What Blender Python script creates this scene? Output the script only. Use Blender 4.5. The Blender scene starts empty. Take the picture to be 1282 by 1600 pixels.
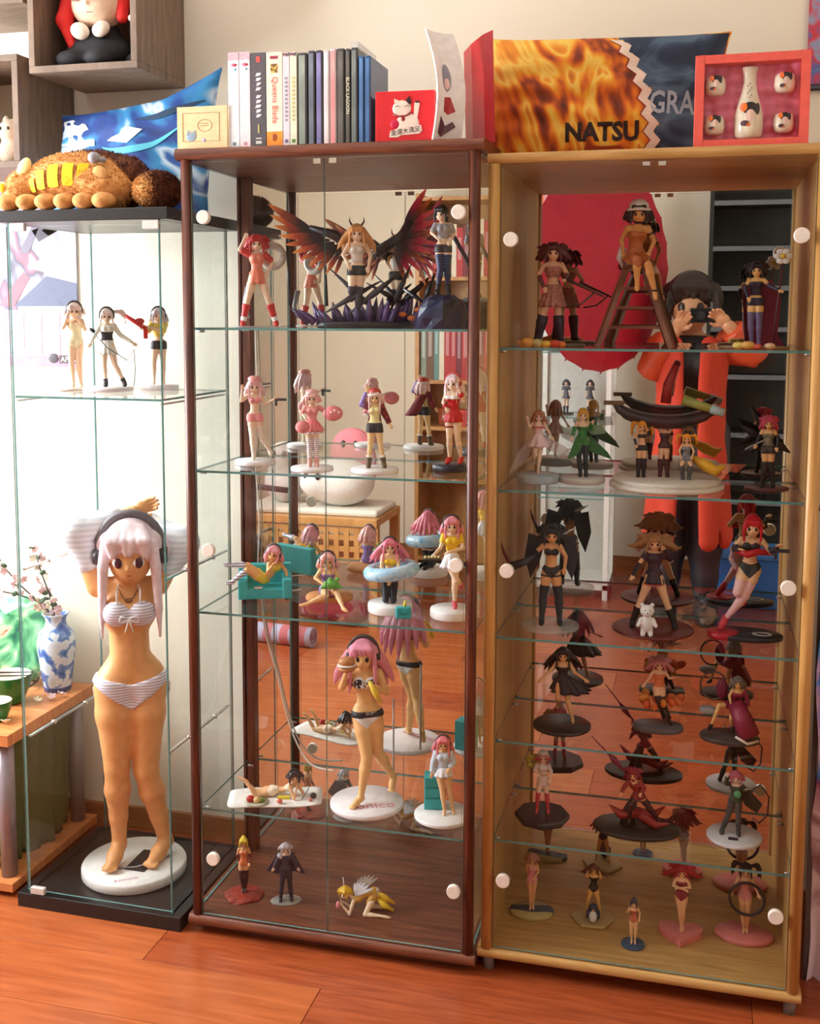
import bpy, bmesh, math, random
import numpy as np
from mathutils import Vector, Matrix, Euler
random.seed(7)
PI = math.pi
S = bpy.context.scene
COL = S.collection

# ---------------------------------------------------------------- camera, world, lights, exposure
cd = bpy.data.cameras.new('camera'); cam = bpy.data.objects.new('camera', cd); COL.objects.link(cam)
cd.sensor_fit = 'HORIZONTAL'; cd.sensor_width = 36.0; cd.lens = 1735.8 / 1282.0 * 36.0
cd.shift_y = -(800 - 668.3) / 1282.0
cd.clip_start = 0.02
cam.location = (1.0884, -2.1961, 1.401)
cam.matrix_world = (Matrix.Translation(cam.location) @ Matrix.Rotation(0.2545, 4, 'Z')
                    @ Matrix.Rotation(PI / 2 - 0.1008, 4, 'X') @ Matrix.Rotation(0.0034, 4, 'Z'))
S.camera = cam
S.view_settings.view_transform = 'Standard'
S.view_settings.look = 'None'
S.view_settings.exposure = 1.05
S.view_settings.gamma = 1.0
S.view_settings.use_curve_mapping = False
try:
    S.cycles.transparent_max_bounces = 48
    S.cycles.max_bounces = 14
    S.cycles.glossy_bounces = 8
    S.cycles.caustics_reflective = True
    S.cycles.caustics_refractive = False
except Exception:
    pass
w = bpy.data.worlds.new('world'); S.world = w; w.use_nodes = True
w.node_tree.nodes['Background'].inputs[0].default_value = (0.92, 0.96, 1.0, 1)
w.node_tree.nodes['Background'].inputs[1].default_value = 1.0

def area(name, loc, rot, sx, sy, power, col):
    l = bpy.data.lights.new(name, 'AREA'); l.shape = 'RECTANGLE'; l.size = sx; l.size_y = sy
    l.energy = power; l.color = col
    o = bpy.data.objects.new(name, l); o.location = loc; o.rotation_euler = rot; COL.objects.link(o)
    return o
# daylight entering by the window in the left wall
area('window_left_offscreen', (-1.93, -0.42, 1.62), (0, -PI / 2, 0), 1.30, 1.35, 86, (0.97, 0.975, 1.0))

# ---------------------------------------------------------------- materials
def lin(c):
    return tuple(((x / 255.0) / 12.92 if x / 255.0 <= 0.04045 else ((x / 255.0 + 0.055) / 1.055) ** 2.4) for x in c)
MATS = {}
def _new(name):
    m = bpy.data.materials.new(name); m.use_nodes = True
    nt = m.node_tree; b = nt.nodes['Principled BSDF']
    return m, nt, b
def setc(b, c): b.inputs['Base Color'].default_value = (*lin(c), 1)
def pvc(c, rough=0.42, var=0.06, metal=0.0, alpha=None, sheen=0.0):
    """painted plastic / cloth / card of one colour with a fine uneven tone"""
    key = ('pvc', tuple(c), rough, var, metal, alpha, sheen)
    if key in MATS: return MATS[key]
    m, nt, b = _new('paint_%02x%02x%02x' % tuple(int(x) for x in c))
    n = nt.nodes.new('ShaderNodeTexNoise'); n.inputs['Scale'].default_value = 60
    tc = nt.nodes.new('ShaderNodeTexCoord'); nt.links.new(tc.outputs['Object'], n.inputs['Vector'])
    r = nt.nodes.new('ShaderNodeValToRGB'); l = lin(c)
    r.color_ramp.elements[0].position = 0.3; r.color_ramp.elements[1].position = 0.7
    r.color_ramp.elements[0].color = (*[x * (1 - var) for x in l], 1)
    r.color_ramp.elements[1].color = (*[min(1, x * (1 + var)) for x in l], 1)
    nt.links.new(n.outputs['Fac'], r.inputs[0]); nt.links.new(r.outputs[0], b.inputs['Base Color'])
    b.inputs['Roughness'].default_value = rough; b.inputs['Metallic'].default_value = metal
    if alpha is not None: b.inputs['Alpha'].default_value = alpha
    if sheen: b.inputs['Sheen Weight'].default_value = sheen
    MATS[key] = m
    return m
def two(c1, c2, tex='wave', scale=20, rough=0.5, axis='Z', sharp=True, dist=0.0, coord='Object', bump=0.0, pos=0.5, detail=2.0):
    key = ('two', c1, c2, tex, scale, rough, axis, sharp, dist, coord, bump, pos, detail)
    if key in MATS: return MATS[key]
    m, nt, b = _new('pattern_%d' % len(MATS))
    tc = nt.nodes.new('ShaderNodeTexCoord')
    if tex == 'wave':
        t = nt.nodes.new('ShaderNodeTexWave'); t.bands_direction = axis
        t.inputs['Distortion'].default_value = dist; t.inputs['Detail'].default_value = detail
    elif tex == 'checker':
        t = nt.nodes.new('ShaderNodeTexChecker')
    elif tex == 'voronoi':
        t = nt.nodes.new('ShaderNodeTexVoronoi')
    else:
        t = nt.nodes.new('ShaderNodeTexNoise'); t.inputs['Distortion'].default_value = dist; t.inputs['Detail'].default_value = detail
    t.inputs['Scale'].default_value = scale
    nt.links.new(tc.outputs[coord], t.inputs['Vector'])
    r = nt.nodes.new('ShaderNodeValToRGB')
    e = r.color_ramp.elements
    e[0].position = pos - (0.02 if sharp else 0.25); e[1].position = pos + (0.02 if sharp else 0.25)
    e[0].color = (*lin(c1), 1); e[1].color = (*lin(c2), 1)
    fac = t.outputs['Distance'] if tex == 'voronoi' else t.outputs['Fac']
    nt.links.new(fac, r.inputs[0]); nt.links.new(r.outputs[0], b.inputs['Base Color'])
    b.inputs['Roughness'].default_value = rough
    if bump:
        bp = nt.nodes.new('ShaderNodeBump'); bp.inputs['Strength'].default_value = bump; bp.inputs['Distance'].default_value = 0.003
        nt.links.new(fac, bp.inputs['Height']); nt.links.new(bp.outputs[0], b.inputs['Normal'])
    MATS[key] = m
    return m
def ramp_mat(name, stops, scale=4, dist=3, detail=4, rough=0.7, vec=(1, 1, 1), tex='noise', coord='Object'):
    m, nt, b = _new(name)
    tc = nt.nodes.new('ShaderNodeTexCoord'); mp = nt.nodes.new('ShaderNodeMapping'); mp.inputs['Scale'].default_value = vec
    nt.links.new(tc.outputs[coord], mp.inputs[0])
    if tex == 'wave':
        t = nt.nodes.new('ShaderNodeTexWave'); t.inputs['Detail Scale'].default_value = 1.2
    else:
        t = nt.nodes.new('ShaderNodeTexNoise')
    t.inputs['Scale'].default_value = scale; t.inputs['Distortion'].default_value = dist; t.inputs['Detail'].default_value = detail
    nt.links.new(mp.outputs[0], t.inputs['Vector'])
    r = nt.nodes.new('ShaderNodeValToRGB'); el = r.color_ramp.elements
    el[0].position = stops[0][0]; el[0].color = (*lin(stops[0][1]), 1)
    el[1].position = stops[-1][0]; el[1].color = (*lin(stops[-1][1]), 1)
    for p, c in stops[1:-1]:
        x = el.new(p); x.color = (*lin(c), 1)
    nt.links.new(t.outputs['Fac'], r.inputs[0]); nt.links.new(r.outputs[0], b.inputs['Base Color'])
    b.inputs['Roughness'].default_value = rough
    return m
def wood(name, dark, light, axis=(1, 1, 12), rough=0.4, scale=6.0):
    m, nt, b = _new(name)
    tc = nt.nodes.new('ShaderNodeTexCoord'); mp = nt.nodes.new('ShaderNodeMapping')
    mp.inputs['Scale'].default_value = axis
    nt.links.new(tc.outputs['Object'], mp.inputs[0])
    n = nt.nodes.new('ShaderNodeTexNoise'); n.inputs['Scale'].default_value = scale; n.inputs['Detail'].default_value = 7
    n.inputs['Distortion'].default_value = 0.7
    nt.links.new(mp.outputs[0], n.inputs['Vector'])
    r = nt.nodes.new('ShaderNodeValToRGB')
    r.color_ramp.elements[0].position = 0.3; r.color_ramp.elements[0].color = (*lin(dark), 1)
    r.color_ramp.elements[1].position = 0.72; r.color_ramp.elements[1].color = (*lin(light), 1)
    nt.links.new(n.outputs['Fac'], r.inputs[0]); nt.links.new(r.outputs[0], b.inputs['Base Color'])
    b.inputs['Roughness'].default_value = rough
    bp = nt.nodes.new('ShaderNodeBump'); bp.inputs['Strength'].default_value = 0.06; bp.inputs['Distance'].default_value = 0.002
    nt.links.new(n.outputs['Fac'], bp.inputs['Height']); nt.links.new(bp.outputs[0], b.inputs['Normal'])
    return m
def glass(name, tint=(0.97, 0.983, 0.985), refl=1.0):
    m = bpy.data.materials.new(name); m.use_nodes = True; nt = m.node_tree; nt.nodes.clear()
    out = nt.nodes.new('ShaderNodeOutputMaterial'); mx = nt.nodes.new('ShaderNodeMixShader')
    tr = nt.nodes.new('ShaderNodeBsdfTransparent'); tr.inputs[0].default_value = (*tint, 1)
    gl = nt.nodes.new('ShaderNodeBsdfGlossy'); gl.inputs['Roughness'].default_value = 0.0
    fr = nt.nodes.new('ShaderNodeFresnel'); fr.inputs[0].default_value = 1.35
    ge = nt.nodes.new('ShaderNodeNewGeometry'); iv = nt.nodes.new('ShaderNodeMath'); iv.operation = 'SUBTRACT'; iv.inputs[0].default_value = 1.0
    ml = nt.nodes.new('ShaderNodeMath'); ml.operation = 'MULTIPLY'      # the sheet's outer faces shine, its inner faces let light through
    nt.links.new(ge.outputs['Backfacing'], iv.inputs[1]); nt.links.new(fr.outputs[0], ml.inputs[0]); nt.links.new(iv.outputs[0], ml.inputs[1])
    nt.links.new(ml.outputs[0], mx.inputs[0]); nt.links.new(tr.outputs[0], mx.inputs[1]); nt.links.new(gl.outputs[0], mx.inputs[2])
    nt.links.new(mx.outputs[0], out.inputs[0])
    return m
def mirror(name, c):
    m = bpy.data.materials.new(name); m.use_nodes = True; nt = m.node_tree; nt.nodes.clear()
    out = nt.nodes.new('ShaderNodeOutputMaterial'); gl = nt.nodes.new('ShaderNodeBsdfGlossy')
    gl.inputs['Roughness'].default_value = 0.0; gl.inputs[0].default_value = (*c, 1)
    nt.links.new(gl.outputs[0], out.inputs[0]); return m
def clear_plastic(c, a=0.35):
    return pvc(c, rough=0.15, alpha=a)

GLASS = glass('clear_glass')
GLASS_EDGE = pvc((98, 142, 138), rough=0.15, var=0.1)
MIRROR_MID = mirror('mirror_silver', (0.86, 0.85, 0.82))
MIRROR_OAK = MIRROR_MID
WALNUT = wood('reddish_walnut', (66, 32, 22), (118, 62, 42), (14, 14, 1.2))
WALNUT_H = wood('reddish_walnut_board', (84, 42, 28), (134, 76, 50), (1.2, 14, 14))
OAK = wood('golden_beech', (178, 128, 64), (212, 164, 96), (14, 14, 1.0))
OAK_H = wood('golden_beech_board', (176, 130, 70), (210, 166, 102), (1.0, 12, 14))
OAK_SIDE = wood('beech_side_veneer', (178, 130, 68), (210, 166, 100), (14, 22, 0.8))
PINE = wood('pine_shelf', (176, 120, 62), (206, 154, 92), (2, 10, 2))
GREYWOOD = wood('taupe_ash', (104, 84, 70), (142, 118, 98), (3, 12, 1.5), rough=0.6)
LAM = wood('orange_laminate', (148, 68, 34), (178, 90, 48), (1.0, 11, 1.0), rough=0.24, scale=5)
LAM2 = wood('orange_laminate_pale', (156, 78, 40), (186, 102, 56), (1.0, 11, 1.0), rough=0.24, scale=4)
LAM3 = wood('orange_laminate_deep', (138, 62, 32), (170, 84, 46), (1.0, 11, 1.0), rough=0.24, scale=6)
BLACKBROWN = pvc((34, 31, 32), rough=0.35)
STEEL = pvc((190, 188, 186), rough=0.28, metal=0.9)
CHROME = pvc((222, 222, 220), rough=0.12, metal=1.0)

# ---------------------------------------------------------------- mesh helpers
def mesh_np(name, V, Fq, smooth=True):
    me = bpy.data.meshes.new(name)
    V = np.asarray(V, dtype=np.float32); Fq = np.asarray(Fq, dtype=np.int32)
    me.vertices.add(len(V)); me.vertices.foreach_set('co', V.ravel())
    me.loops.add(Fq.size); me.loops.foreach_set('vertex_index', Fq.ravel())
    me.polygons.add(len(Fq)); me.polygons.foreach_set('loop_start', np.arange(0, Fq.size, Fq.shape[1], dtype=np.int32))
    if smooth: me.polygons.foreach_set('use_smooth', np.ones(len(Fq), dtype=bool))
    me.update(calc_edges=True)
    return me

class MB:
    """collects simple shapes, then build() links them as one mesh object"""
    def __init__(s): s.v = []; s.f = []; s.mi = []; s.sm = []; s.cur = 0
    def slot(s, i): s.cur = i; return s
    def add(s, vs, fs, smooth=False):
        o = len(s.v); s.v += [tuple(v) for v in vs]
        for f in fs:
            s.f.append(tuple(i + o for i in f)); s.mi.append(s.cur); s.sm.append(smooth)
        return s
    def box(s, x0, x1, y0, y1, z0, z1, M=None):
        vs = [Vector((x, y, z)) for x in (x0, x1) for y in (y0, y1) for z in (z0, z1)]
        if M is not None: vs = [M @ v for v in vs]
        return s.add(vs, [(0, 1, 3, 2), (4, 6, 7, 5), (0, 4, 5, 1), (2, 3, 7, 6), (0, 2, 6, 4), (1, 5, 7, 3)])
    def pane(s, x0, x1, y0, y1, z0, z1, thin):
        """glass sheet: big faces slot 0, the four edge faces slot 1"""
        vs = [(x, y, z) for x in (x0, x1) for y in (y0, y1) for z in (z0, z1)]
        fs = [(0, 1, 3, 2), (4, 6, 7, 5), (0, 4, 5, 1), (2, 3, 7, 6), (0, 2, 6, 4), (1, 5, 7, 3)]
        for i, f in enumerate(fs):
            s.cur = 0 if (i // 2) == thin else 1
            o = len(s.v)
            s.f.append(tuple(k + o for k in f)); s.mi.append(s.cur); s.sm.append(False)
        s.v += vs; s.cur = 0
        return s
    def cyl(s, a, b, ra, rb=None, n=16, caps=True, smooth=True):
        rb = ra if rb is None else rb
        a = Vector(a); b = Vector(b); d = (b - a).normalized()
        u = d.orthogonal().normalized(); v = d.cross(u)
        vs = []
        for c, r in ((a, ra), (b, rb)):
            for i in range(n):
                t = 2 * PI * i / n; vs.append(c + u * (r * math.cos(t)) + v * (r * math.sin(t)))
        s.add(vs, [(i, (i + 1) % n, n + (i + 1) % n, n + i) for i in range(n)], smooth)
        if caps:
            o = len(s.v) - 2 * n
            s.f.append(tuple(o + i for i in reversed(range(n)))); s.mi.append(s.cur); s.sm.append(False)
            s.f.append(tuple(o + n + i for i in range(n))); s.mi.append(s.cur); s.sm.append(False)
        return s
    def tube(s, pts, r, n=8, taper=None):
        pts = [Vector(p) for p in pts]; m = len(pts); rings = []
        prev = None
        for i, p in enumerate(pts):
            d = (pts[min(i + 1, m - 1)] - pts[max(i - 1, 0)])
            d = d.normalized() if d.length > 1e-9 else Vector((0, 0, 1))
            if prev is None: u = d.orthogonal().normalized()
            else:
                u = prev - d * prev.dot(d); u = u.normalized() if u.length > 1e-6 else d.orthogonal().normalized()
            prev = u; v = d.cross(u)
            rr = r if taper is None else r * taper[i]
            rings.append([p + u * (rr * math.cos(2 * PI * k / n)) + v * (rr * math.sin(2 * PI * k / n)) for k in range(n)])
        vs = [q for g in rings for q in g]; fs = []
        for i in range(m - 1):
            for k in range(n):
                fs.append((i * n + k, i * n + (k + 1) % n, (i + 1) * n + (k + 1) % n, (i + 1) * n + k))
        fs.append(tuple(reversed(range(n)))); fs.append(tuple((m - 1) * n + k for k in range(n)))
        return s.add(vs, fs, True)
    def lathe(s, prof, c=(0, 0, 0), n=24, sx=1.0, sy=1.0, smooth=True, wob=None, caps=True):
        vs = []; m = len(prof)
        for (r, z) in prof:
            for k in range(n):
                t = 2 * PI * k / n
                q = r if wob is None else wob(r, z, t)
                vs.append((c[0] + q * sx * math.cos(t), c[1] + q * sy * math.sin(t), c[2] + z))
        fs = [(i * n + k, i * n + (k + 1) % n, (i + 1) * n + (k + 1) % n, (i + 1) * n + k) for i in range(m - 1) for k in range(n)]
        s.add(vs, fs, smooth)
        o = len(s.v) - m * n
        if caps and prof[0][0] > 1e-6: s.f.append(tuple(o + k for k in reversed(range(n)))); s.mi.append(s.cur); s.sm.append(False)
        if caps and prof[-1][0] > 1e-6: s.f.append(tuple(o + (m - 1) * n + k for k in range(n))); s.mi.append(s.cur); s.sm.append(False)
        return s
    def ell(s, c, r, M=None, n=12, m=8):
        vs = []
        r = (r, r, r) if not hasattr(r, '__len__') else r
        for i in range(m + 1):
            ph = PI * i / m
            for k in range(n):
                t = 2 * PI * k / n
                p = Vector((r[0] * math.sin(ph) * math.cos(t), r[1] * math.sin(ph) * math.sin(t), -r[2] * math.cos(ph)))
                if M is not None: p = M @ p
                vs.append(p + Vector(c))
        fs = [(i * n + k, i * n + (k + 1) % n, (i + 1) * n + (k + 1) % n, (i + 1) * n + k) for i in range(m) for k in range(n)]
        return s.add(vs, fs, True)
    def prism(s, poly, t0, t1, plane='xz'):
        """polygon extruded along the axis that is missing from plane"""
        n = len(poly)
        def P(a, b, t):
            return (a, t, b) if plane == 'xz' else ((a, b, t) if plane == 'xy' else (t, a, b))
        vs = [P(a, b, t0) for a, b in poly] + [P(a, b, t1) for a, b in poly]
        fs = [tuple(range(n)), tuple(reversed(range(n, 2 * n)))] + [(i, n + i, n + (i + 1) % n, (i + 1) % n) for i in range(n)]
        return s.add(vs, fs)
    def mesh(s, name, mats, bevel=0.0, seg=2):
        me = bpy.data.meshes.new(name); me.from_pydata(s.v, [], s.f)
        for i, p in enumerate(me.polygons): p.material_index = s.mi[i]; p.use_smooth = s.sm[i]
        bm = bmesh.new(); bm.from_mesh(me)
        bmesh.ops.remove_doubles(bm, verts=bm.verts, dist=1e-7)
        bmesh.ops.recalc_face_normals(bm, faces=bm.faces)
        if bevel:
            ed = [e for e in bm.edges if len(e.link_faces) == 2 and e.calc_face_angle(0) > 0.6]
            bmesh.ops.bevel(bm, geom=ed, offset=bevel, segments=seg, affect='EDGES', profile=0.5, clamp_overlap=True)
        bm.to_mesh(me); bm.free()
        for m in (mats if isinstance(mats, (list, tuple)) else [mats]): me.materials.append(m)
        return me
    def build(s, name, mats, parent=None, bevel=0.0, loc=None, rot=None, seg=2):
        o = bpy.data.objects.new(name, s.mesh(name, mats, bevel, seg)); COL.objects.link(o)
        if parent is not None: o.parent = parent
        if loc is not None: o.location = loc
        if rot is not None: o.rotation_euler = rot
        return o
def tag(o, label, cat, group=None):
    o['label'] = label; o['category'] = cat
    if group: o['group'] = group
    return o
def struct(o): o['kind'] = 'structure'; return o
def thing(name, label, cat, loc=(0, 0, 0), rz=0.0, group=None):
    o = bpy.data.objects.new(name, None); COL.objects.link(o); o.empty_display_size = 0.05
    o.location = loc; o.rotation_euler = (0, 0, rz)
    return tag(o, label, cat, group)
def obj(name, me, parent=None, mat=None, loc=None, rot=None, scale=None):
    o = bpy.data.objects.new(name, me); COL.objects.link(o)
    if mat is not None and not me.materials: me.materials.append(mat)
    if parent is not None: o.parent = parent
    if loc is not None: o.location = loc
    if rot is not None: o.rotation_euler = rot
    if scale is not None: o.scale = scale
    return o
FONT_CJK = None
def text_verts(s, size, align='CENTER', font=None, ext=0.0, bold=0.0):
    c = bpy.data.curves.new('lettering', 'FONT'); c.body = s; c.size = size; c.align_x = align; c.align_y = 'CENTER'
    c.extrude = ext; c.resolution_u = 2; c.offset = bold
    if font: c.font = font
    o = bpy.data.objects.new('lettering', c); COL.objects.link(o)
    bpy.context.view_layer.update()
    me = bpy.data.meshes.new_from_object(o)
    bpy.data.objects.remove(o); bpy.data.curves.remove(c)
    return me
def text(s, size, mat, parent, loc, rot, name='lettering', align='CENTER', sx=1.0, warp=None):
    me = text_verts(s, size, align)
    for v in me.vertices:
        v.co.x *= sx
        if warp: v.co = Vector(warp(v.co.x, v.co.y))
    me.materials.clear(); me.materials.append(mat)
    o = obj(name, me, parent, None, loc, rot); return o
FRONT = (PI / 2, 0, 0)      # text lying in xz, read from -y

# ---------------------------------------------------------------- implicit surfaces (figurines, plush toys, people)
class Field:
    def __init__(s, lo, hi, h):
        s.lo = np.array(lo, float); s.h = h
        s.n = np.ceil((np.array(hi, float) - s.lo) / h).astype(int) + 1
        s.ax = [s.lo[i] + h * np.arange(s.n[i]) for i in range(3)]
        s.f = np.full(tuple(s.n), 9.0, dtype=np.float32)
    def like(s):
        g = Field.__new__(Field); g.lo = s.lo; g.h = s.h; g.n = s.n; g.ax = s.ax
        g.f = np.full(tuple(s.n), 9.0, dtype=np.float32); return g
    def sub(s, mn, mx):
        sl = []
        for i in range(3):
            a = int(max(0, math.floor((mn[i] - s.lo[i]) / s.h))); b = int(min(s.n[i], math.ceil((mx[i] - s.lo[i]) / s.h) + 1))
            if b <= a: return None, None
            sl.append(slice(a, b))
        X = s.ax[0][sl[0]][:, None, None]; Y = s.ax[1][sl[1]][None, :, None]; Z = s.ax[2][sl[2]][None, None, :]
        return tuple(sl), (X, Y, Z)
    def put(s, sl, d, k):
        f = s.f[sl]; d = d.astype(np.float32)
        if k > 0:
            hh = np.maximum(k - np.abs(f - d), 0) / k
            s.f[sl] = np.minimum(f, d) - hh * hh * k * 0.25
        else: s.f[sl] = np.minimum(f, d)
    def cone(s, a, b, ra, rb=None, k=0.0, flat=None):
        rb = ra if rb is None else rb
        a = np.array(a, float); b = np.array(b, float); R = max(ra, rb) + 4 * s.h + k
        if flat is not None: R *= max(1.0, flat[1]) * 1.05
        sl, g = s.sub(np.minimum(a, b) - R, np.maximum(a, b) + R)
        if sl is None: return s
        P = [g[i] - a[i] for i in range(3)]; ba = b - a
        if flat is not None:
            n = np.array(flat[0], float); n /= np.linalg.norm(n); q = 1.0 / flat[1] - 1.0
            dt = (P[0] * n[0] + P[1] * n[1] + P[2] * n[2]) * q
            P = [P[i] + n[i] * dt for i in range(3)]; ba = ba + n * (ba @ n) * q
        L = max(ba @ ba, 1e-12)
        t = np.clip((P[0] * ba[0] + P[1] * ba[1] + P[2] * ba[2]) / L, 0, 1)
        d = np.sqrt((P[0] - t * ba[0]) ** 2 + (P[1] - t * ba[1]) ** 2 + (P[2] - t * ba[2]) ** 2) - (ra + (rb - ra) * t)
        s.put(sl, d, k); return s
    def chain(s, pts, rs, k=0.0, flat=None):
        for i in range(len(pts) - 1):
            s.cone(pts[i], pts[i + 1], rs[i], rs[i + 1], k, flat)
        return s
    def ell(s, c, r, k=0.0, R=None, cut=False):
        c = np.array(c, float); r = np.array(r, float); m = r.max() + 4 * s.h + k
        sl, g = s.sub(c - m, c + m)
        if sl is None: return s
        P = [g[i] - c[i] for i in range(3)]
        if R is not None:
            R = np.array(R)      # columns: local axes
            P = [P[0] * R[0, i] + P[1] * R[1, i] + P[2] * R[2, i] for i in range(3)]
        q = np.sqrt((P[0] / r[0]) ** 2 + (P[1] / r[1]) ** 2 + (P[2] / r[2]) ** 2)
        d = ((q - 1) * r.min()).astype(np.float32)
        if cut: s.f[sl] = np.maximum(s.f[sl], -d)
        else: s.put(sl, d, k)
        return s
    def slab(s, a, b, R, t0=0.0, t1=1.0):
        """flat-ended cylinder region along a->b from t0 to t1"""
        a = np.array(a, float); b = np.array(b, float); L = np.linalg.norm(b - a); u = (b - a) / L
        p0 = a + (b - a) * t0; p1 = a + (b - a) * t1; m = R + 3 * s.h
        sl, g = s.sub(np.minimum(p0, p1) - m, np.maximum(p0, p1) + m)
        if sl is None: return s
        P = [g[i] - a[i] for i in range(3)]
        ax = P[0] * u[0] + P[1] * u[1] + P[2] * u[2]
        rd = np.sqrt(np.maximum(P[0] ** 2 + P[1] ** 2 + P[2] ** 2 - ax ** 2, 0))
        d = np.maximum(np.maximum(t0 * L - ax, ax - t1 * L), rd - R)
        s.put(sl, d, 0); return s
    def net(s):
        f = s.f; sg = f < 0; n = s.n
        c = np.zeros(tuple(n - 1), dtype=np.int8)
        offs = [(i, j, k) for i in (0, 1) for j in (0, 1) for k in (0, 1)]
        for o in offs: c += sg[o[0]:n[0] - 1 + o[0], o[1]:n[1] - 1 + o[1], o[2]:n[2] - 1 + o[2]]
        act = (c > 0) & (c < 8)
        I = np.argwhere(act)
        if len(I) == 0: return None
        idx = np.full(act.shape, -1, dtype=np.int32); idx[act] = np.arange(len(I))
        val = [f[I[:, 0] + o[0], I[:, 1] + o[1], I[:, 2] + o[2]] for o in offs]
        acc = np.zeros((len(I), 3)); cnt = np.zeros(len(I))
        for x in range(8):
            for y in range(x + 1, 8):
                df = [offs[y][i] - offs[x][i] for i in range(3)]
                if sum(df) != 1 or min(df) < 0: continue
                va, vb = val[x], val[y]; m = (va < 0) != (vb < 0)
                t = np.where(m, va / np.where(np.abs(va - vb) < 1e-12, 1, va - vb), 0)
                for i in range(3): acc[:, i] += np.where(m, offs[x][i] + t * df[i], 0)
                cnt += m
        V = s.lo + s.h * (I + acc / cnt[:, None])
        Q = []
        for ax in range(3):
            a1, a2 = (ax + 1) % 3, (ax + 2) % 3
            s0 = [slice(None)] * 3; s1 = [slice(None)] * 3
            s0[ax] = slice(0, n[ax] - 1); s1[ax] = slice(1, n[ax])
            A = sg[tuple(s0)]; B = sg[tuple(s1)]
            ch = A != B
            E = np.argwhere(ch)
            ok = (E[:, a1] > 0) & (E[:, a2] > 0) & (E[:, a1] < n[a1] - 1) & (E[:, a2] < n[a2] - 1)
            E = E[ok]; ins = A[E[:, 0], E[:, 1], E[:, 2]]
            def cell(d1, d2):
                q = E.copy(); q[:, a1] += d1; q[:, a2] += d2
                return idx[q[:, 0], q[:, 1], q[:, 2]]
            q = np.stack([cell(-1, -1), cell(0, -1), cell(0, 0), cell(-1, 0)], 1)
            q[~ins] = q[~ins][:, ::-1]
            Q.append(q)
        return V, np.concatenate(Q)
    def build(s, name, mat, parent=None, loc=None):
        r = s.net()
        if r is None: return None
        me = mesh_np(name, r[0], r[1]); me.materials.append(mat)
        return obj(name, me, parent, None, loc)
# ================================================================= the room
X0, X1, Y0, Y1, ZC = -1.75, 2.35, -3.4, 0.45, 2.55
def paint(name, c, bump=0.05):
    m, nt, b = _new(name)
    tc = nt.nodes.new('ShaderNodeTexCoord'); n = nt.nodes.new('ShaderNodeTexNoise'); n.inputs['Scale'].default_value = 90
    n2 = nt.nodes.new('ShaderNodeTexNoise'); n2.inputs['Scale'].default_value = 1.3
    nt.links.new(tc.outputs['Object'], n.inputs['Vector']); nt.links.new(tc.outputs['Object'], n2.inputs['Vector'])
    r = nt.nodes.new('ShaderNodeValToRGB'); l = lin(c)
    r.color_ramp.elements[0].color = (*[x * 0.95 for x in l], 1); r.color_ramp.elements[1].color = (*[min(1, x * 1.04) for x in l], 1)
    nt.links.new(n2.outputs['Fac'], r.inputs[0]); nt.links.new(r.outputs[0], b.inputs['Base Color'])
    bp = nt.nodes.new('ShaderNodeBump'); bp.inputs['Strength'].default_value = bump; bp.inputs['Distance'].default_value = 0.002
    nt.links.new(n.outputs['Fac'], bp.inputs['Height']); nt.links.new(bp.outputs[0], b.inputs['Normal'])
    b.inputs['Roughness'].default_value = 0.85
    return m
WALLP = paint('cream_wall_paint', (240, 230, 210)); CEILP = paint('white_ceiling_paint', (244, 242, 236))
WHITE_TRIM = pvc((236, 234, 228), rough=0.4)
fl = struct(MB().box(X0, X1, Y0, Y1, -0.06, -0.012).build('floor', LAM))
pw, pl = 0.193, 1.28
pm = {}
rows = int(math.ceil((Y1 - Y0) / pw))
for r in range(rows):
    y0 = Y0 + r * pw; y1 = min(Y1, y0 + pw)
    x = X0 - [0.0, 0.45, 0.86, 0.2, 0.63][r % 5]
    k = 0
    while x < X1:
        a, b = max(x, X0), min(x + pl, X1)
        if b - a > 0.02:
            key = (round(b - a, 4), round(y1 - y0, 4), (r * 3 + k) % 3)
            if key not in pm:
                pm[key] = MB().box(0, b - a - 0.0012, 0, y1 - y0 - 0.0012, -0.012, 0).mesh('plank', [(LAM, LAM2, LAM3)[key[2]]], bevel=0.0006, seg=1)
            obj('plank', pm[key], fl, None, (a, y0, 0))
        x += pl; k += 1
struct(MB().box(X0 - 0.1, X1 + 0.1, Y1, Y1 + 0.1, -0.06, ZC).build('wall_back', WALLP))
struct(MB().box(X1, X1 + 0.1, Y0, Y1, -0.06, ZC).build('wall_right', WALLP))
struct(MB().box(X0 - 0.1, X1 + 0.1, Y0 - 0.1, Y0, -0.06, ZC).build('wall_front', WALLP))
WY0, WY1, WZ0, WZ1 = -1.12, 0.28, 0.95, 2.3
struct(MB().box(X0 - 0.1, X0, Y0, WY0, -0.06, ZC).box(X0 - 0.1, X0, WY1, Y1, -0.06, ZC)
       .box(X0 - 0.1, X0, WY0, WY1, -0.06, WZ0).box(X0 - 0.1, X0, WY0, WY1, WZ1, ZC).build('wall_left', WALLP))
struct(MB().box(X0 - 0.1, X1 + 0.1, Y0 - 0.1, Y1 + 0.1, ZC, ZC + 0.08).build('ceiling', CEILP))
wn = struct(MB().box(X0 - 0.06, X0 - 0.02, WY0, WY0 + 0.05, WZ0, WZ1).box(X0 - 0.06, X0 - 0.02, WY1 - 0.05, WY1, WZ0, WZ1)
            .box(X0 - 0.06, X0 - 0.02, WY0, WY1, WZ0, WZ0 + 0.05).box(X0 - 0.06, X0 - 0.02, WY0, WY1, WZ1 - 0.05, WZ1)
            .box(X0 - 0.06, X0 - 0.02, -0.445, -0.395, WZ0, WZ1).build('window_1', WHITE_TRIM))
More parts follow.
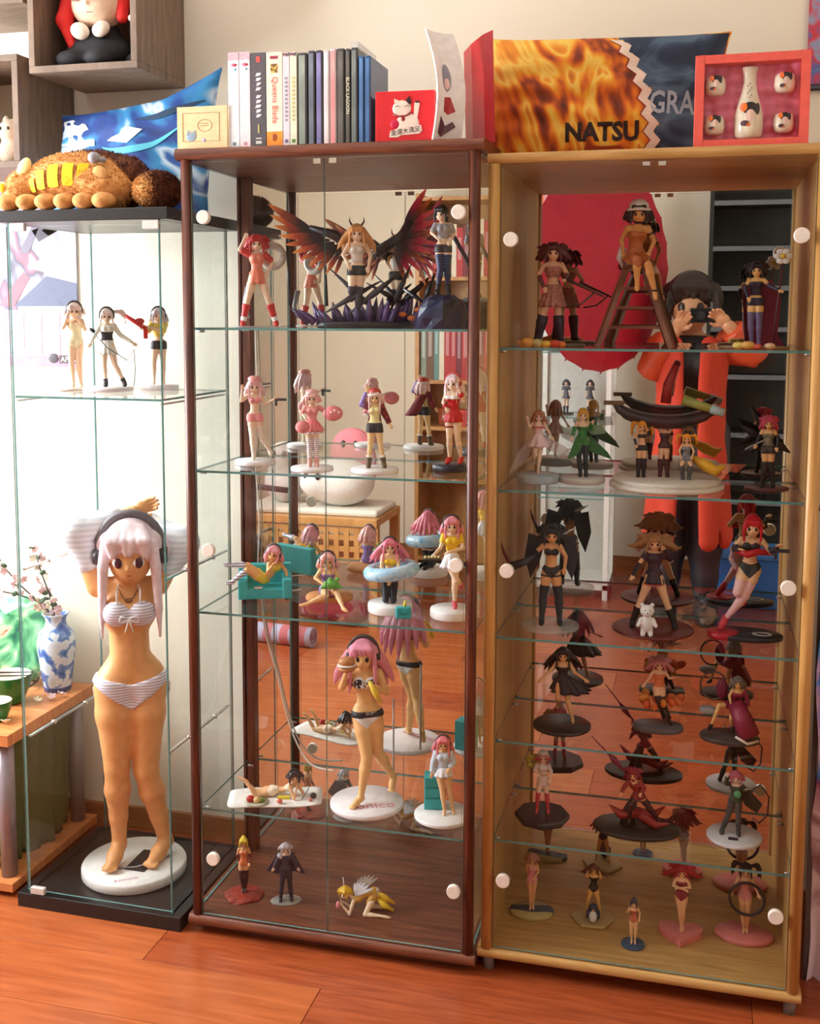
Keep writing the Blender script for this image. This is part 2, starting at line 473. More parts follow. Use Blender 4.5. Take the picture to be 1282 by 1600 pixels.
for a, b in ((WY0 + 0.05, -0.445), (-0.395, WY1 - 0.05)):
    MB().box(X0 - 0.043, X0 - 0.037, a, b, WZ0 + 0.05, WZ1 - 0.05).build('pane', GLASS, wn)
MB().box(X0 - 0.02, X0 + 0.12, WY0 - 0.04, WY1 + 0.04, WZ0 - 0.03, WZ0).build('window_sill', WHITE_TRIM, wn, bevel=0.004)
for nm, a in (('back', (X0, X1, Y1 - 0.012, Y1)), ('left', (X0, X0 + 0.012, Y0, Y1)), ('right', (X1 - 0.012, X1, Y0, Y1)), ('front', (X0, X1, Y0, Y0 + 0.012))):
    struct(MB().box(*a, 0, 0.06).build('baseboard_' + nm, wood('baseboard_wood_' + nm, (150, 92, 50), (186, 124, 76))))
# ================================================================= display cabinets
def hinge_cap(door, x, z, y):
    h = MB().cyl((x, y, z), (x, y - 0.012, z), 0.0148, n=24)
    return h.build('hinge_cap', pvc((236, 226, 214), rough=0.35), door, bevel=0.002)

# --- walnut cabinet
wc = thing('walnut_display_cabinet', 'reddish walnut display cabinet with round posts and a mirror back', 'cabinet', (0, 0, 0))
D = 0.36
def roundfront(z0, z1, x0, x1, d, y0=0.0):
    h = (z1 - z0) / 2; zc = (z0 + z1) / 2; n = 8
    poly = [(d, z0), (d, z1)] + [(y0 + h * (1 - math.sin(PI * i / n)) * 0.9, zc + h * math.cos(PI * i / n)) for i in range(n + 1)]
    m = MB(); m.prism(poly, x0, x1, 'yz'); return m
roundfront(1.727, 1.7513, -0.002, 0.6654, D).build('top_board', WALNUT_H, wc)
roundfront(0.02, 0.045, 0.0, 0.662, D).build('base_board', WALNUT_H, wc)
MB().box(0.02, 0.642, 0.03, D - 0.01, 0, 0.02).build('plinth', WALNUT_H, wc)
for x in (0.0185, 0.645): MB().cyl((x, 0.016, 0.045), (x, 0.016, 1.727), 0.0122, n=18).build('front_post', WALNUT, wc)
for x0, x1 in ((0.002, 0.034), (0.628, 0.660)): MB().box(x0, x1, 0.318, 0.35, 0.045, 1.727).build('rear_post', WALNUT, wc, bevel=0.002)
MB().pane(0.009, 0.014, 0.03, 0.318, 0.047, 1.725, 0).build('side_glass', [GLASS, GLASS_EDGE], wc)
MB().pane(0.648, 0.653, 0.03, 0.318, 0.047, 1.725, 0).build('side_glass', [GLASS, GLASS_EDGE], wc)
MB().box(0.034, 0.628, 0.332, 0.336, 0.045, 1.727).build('mirror_back', MIRROR_MID, wc)
MB().box(0.004, 0.658, 0.337, 0.345, 0.045, 1.727).build('back_panel', WALNUT, wc)
MID_Z = (1.373, 1.060, 0.742, 0.286)
for z in MID_Z:
    MB().pane(0.016, 0.646, 0.034, 0.331, z - 0.005, z, 2).build('glass_shelf', [GLASS, GLASS_EDGE], wc)
    for x in (0.028, 0.634):
        for y in (0.055, 0.30): MB().cyl((x - 0.008, y, z - 0.008), (x + 0.008, y, z - 0.008), 0.003, n=8).build('shelf_peg', STEEL, wc)
for x0, x1, hx in ((0.033, 0.3305, 0.064), (0.3325, 0.6305, 0.616)):
    dr = MB().pane(x0, x1, 0.006, 0.010, 0.050, 1.722, 1).build('glass_door', [GLASS, GLASS_EDGE], wc)
    for z in (1.606, 0.890, 0.186): hinge_cap(dr, hx, z, 0.006)
    xc = x1 - 0.016 if hx < 0.3 else x0 + 0.016
    MB().box(xc - 0.008, xc + 0.008, 0.010, 0.016, 1.712, 1.722).build('magnet_catch', CHROME, dr)

# --- beech cabinet
oc = thing('beech_display_cabinet', 'pale golden beech display cabinet with solid sides and mirror back on grey feet', 'cabinet', (0, 0, 0))
roundfront(1.7020, 1.7223, 0.669, 1.3255, 0.37, 0.0196).build('top_board', OAK_H, oc)
roundfront(0.0335, 0.0555, 0.664, 1.3214, 0.37, 0.0196).build('base_board', OAK_H, oc)
for x in (0.6825, 1.3045): MB().cyl((x, 0.034, 0.055), (x, 0.034, 1.702), 0.0132, n=18).build('front_post', OAK, oc)
for x0, x1 in ((0.672, 0.689), (1.298, 1.315)):
    MB().box(x0, x1, 0.042, 0.365, 0.0555, 1.702).build('side_panel', OAK_SIDE, oc)
MB().box(0.689, 1.298, 0.327, 0.331, 0.0555, 1.702).build('mirror_back', MIRROR_OAK, oc)
MB().box(0.689, 1.298, 0.3315, 0.365, 0.0555, 1.702).build('back_panel', OAK_SIDE, oc)
for x in (0.684, 1.302):
    for y in (0.05, 0.34): MB().cyl((x, y, 0), (x, y, 0.0335), 0.012, n=16).build('foot', pvc((128, 120, 116), rough=0.5), oc)
OAK_Z = (1.336, 1.043, 0.7315, 0.5065, 0.288)
for z in OAK_Z:
    MB().pane(0.690, 1.297, 0.052, 0.326, z - 0.005, z, 2).build('glass_shelf', [GLASS, GLASS_EDGE], oc)
    for x in (0.695, 1.292):
        for y in (0.075, 0.30): MB().cyl((x - 0.007, y, z - 0.008), (x + 0.007, y, z - 0.008), 0.003, n=8).build('shelf_peg', STEEL, oc)
for x0, x1, hx in ((0.697, 0.9925, 0.718), (0.9945, 1.290, 1.267)):
    dr = MB().pane(x0, x1, 0.027, 0.031, 0.060, 1.698, 1).build('glass_door', [GLASS, GLASS_EDGE], oc)
    for z in (1.552, 0.880, 0.2135): hinge_cap(dr, hx, z, 0.027)
    xc = x1 - 0.014 if hx < 1 else x0 + 0.014
    MB().box(xc - 0.007, xc + 0.007, 0.031, 0.037, 1.690, 1.698).build('magnet_catch', CHROME, dr)

# --- narrow glass tower
gc = thing('glass_tower_cabinet', 'narrow glass tower cabinet with blackish base and top', 'cabinet', (-0.4447, 0.0036, 0), -0.0139)
MB().box(0, 0.426, 0, 0.364, 0, 0.034).build('base', BLACKBROWN, gc, bevel=0.002)
MB().box(0, 0.426, 0, 0.364, 1.604, 1.630).build('top', BLACKBROWN, gc, bevel=0.002)
MB().pane(0.024, 0.029, 0.012, 0.352, 0.034, 1.604, 0).build('side_glass', [GLASS, GLASS_EDGE], gc)
MB().pane(0.397, 0.402, 0.012, 0.352, 0.034, 1.604, 0).build('side_glass', [GLASS, GLASS_EDGE], gc)
MB().pane(0.030, 0.396, 0.347, 0.352, 0.034, 1.604, 1).build('back_glass', [GLASS, GLASS_EDGE], gc)
gd = MB().pane(0.026, 0.404, 0.004, 0.008, 0.044, 1.594, 1).build('glass_door', [GLASS, GLASS_EDGE], gc)
for x0, x1, z0, z1 in ((0.036, 0.074, 1.584, 1.602), (0.366, 0.404, 1.584, 1.602), (0.036, 0.072, 0.0355, 0.052)):
    MB().box(x0, x1, 0.0, 0.012, z0, z1).build('door_clip', pvc((206, 202, 196), rough=0.4), gd, bevel=0.0015)
MB().pane(0.030, 0.396, 0.012, 0.346, 1.2115, 1.2165, 2).build('glass_shelf', [GLASS, GLASS_EDGE], gc)
for z in (1.207, 0.815, 0.415):
    for x in (0.031, 0.392):
        MB().box(x - 0.0015, x + 0.0055, 0.02, 0.34, z - 0.004, z).build('shelf_rail', STEEL, gc)
        if z < 1: 
            for y in (0.12, 0.26): MB().cyl((x - 0.003, y, z - 0.002), (x + 0.008, y, z - 0.002), 0.005, n=10).build('rail_screw', CHROME, gc)

# white cables hanging in the rear corner of the walnut cabinet
def cable(label, pts, r=0.0022):
    P = [Vector(p) for p in pts]; out = []
    for i in range(len(P) - 1):
        p0, p1, p2, p3 = P[max(i - 1, 0)], P[i], P[i + 1], P[min(i + 2, len(P) - 1)]
        for k in range(6):
            t = k / 6
            out.append(0.5 * ((2 * p1) + (p2 - p0) * t + (2 * p0 - 5 * p1 + 4 * p2 - p3) * t * t + (3 * p1 - p0 - 3 * p2 + p3) * t ** 3))
    out.append(P[-1])
    return tag(MB().tube(out, r, 7).build('cable', pvc((226, 222, 212), rough=0.5)), label, 'cable')
cable('white cable hanging in the rear corner of the walnut cabinet', [(0.045, 0.322, 1.365), (0.048, 0.322, 1.2), (0.042, 0.322, 1.05), (0.05, 0.322, 0.9), (0.046, 0.320, 0.76), (0.07, 0.30, 0.747), (0.14, 0.25, 0.745), (0.18, 0.27, 0.745)], 0.0018)
cable('white cable running aslant behind the lying figurine to the lower glass shelf', [(0.052, 0.325, 0.73), (0.062, 0.325, 0.62), (0.09, 0.325, 0.52), (0.12, 0.325, 0.40), (0.15, 0.322, 0.33), (0.19, 0.31, 0.292), (0.25, 0.30, 0.2885)], 0.0022)
# ================================================================= things on top of the cabinets
TOPM, TOPO, TOPG = 1.7513, 1.7223, 1.630
# --- row of film cases. x0, x1, height, spine colour, kind
cases = [
 (0.109, 0.1335, 0.198, (238, 240, 244), 'wide', 'pinkcap'), (0.1345, 0.1585, 0.198, (246, 230, 234), 'wide', 'pinkcap2'),
 (0.1600, 0.1935, 0.195, (96, 92, 98), 'wide', 'dark'), (0.1950, 0.2310, 0.194, (252, 236, 216), 'wide', 'queen'),
 (0.2320, 0.2465, 0.192, (240, 224, 232), 'slim', 'txt'), (0.2475, 0.2625, 0.192, (236, 238, 212), 'slim', 'txt2'),
 (0.2645, 0.2855, 0.190, (120, 130, 120), 'dvd', None), (0.2870, 0.3025, 0.193, (92, 100, 112), 'dvd', None),
 (0.3040, 0.3190, 0.193, (108, 104, 150), 'dvd', None), (0.3205, 0.3340, 0.193, (232, 206, 210), 'dvd', None),
 (0.3350, 0.3490, 0.195, (240, 130, 130), 'dvd', None), (0.3500, 0.3670, 0.194, (84, 82, 78), 'dvd', None),
 (0.3680, 0.3790, 0.193, (78, 76, 70), 'dvd', 'lagoon'), (0.3800, 0.3950, 0.194, (96, 104, 100), 'dvd', 'tallclear'),
 (0.3965, 0.4085, 0.178, (70, 104, 150), 'dvd', None), (0.4095, 0.4225, 0.177, (60, 96, 140), 'dvd', 'end')]
case_lab = ['white film case with a pink printed cap, beside the cream card', 'pale pink film case with a pink printed cap', 'dark grey film box with slanted white lettering',
 'cream film box fading to orange with red lettering', 'pale lilac slim film case with faint lettering', 'pale yellow green slim film case with faint lettering',
 'grey green film case, thickest of the keep cases', 'slate grey film case beside the violet one', 'violet blue film case', 'pale rose film case beside the pink one',
 'salmon pink film case', 'dark brown grey film case beside the yellow lettered one', 'blackish film case with white and yellow lettering', 'grey film case in a taller clear sleeve',
 'shorter blue topped film case', 'shorter blue topped film case at the row end by the red box']
for (x0, x1, h, c, kind, deco), lb in zip(cases, case_lab):
    t = thing('film_case', lb, 'film case', ((x0 + x1) / 2, 0.034, TOPM), 0, 'row of film cases on the walnut cabinet')
    w2 = (x1 - x0) / 2; dep = 0.135
    if kind == 'dvd':
        shell = pvc((74, 74, 78) if deco not in ('end', None) or c[0] > 75 else c, rough=0.22)
        if c[0] > 200: shell = pvc((226, 214, 216), rough=0.2)
        MB().box(-w2, w2, 0, dep, 0, h).build('case', shell, t, bevel=0.0035, seg=3)
        MB().box(-w2 * 0.72, w2 * 0.55, -0.0006, 0.0, 0.004, h - 0.006).build('spine_print', two(tuple(min(255, int(k * 1.25 + 26)) for k in c), c, 'noise', 9, 0.3, sharp=False, dist=1.5), t)
    else:
        MB().box(-w2, w2, 0, dep, 0, h).build('sleeve', pvc(c, rough=0.35), t, bevel=0.0008, seg=1)
    Tz = (0, PI / 2, 0)
    def vtext(s, size, mat, z, x=0.0, al='CENTER', sx=1.0):
        me = text_verts(s, size, al)
        for v in me.vertices: v.co = Vector((v.co.y + x, -0.0009, z - v.co.x * sx))
        me.materials.clear(); me.materials.append(mat); return obj('lettering', me, t)
    if deco in ('pinkcap', 'pinkcap2'):
        MB().box(-w2 + 0.0005, w2 - 0.0005, -0.0005, 0, h - 0.016, h - 0.001).build('cap_print', two((246, 176, 190), (214, 190, 200), 'noise', 160), t)
        MB().lathe([(0, 0), (0.007, 0), (0.007, 0.0004), (0, 0.0004)], n=16, sy=0.45).build('badge', pvc((240, 92, 124)), t, rot=FRONT, loc=(0.001, -0.0001, h - 0.026))
        MB().box(-0.003, 0.004, -0.0005, 0, 0.006, 0.013).build('logo', pvc((120, 140, 160) if deco == 'pinkcap' else (210, 150, 160)), t)
        MB().ell((0.004, -0.0001, h - 0.035), (0.0022, 0.0003, 0.003)).build('mark', pvc((70, 150, 160)), t)
    if deco == 'dark':
        MB().box(-0.004, 0.005, -0.0006, 0, h - 0.02, h - 0.008).build('logo', pvc((232, 88, 84)), t)
        rg = random.Random(11)
        for k in range(9):
            z_ = 0.062 + k * 0.0098 + (0.006 if k > 4 else 0); a_ = rg.uniform(0.003, 0.0075)
            MB().prism([(-a_, z_), (a_ * 0.6, z_ + 0.001), (0.008, z_ + 0.0065), (-a_ * 0.5, z_ + 0.007)], -0.0008, 0).build('lettering', pvc((236, 226, 232)), t)
        MB().box(-0.001, 0.002, -0.0008, 0, 0.03, 0.048).build('lettering', pvc((206, 190, 130)), t)
        MB().box(-0.006, 0.007, -0.0006, 0, 0.018, 0.0205).box(-0.006, 0.007, -0.0006, 0, 0.008, 0.014).build('imprint', pvc((220, 216, 214)), t)
    if deco == 'queen':
        MB().box(-w2 + 0.0004, w2 - 0.0004, -0.0004, 0, 0.0, 0.032).build('orange_band', two((236, 128, 40), (250, 176, 60), 'noise', 26, sharp=False), t)
        MB().box(-0.009, 0.008, -0.0006, 0, h - 0.014, h - 0.008).build('logo', pvc((168, 60, 82)), t)
        MB().box(-0.008, 0.007, -0.0006, 0, h - 0.042, h - 0.024).build('picture', two((228, 190, 84), (120, 90, 50), 'noise', 160), t)
        vtext("Queens Blade", 0.0185, pvc((232, 92, 66)), h - 0.098, 0.001, sx=0.92)
        MB().ell((0.0, -0.0004, 0.02), (0.006, 0.0004, 0.008)).build('emblem', pvc((176, 84, 40)), t)
    if deco in ('txt', 'txt2'):
        MB().box(-w2 + 0.0006, w2 - 0.0006, -0.0005, 0, h - 0.008, h - 0.001).build('cap_print', two((90, 80, 96), (232, 176, 170), 'noise', 200), t)
        g = (168, 156, 176) if deco == 'txt' else (206, 196, 130)
        for k in range(11): MB().box(-0.003, 0.003, -0.0005, 0, 0.052 + k * 0.0085, 0.057 + k * 0.0085).build('lettering', pvc(g), t)
        MB().box(-0.0035, 0.0035, -0.0006, 0, 0.008, 0.015).build('logo', pvc((130, 120, 150) if deco == 'txt' else (100, 140, 60)), t)
    if deco == 'lagoon':
        vtext('BLACK LAGOON', 0.0105, pvc((250, 246, 214)), 0.098, 0.0, sx=0.92)
    if deco == 'tallclear':
        MB().box(-w2, w2, 0.002, dep, h, h + 0.012).build('clear_sleeve', clear_plastic((238, 238, 236), 0.5), t)
# --- cream card with a picture frame print
cc = thing('greeting_card', 'cream greeting card with a small blue grey cat drawing and speech bubble', 'card', (0.0495, 0.03, TOPM), 0)
MB().box(-0.0575, 0.0575, 0.0, 0.004, 0, 0.09).box(-0.0575, 0.0575, 0.03, 0.033, 0, 0.085).build('card', pvc((238, 208, 160), rough=0.8), cc)
LINE = pvc((176, 132, 86))
fr = MB()
for a in ((-0.045, 0.040, 0.076, 0.0768), (-0.045, 0.040, 0.017, 0.0178), (-0.045, -0.0442, 0.017, 0.0768), (0.0392, 0.040, 0.017, 0.0768)): fr.box(a[0], a[1], -0.0006, 0, a[2], a[3])
fr.build('printed_frame', LINE, cc)
bb = MB(); bb.tube([(0.006 + 0.0165 * math.cos(2 * PI * k / 24), -0.0005, 0.05 + 0.0125 * math.sin(2 * PI * k / 24)) for k in range(25)], 0.0004, 4); bb.build('speech_bubble', LINE, cc)
for k in range(2): MB().box(-0.003, 0.014, -0.0005, 0, 0.049 + k * 0.005, 0.0502 + k * 0.005).build('lettering', LINE, cc)
CB = pvc((150, 168, 186))
MB().ell((-0.025, 0, 0.027), (0.012, 0.0008, 0.0095)).prism([(-0.036, 0.03), (-0.033, 0.041), (-0.027, 0.035)], -0.0008, 0).prism([(-0.023, 0.035), (-0.016, 0.041), (-0.014, 0.03)], -0.0008, 0).build('cat_drawing', CB, cc)
MB().ell((0.004, 0, 0.019), (0.005, 0.0008, 0.0045)).build('dot_drawing', pvc((188, 170, 196)), cc)
# --- red gift box with lucky cat
rb = thing('gift_box', 'small glossy red gift box with a white lucky cat and black lettering', 'box', (0.4955, 0.032, TOPM), 0.04)
MB().box(-0.0615, 0.0615, 0, 0.09, 0, 0.102).build('box', pvc((226, 42, 52), rough=0.2), rb, bevel=0.0015)
CW = pvc((244, 224, 208), rough=0.3); CBK = pvc((46, 30, 30)); CRD = pvc((150, 24, 36))
m = MB().ell((-0.006, -0.0003, 0.067), (0.0195, 0.0012, 0.0165)).ell((0.006, -0.0003, 0.036), (0.024, 0.0012, 0.022))
m.prism([(-0.021, 0.075), (-0.022, 0.087), (-0.010, 0.082)], -0.0012, 0).prism([(0.019, 0.05), (0.020, 0.077), (0.025, 0.080), (0.031, 0.076), (0.026, 0.045)], -0.0012, 0)
m.prism([(-0.032, 0.010), (-0.03, 0.023), (-0.012, 0.028), (0.034, 0.033), (0.036, 0.022), (0.030, 0.016), (-0.008, 0.014), (-0.014, 0.010)], -0.0012, 0)
m.build('cat_print', CW, rb)
MB().prism([(0.002, 0.083), (0.010, 0.091), (0.014, 0.079), (0.010, 0.074)], -0.0016, 0).ell((0.026, -0.0008, 0.079), (0.005, 0.001, 0.0022)).build('ear_patch', CBK, rb)
MB().tube([(-0.025, -0.0014, 0.056), (-0.012, -0.0014, 0.051), (0.002, -0.0014, 0.052), (0.014, -0.0014, 0.058)], 0.0016, 6).ell((-0.003, -0.0014, 0.046), (0.004, 0.001, 0.0045)).build('collar', CRD, rb)
MB().tube([(-0.021, -0.0016, 0.070), (-0.016, -0.0016, 0.073), (-0.011, -0.0016, 0.070)], 0.0005, 4).tube([(0.000, -0.0016, 0.070), (0.005, -0.0016, 0.073), (0.010, -0.0016, 0.070)], 0.0005, 4).build('eyes', CBK, rb)
MB().ell((-0.020, -0.0005, 0.036), (0.010, 0.0012, 0.009)).build('fish_print', pvc((206, 24, 70)), rb)
tx = text('\u91d1\u904b\u5927\u6e80\u8db3', 0.0125, CBK, rb, (0.002, -0.0017, 0.0215), FRONT); tx.rotation_euler = (PI / 2, -0.12, 0)
# --- white display card and red folded board
wd = thing('picture_card', 'curved white picture card standing beside the red board', 'card', (0.585, 0.045, TOPM), 0.95)
pts = [(0.075 * (k / 8 - 0.5), 0.010 * math.sin(PI * k / 8)) for k in range(9)]
def lean(t, z): return 0.012 * (z / 0.21) ** 2
m = MB()
n = 9
vs = []
for j in range(9):
    z = 0.222 * j / 8
    for (a, b) in pts: vs.append((a - 0.006 * (1 - j / 8), b + 0.030 * (j / 8) - 0.025 * math.sin(PI * j / 8), z))
o2 = [(x, y + 0.0035, z) for x, y, z in vs]
q = [(j * n + i, j * n + i + 1, (j + 1) * n + i + 1, (j + 1) * n + i) for j in range(8) for i in range(8)]
allv = vs + o2; K = len(vs)
fs = q + [tuple(K + i for i in reversed(f)) for f in q]
ring = [i for i in range(n)] + [j * n + 8 for j in range(1, 9)] + [8 * n + i for i in range(7, -1, -1)] + [j * n for j in range(7, 0, -1)]
fs += [(ring[i], K + ring[i], K + ring[(i + 1) % len(ring)], ring[(i + 1) % len(ring)]) for i in range(len(ring))]
m.add(vs + o2, fs, False).build('card', pvc((244, 240, 238), rough=0.5), wd)
def oncard(x, z):
    f = (x + 0.0375) / 0.075; j = z / 0.222
    return (x - 0.006 * (1 - j), 0.010 * math.sin(PI * f) + 0.030 * j - 0.025 * math.sin(PI * j) - 0.0008, z)
def patch(poly, mat, name):
    mm = MB(); mm.add([oncard(x, z) for x, z in poly], [tuple(range(len(poly)))]); return mm.build(name, mat, wd)
patch([(0.012 * math.cos(t) - 0.004, 0.125 + 0.028 * math.sin(t)) for t in np.linspace(0, 2 * PI, 14)[:-1]], pvc((150, 150, 168)), 'grey_print')
patch([(0.008 * math.cos(t) - 0.004, 0.112 + 0.012 * math.sin(t)) for t in np.linspace(0, 2 * PI, 12)[:-1]], pvc((236, 200, 196)), 'pink_print')
patch([(-0.012, 0.085), (0.004, 0.087), (0.018, 0.06), (0.0, 0.052), (-0.012, 0.058)], pvc((176, 44, 52)), 'red_print')
patch([(-0.02, 0.048), (-0.004, 0.03), (0.014, 0.04), (0.022, 0.030), (0.006, 0.02), (-0.012, 0.008), (-0.024, 0.016)], pvc((96, 58, 70)), 'dark_print')
rd = thing('red_folded_board', 'glossy red folded board standing open behind the white picture card', 'folder', (0.648, 0.075, TOPM), 0)
mm = MB(); RP = [(-0.055, 0.10), (-0.030, 0.055), (0.004, 0.008), (0.026, 0.0)]
vs = [(x, y, 0.0) for x, y in RP] + [(x * 1.0 - 0.008, y + 0.005, 0.205 + 0.006 * i) for i, (x, y) in enumerate(RP)]
mm.add(vs + [(x, y + 0.004, z) for x, y, z in vs], [(i, i + 1, 5 + i, 4 + i) for i in range(3)] + [(8 + i + 1, 8 + i, 12 + i, 13 + i) for i in range(3)]
       + [(0, 4, 12, 8), (3, 11, 15, 7)] + [(4 + i, 5 + i, 13 + i, 12 + i) for i in range(3)] + [(i, 8 + i, 9 + i, i + 1) for i in range(3)])
mm.build('board', pvc((198, 24, 40), rough=0.22), rd)
# --- cushions
def cushion(name, label, loc, rot, W, H, T, mat, corner=0.012, asym=None, n=34):
    t = thing(name, label, 'cushion', loc); t.rotation_euler = rot
    def prof(u, v): return T * (max(0.0, (1 - u * u)) ** 0.38) * (max(0.0, (1 - v * v)) ** 0.38)
    def P(u, v, side):
        pin = 1 - 0.055 * (abs(u) ** 2) * (1 - abs(v) ** 3); pin2 = 1 - 0.055 * (abs(v) ** 2) * (1 - abs(u) ** 3)
        x = W / 2 * u * (pin if True else 1); z = H / 2 * v * pin2
        wr = 0.004 * math.sin(9 * u + 5 * v) * (1 - u * u) * (1 - v * v) + 0.003 * math.sin(14 * v - 6 * u * v) * (1 - v * v)
        if asym: x, z = asym(x, z, u, v)
        return (x, side * (prof(u, v) + wr), z + H / 2)
    vs = []; fs = []
    for side in (-1, 1):
        o = len(vs)
        for j in range(n + 1):
            for i in range(n + 1):
                u = math.sin((2 * i / n - 1) * PI / 2); v = math.sin((2 * j / n - 1) * PI / 2); vs.append(P(u, v, side))
        for j in range(n):
            for i in range(n):
                a = o + j * (n + 1) + i; f = (a, a + 1, a + n + 2, a + n + 1); fs.append(f if side < 0 else f[::-1])
    mb = MB().add(vs, fs, True); mb.build('cover', mat, t)
    mb = MB(); loop = []
    for k in range(4 * n):
        s_, q_ = divmod(k, n); a = math.sin((2 * q_ / n - 1) * PI / 2)
        u, v = [(a, -1), (1, a), (-a, 1), (-1, -a)][s_]; loop.append(P(u, v, -1))
    mb.tube(loop + [loop[0]], 0.003, 6).build('seam', mat, t)
    def front(x, z):       # point on the front for a print at x,z in cushion plane (z from the bottom edge)
        u = max(-0.98, min(0.98, 2 * x / W)); v = max(-0.98, min(0.98, 2 * (z - H / 2) / H)); q = P(u, v, -1)
        return (q[0], q[1] - 0.0016, q[2])
    return t, front
FLAME = ramp_mat('flame_print', [(0.25, (70, 34, 24)), (0.36, (150, 62, 24)), (0.45, (226, 112, 28)), (0.53, (244, 168, 40)), (0.60, (250, 212, 96)), (0.66, (240, 150, 40)), (0.8, (140, 60, 28))], scale=4.2, dist=4.5, detail=1.5, vec=(1.1, 1, 0.75), rough=0.75)
NIGHT = ramp_mat('night_blue_print', [(0.25, (24, 30, 44)), (0.5, (44, 58, 84)), (0.62, (92, 118, 142)), (0.75, (40, 52, 76))], scale=7, dist=1.5, rough=0.75)
def blob(par, fr, pts, mat, name='print', lift=0.0):
    c = (sum(p[0] for p in pts) / len(pts), sum(p[1] for p in pts) / len(pts)); mm = MB(); L = []; rings = 5
    vs = [fr(*c)]
    for r_ in range(1, rings + 1):
        for p in pts: vs.append(fr(c[0] + (p[0] - c[0]) * r_ / rings, c[1] + (p[1] - c[1]) * r_ / rings))
    N = len(pts); fs = [(0, 1 + i, 1 + (i + 1) % N) for i in range(N)]
    for r_ in range(rings - 1):
        fs += [(1 + r_ * N + i, 1 + (r_ + 1) * N + i, 1 + (r_ + 1) * N + (i + 1) % N, 1 + r_ * N + (i + 1) % N) for i in range(N)]
    vs = [(v[0], v[1] - lift, v[2]) for v in vs]
    return mm.add(vs, fs, True).build(name, mat, par)
def jag(z):      # border between the two printed halves, zigzag
    k = z / 0.0168; f_ = k - math.floor(k); tri = f_ if int(math.floor(k)) % 2 == 0 else 1 - f_
    return 0.122 - 1.3 * z * z - 0.014 * tri
ncu, nfront = cushion('printed_cushion', 'wide printed cushion, flame orange on one half and night blue on the other', (0.866, 0.215, TOPO), (-0.12, 0.028, 0), 0.515, 0.268, 0.062, FLAME, n=72)
for ob in list(ncu.children):
    if ob.name.startswith('cover'):
        ob.data.materials.append(NIGHT)
        for pl3 in ob.data.polygons:
            c3 = pl3.center
            if c3.x > jag(c3.z) + 0.008: pl3.material_index = 1
DK = pvc((44, 26, 22), rough=0.7)
def printed(par, fr, s_, size, mat, cx, cz, sx=1.0, rot=0.0, bold=0.0):
    me = text_verts(s_, size, bold=bold)
    bm = bmesh.new(); bm.from_mesh(me); bmesh.ops.triangulate(bm, faces=bm.faces); bmesh.ops.subdivide_edges(bm, edges=[e for e in bm.edges if e.calc_length() > 0.012], cuts=2); bm.to_mesh(me); bm.free()
    ca, sa = math.cos(rot), math.sin(rot)
    for v in me.vertices:
        a, b = v.co.x * sx, v.co.y; v.co = Vector(fr(cx + a * ca - b * sa, cz + a * sa + b * ca))
    me.materials.clear(); me.materials.append(mat); return obj('lettering', me, par)
printed(ncu, nfront, 'NATSU', 0.053, DK, 0.012, 0.048, 0.90, 0.02, 0.0022)
printed(ncu, nfront, 'GRA', 0.066, pvc((170, 182, 194), rough=0.7), 0.153, 0.108, 0.72, 0.0, 0.0012)
blob(ncu, nfront, [(-0.025, 0.014), (0.01, 0.012), (0.055, 0.016), (0.05, 0.022), (0.01, 0.020), (-0.02, 0.023)], pvc((168, 66, 30), rough=0.7), 'red_stroke')
mm = MB(); zz = [(jag(0.0168 * k * 0.5), 0.0168 * k * 0.5) for k in range(1, 31)]
for k in range(29):
    (xa, za), (xb, zb) = zz[k], zz[k + 1]
    mm.add([nfront(xa - 0.008, za), nfront(xa + 0.012, za), nfront(xb + 0.012, zb), nfront(xb - 0.008, zb)], [(0, 1, 2, 3)])
mm.build('jagged_print', pvc((238, 216, 200), rough=0.75), ncu)
mm = MB()
for k in range(29):
    (xa, za), (xb, zb) = zz[k], zz[k + 1]
    mm.add([nfront(xa - 0.011, za), nfront(xa - 0.008, za), nfront(xb - 0.008, zb), nfront(xb - 0.011, zb)], [(0, 1, 2, 3)])
mm.build('jagged_outline', pvc((150, 40, 26), rough=0.75), ncu)
BLUEC = ramp_mat('blue_swirl_print', [(0.2, (18, 34, 84)), (0.42, (28, 66, 140)), (0.54, (54, 140, 196)), (0.6, (196, 220, 236)), (0.66, (40, 88, 160)), (0.85, (24, 46, 104))], scale=2.2, dist=3.5, detail=2, vec=(1, 1, 1.6), rough=0.7)
def slant(x, z, u, v): return x, z + (0.055 * (u + 1) * 0.5 + 0.045 * max(0, u - 0.35)) * (v + 1) * 0.5 * 1.3 - 0.008 * (1 - u * u)
bcu, bfront = cushion('swirl_cushion', 'blue and white swirl printed cushion with a pointed corner, behind the brown plush', (-0.245, 0.245, TOPG), (-0.2, 0.02, 0), 0.41, 0.255, 0.055, BLUEC, asym=slant)
blob(bcu, bfront, [(-0.195, 0.05), (-0.16, 0.03), (-0.11, 0.06), (-0.075, 0.11), (-0.085, 0.17), (-0.12, 0.215), (-0.165, 0.235), (-0.195, 0.235)], two((226, 232, 240), (150, 190, 216), 'noise', 24, 0.7, sharp=False), 'pale_print')
blob(bcu, bfront, [(-0.085, 0.085), (-0.045, 0.07), (-0.02, 0.10), (-0.055, 0.125)], pvc((232, 238, 246), rough=0.7), 'pale_print')
blob(bcu, bfront, [(-0.05, 0.165), (0.01, 0.15), (0.04, 0.18), (0.0, 0.19)], pvc((214, 232, 242), rough=0.7), 'pale_print')
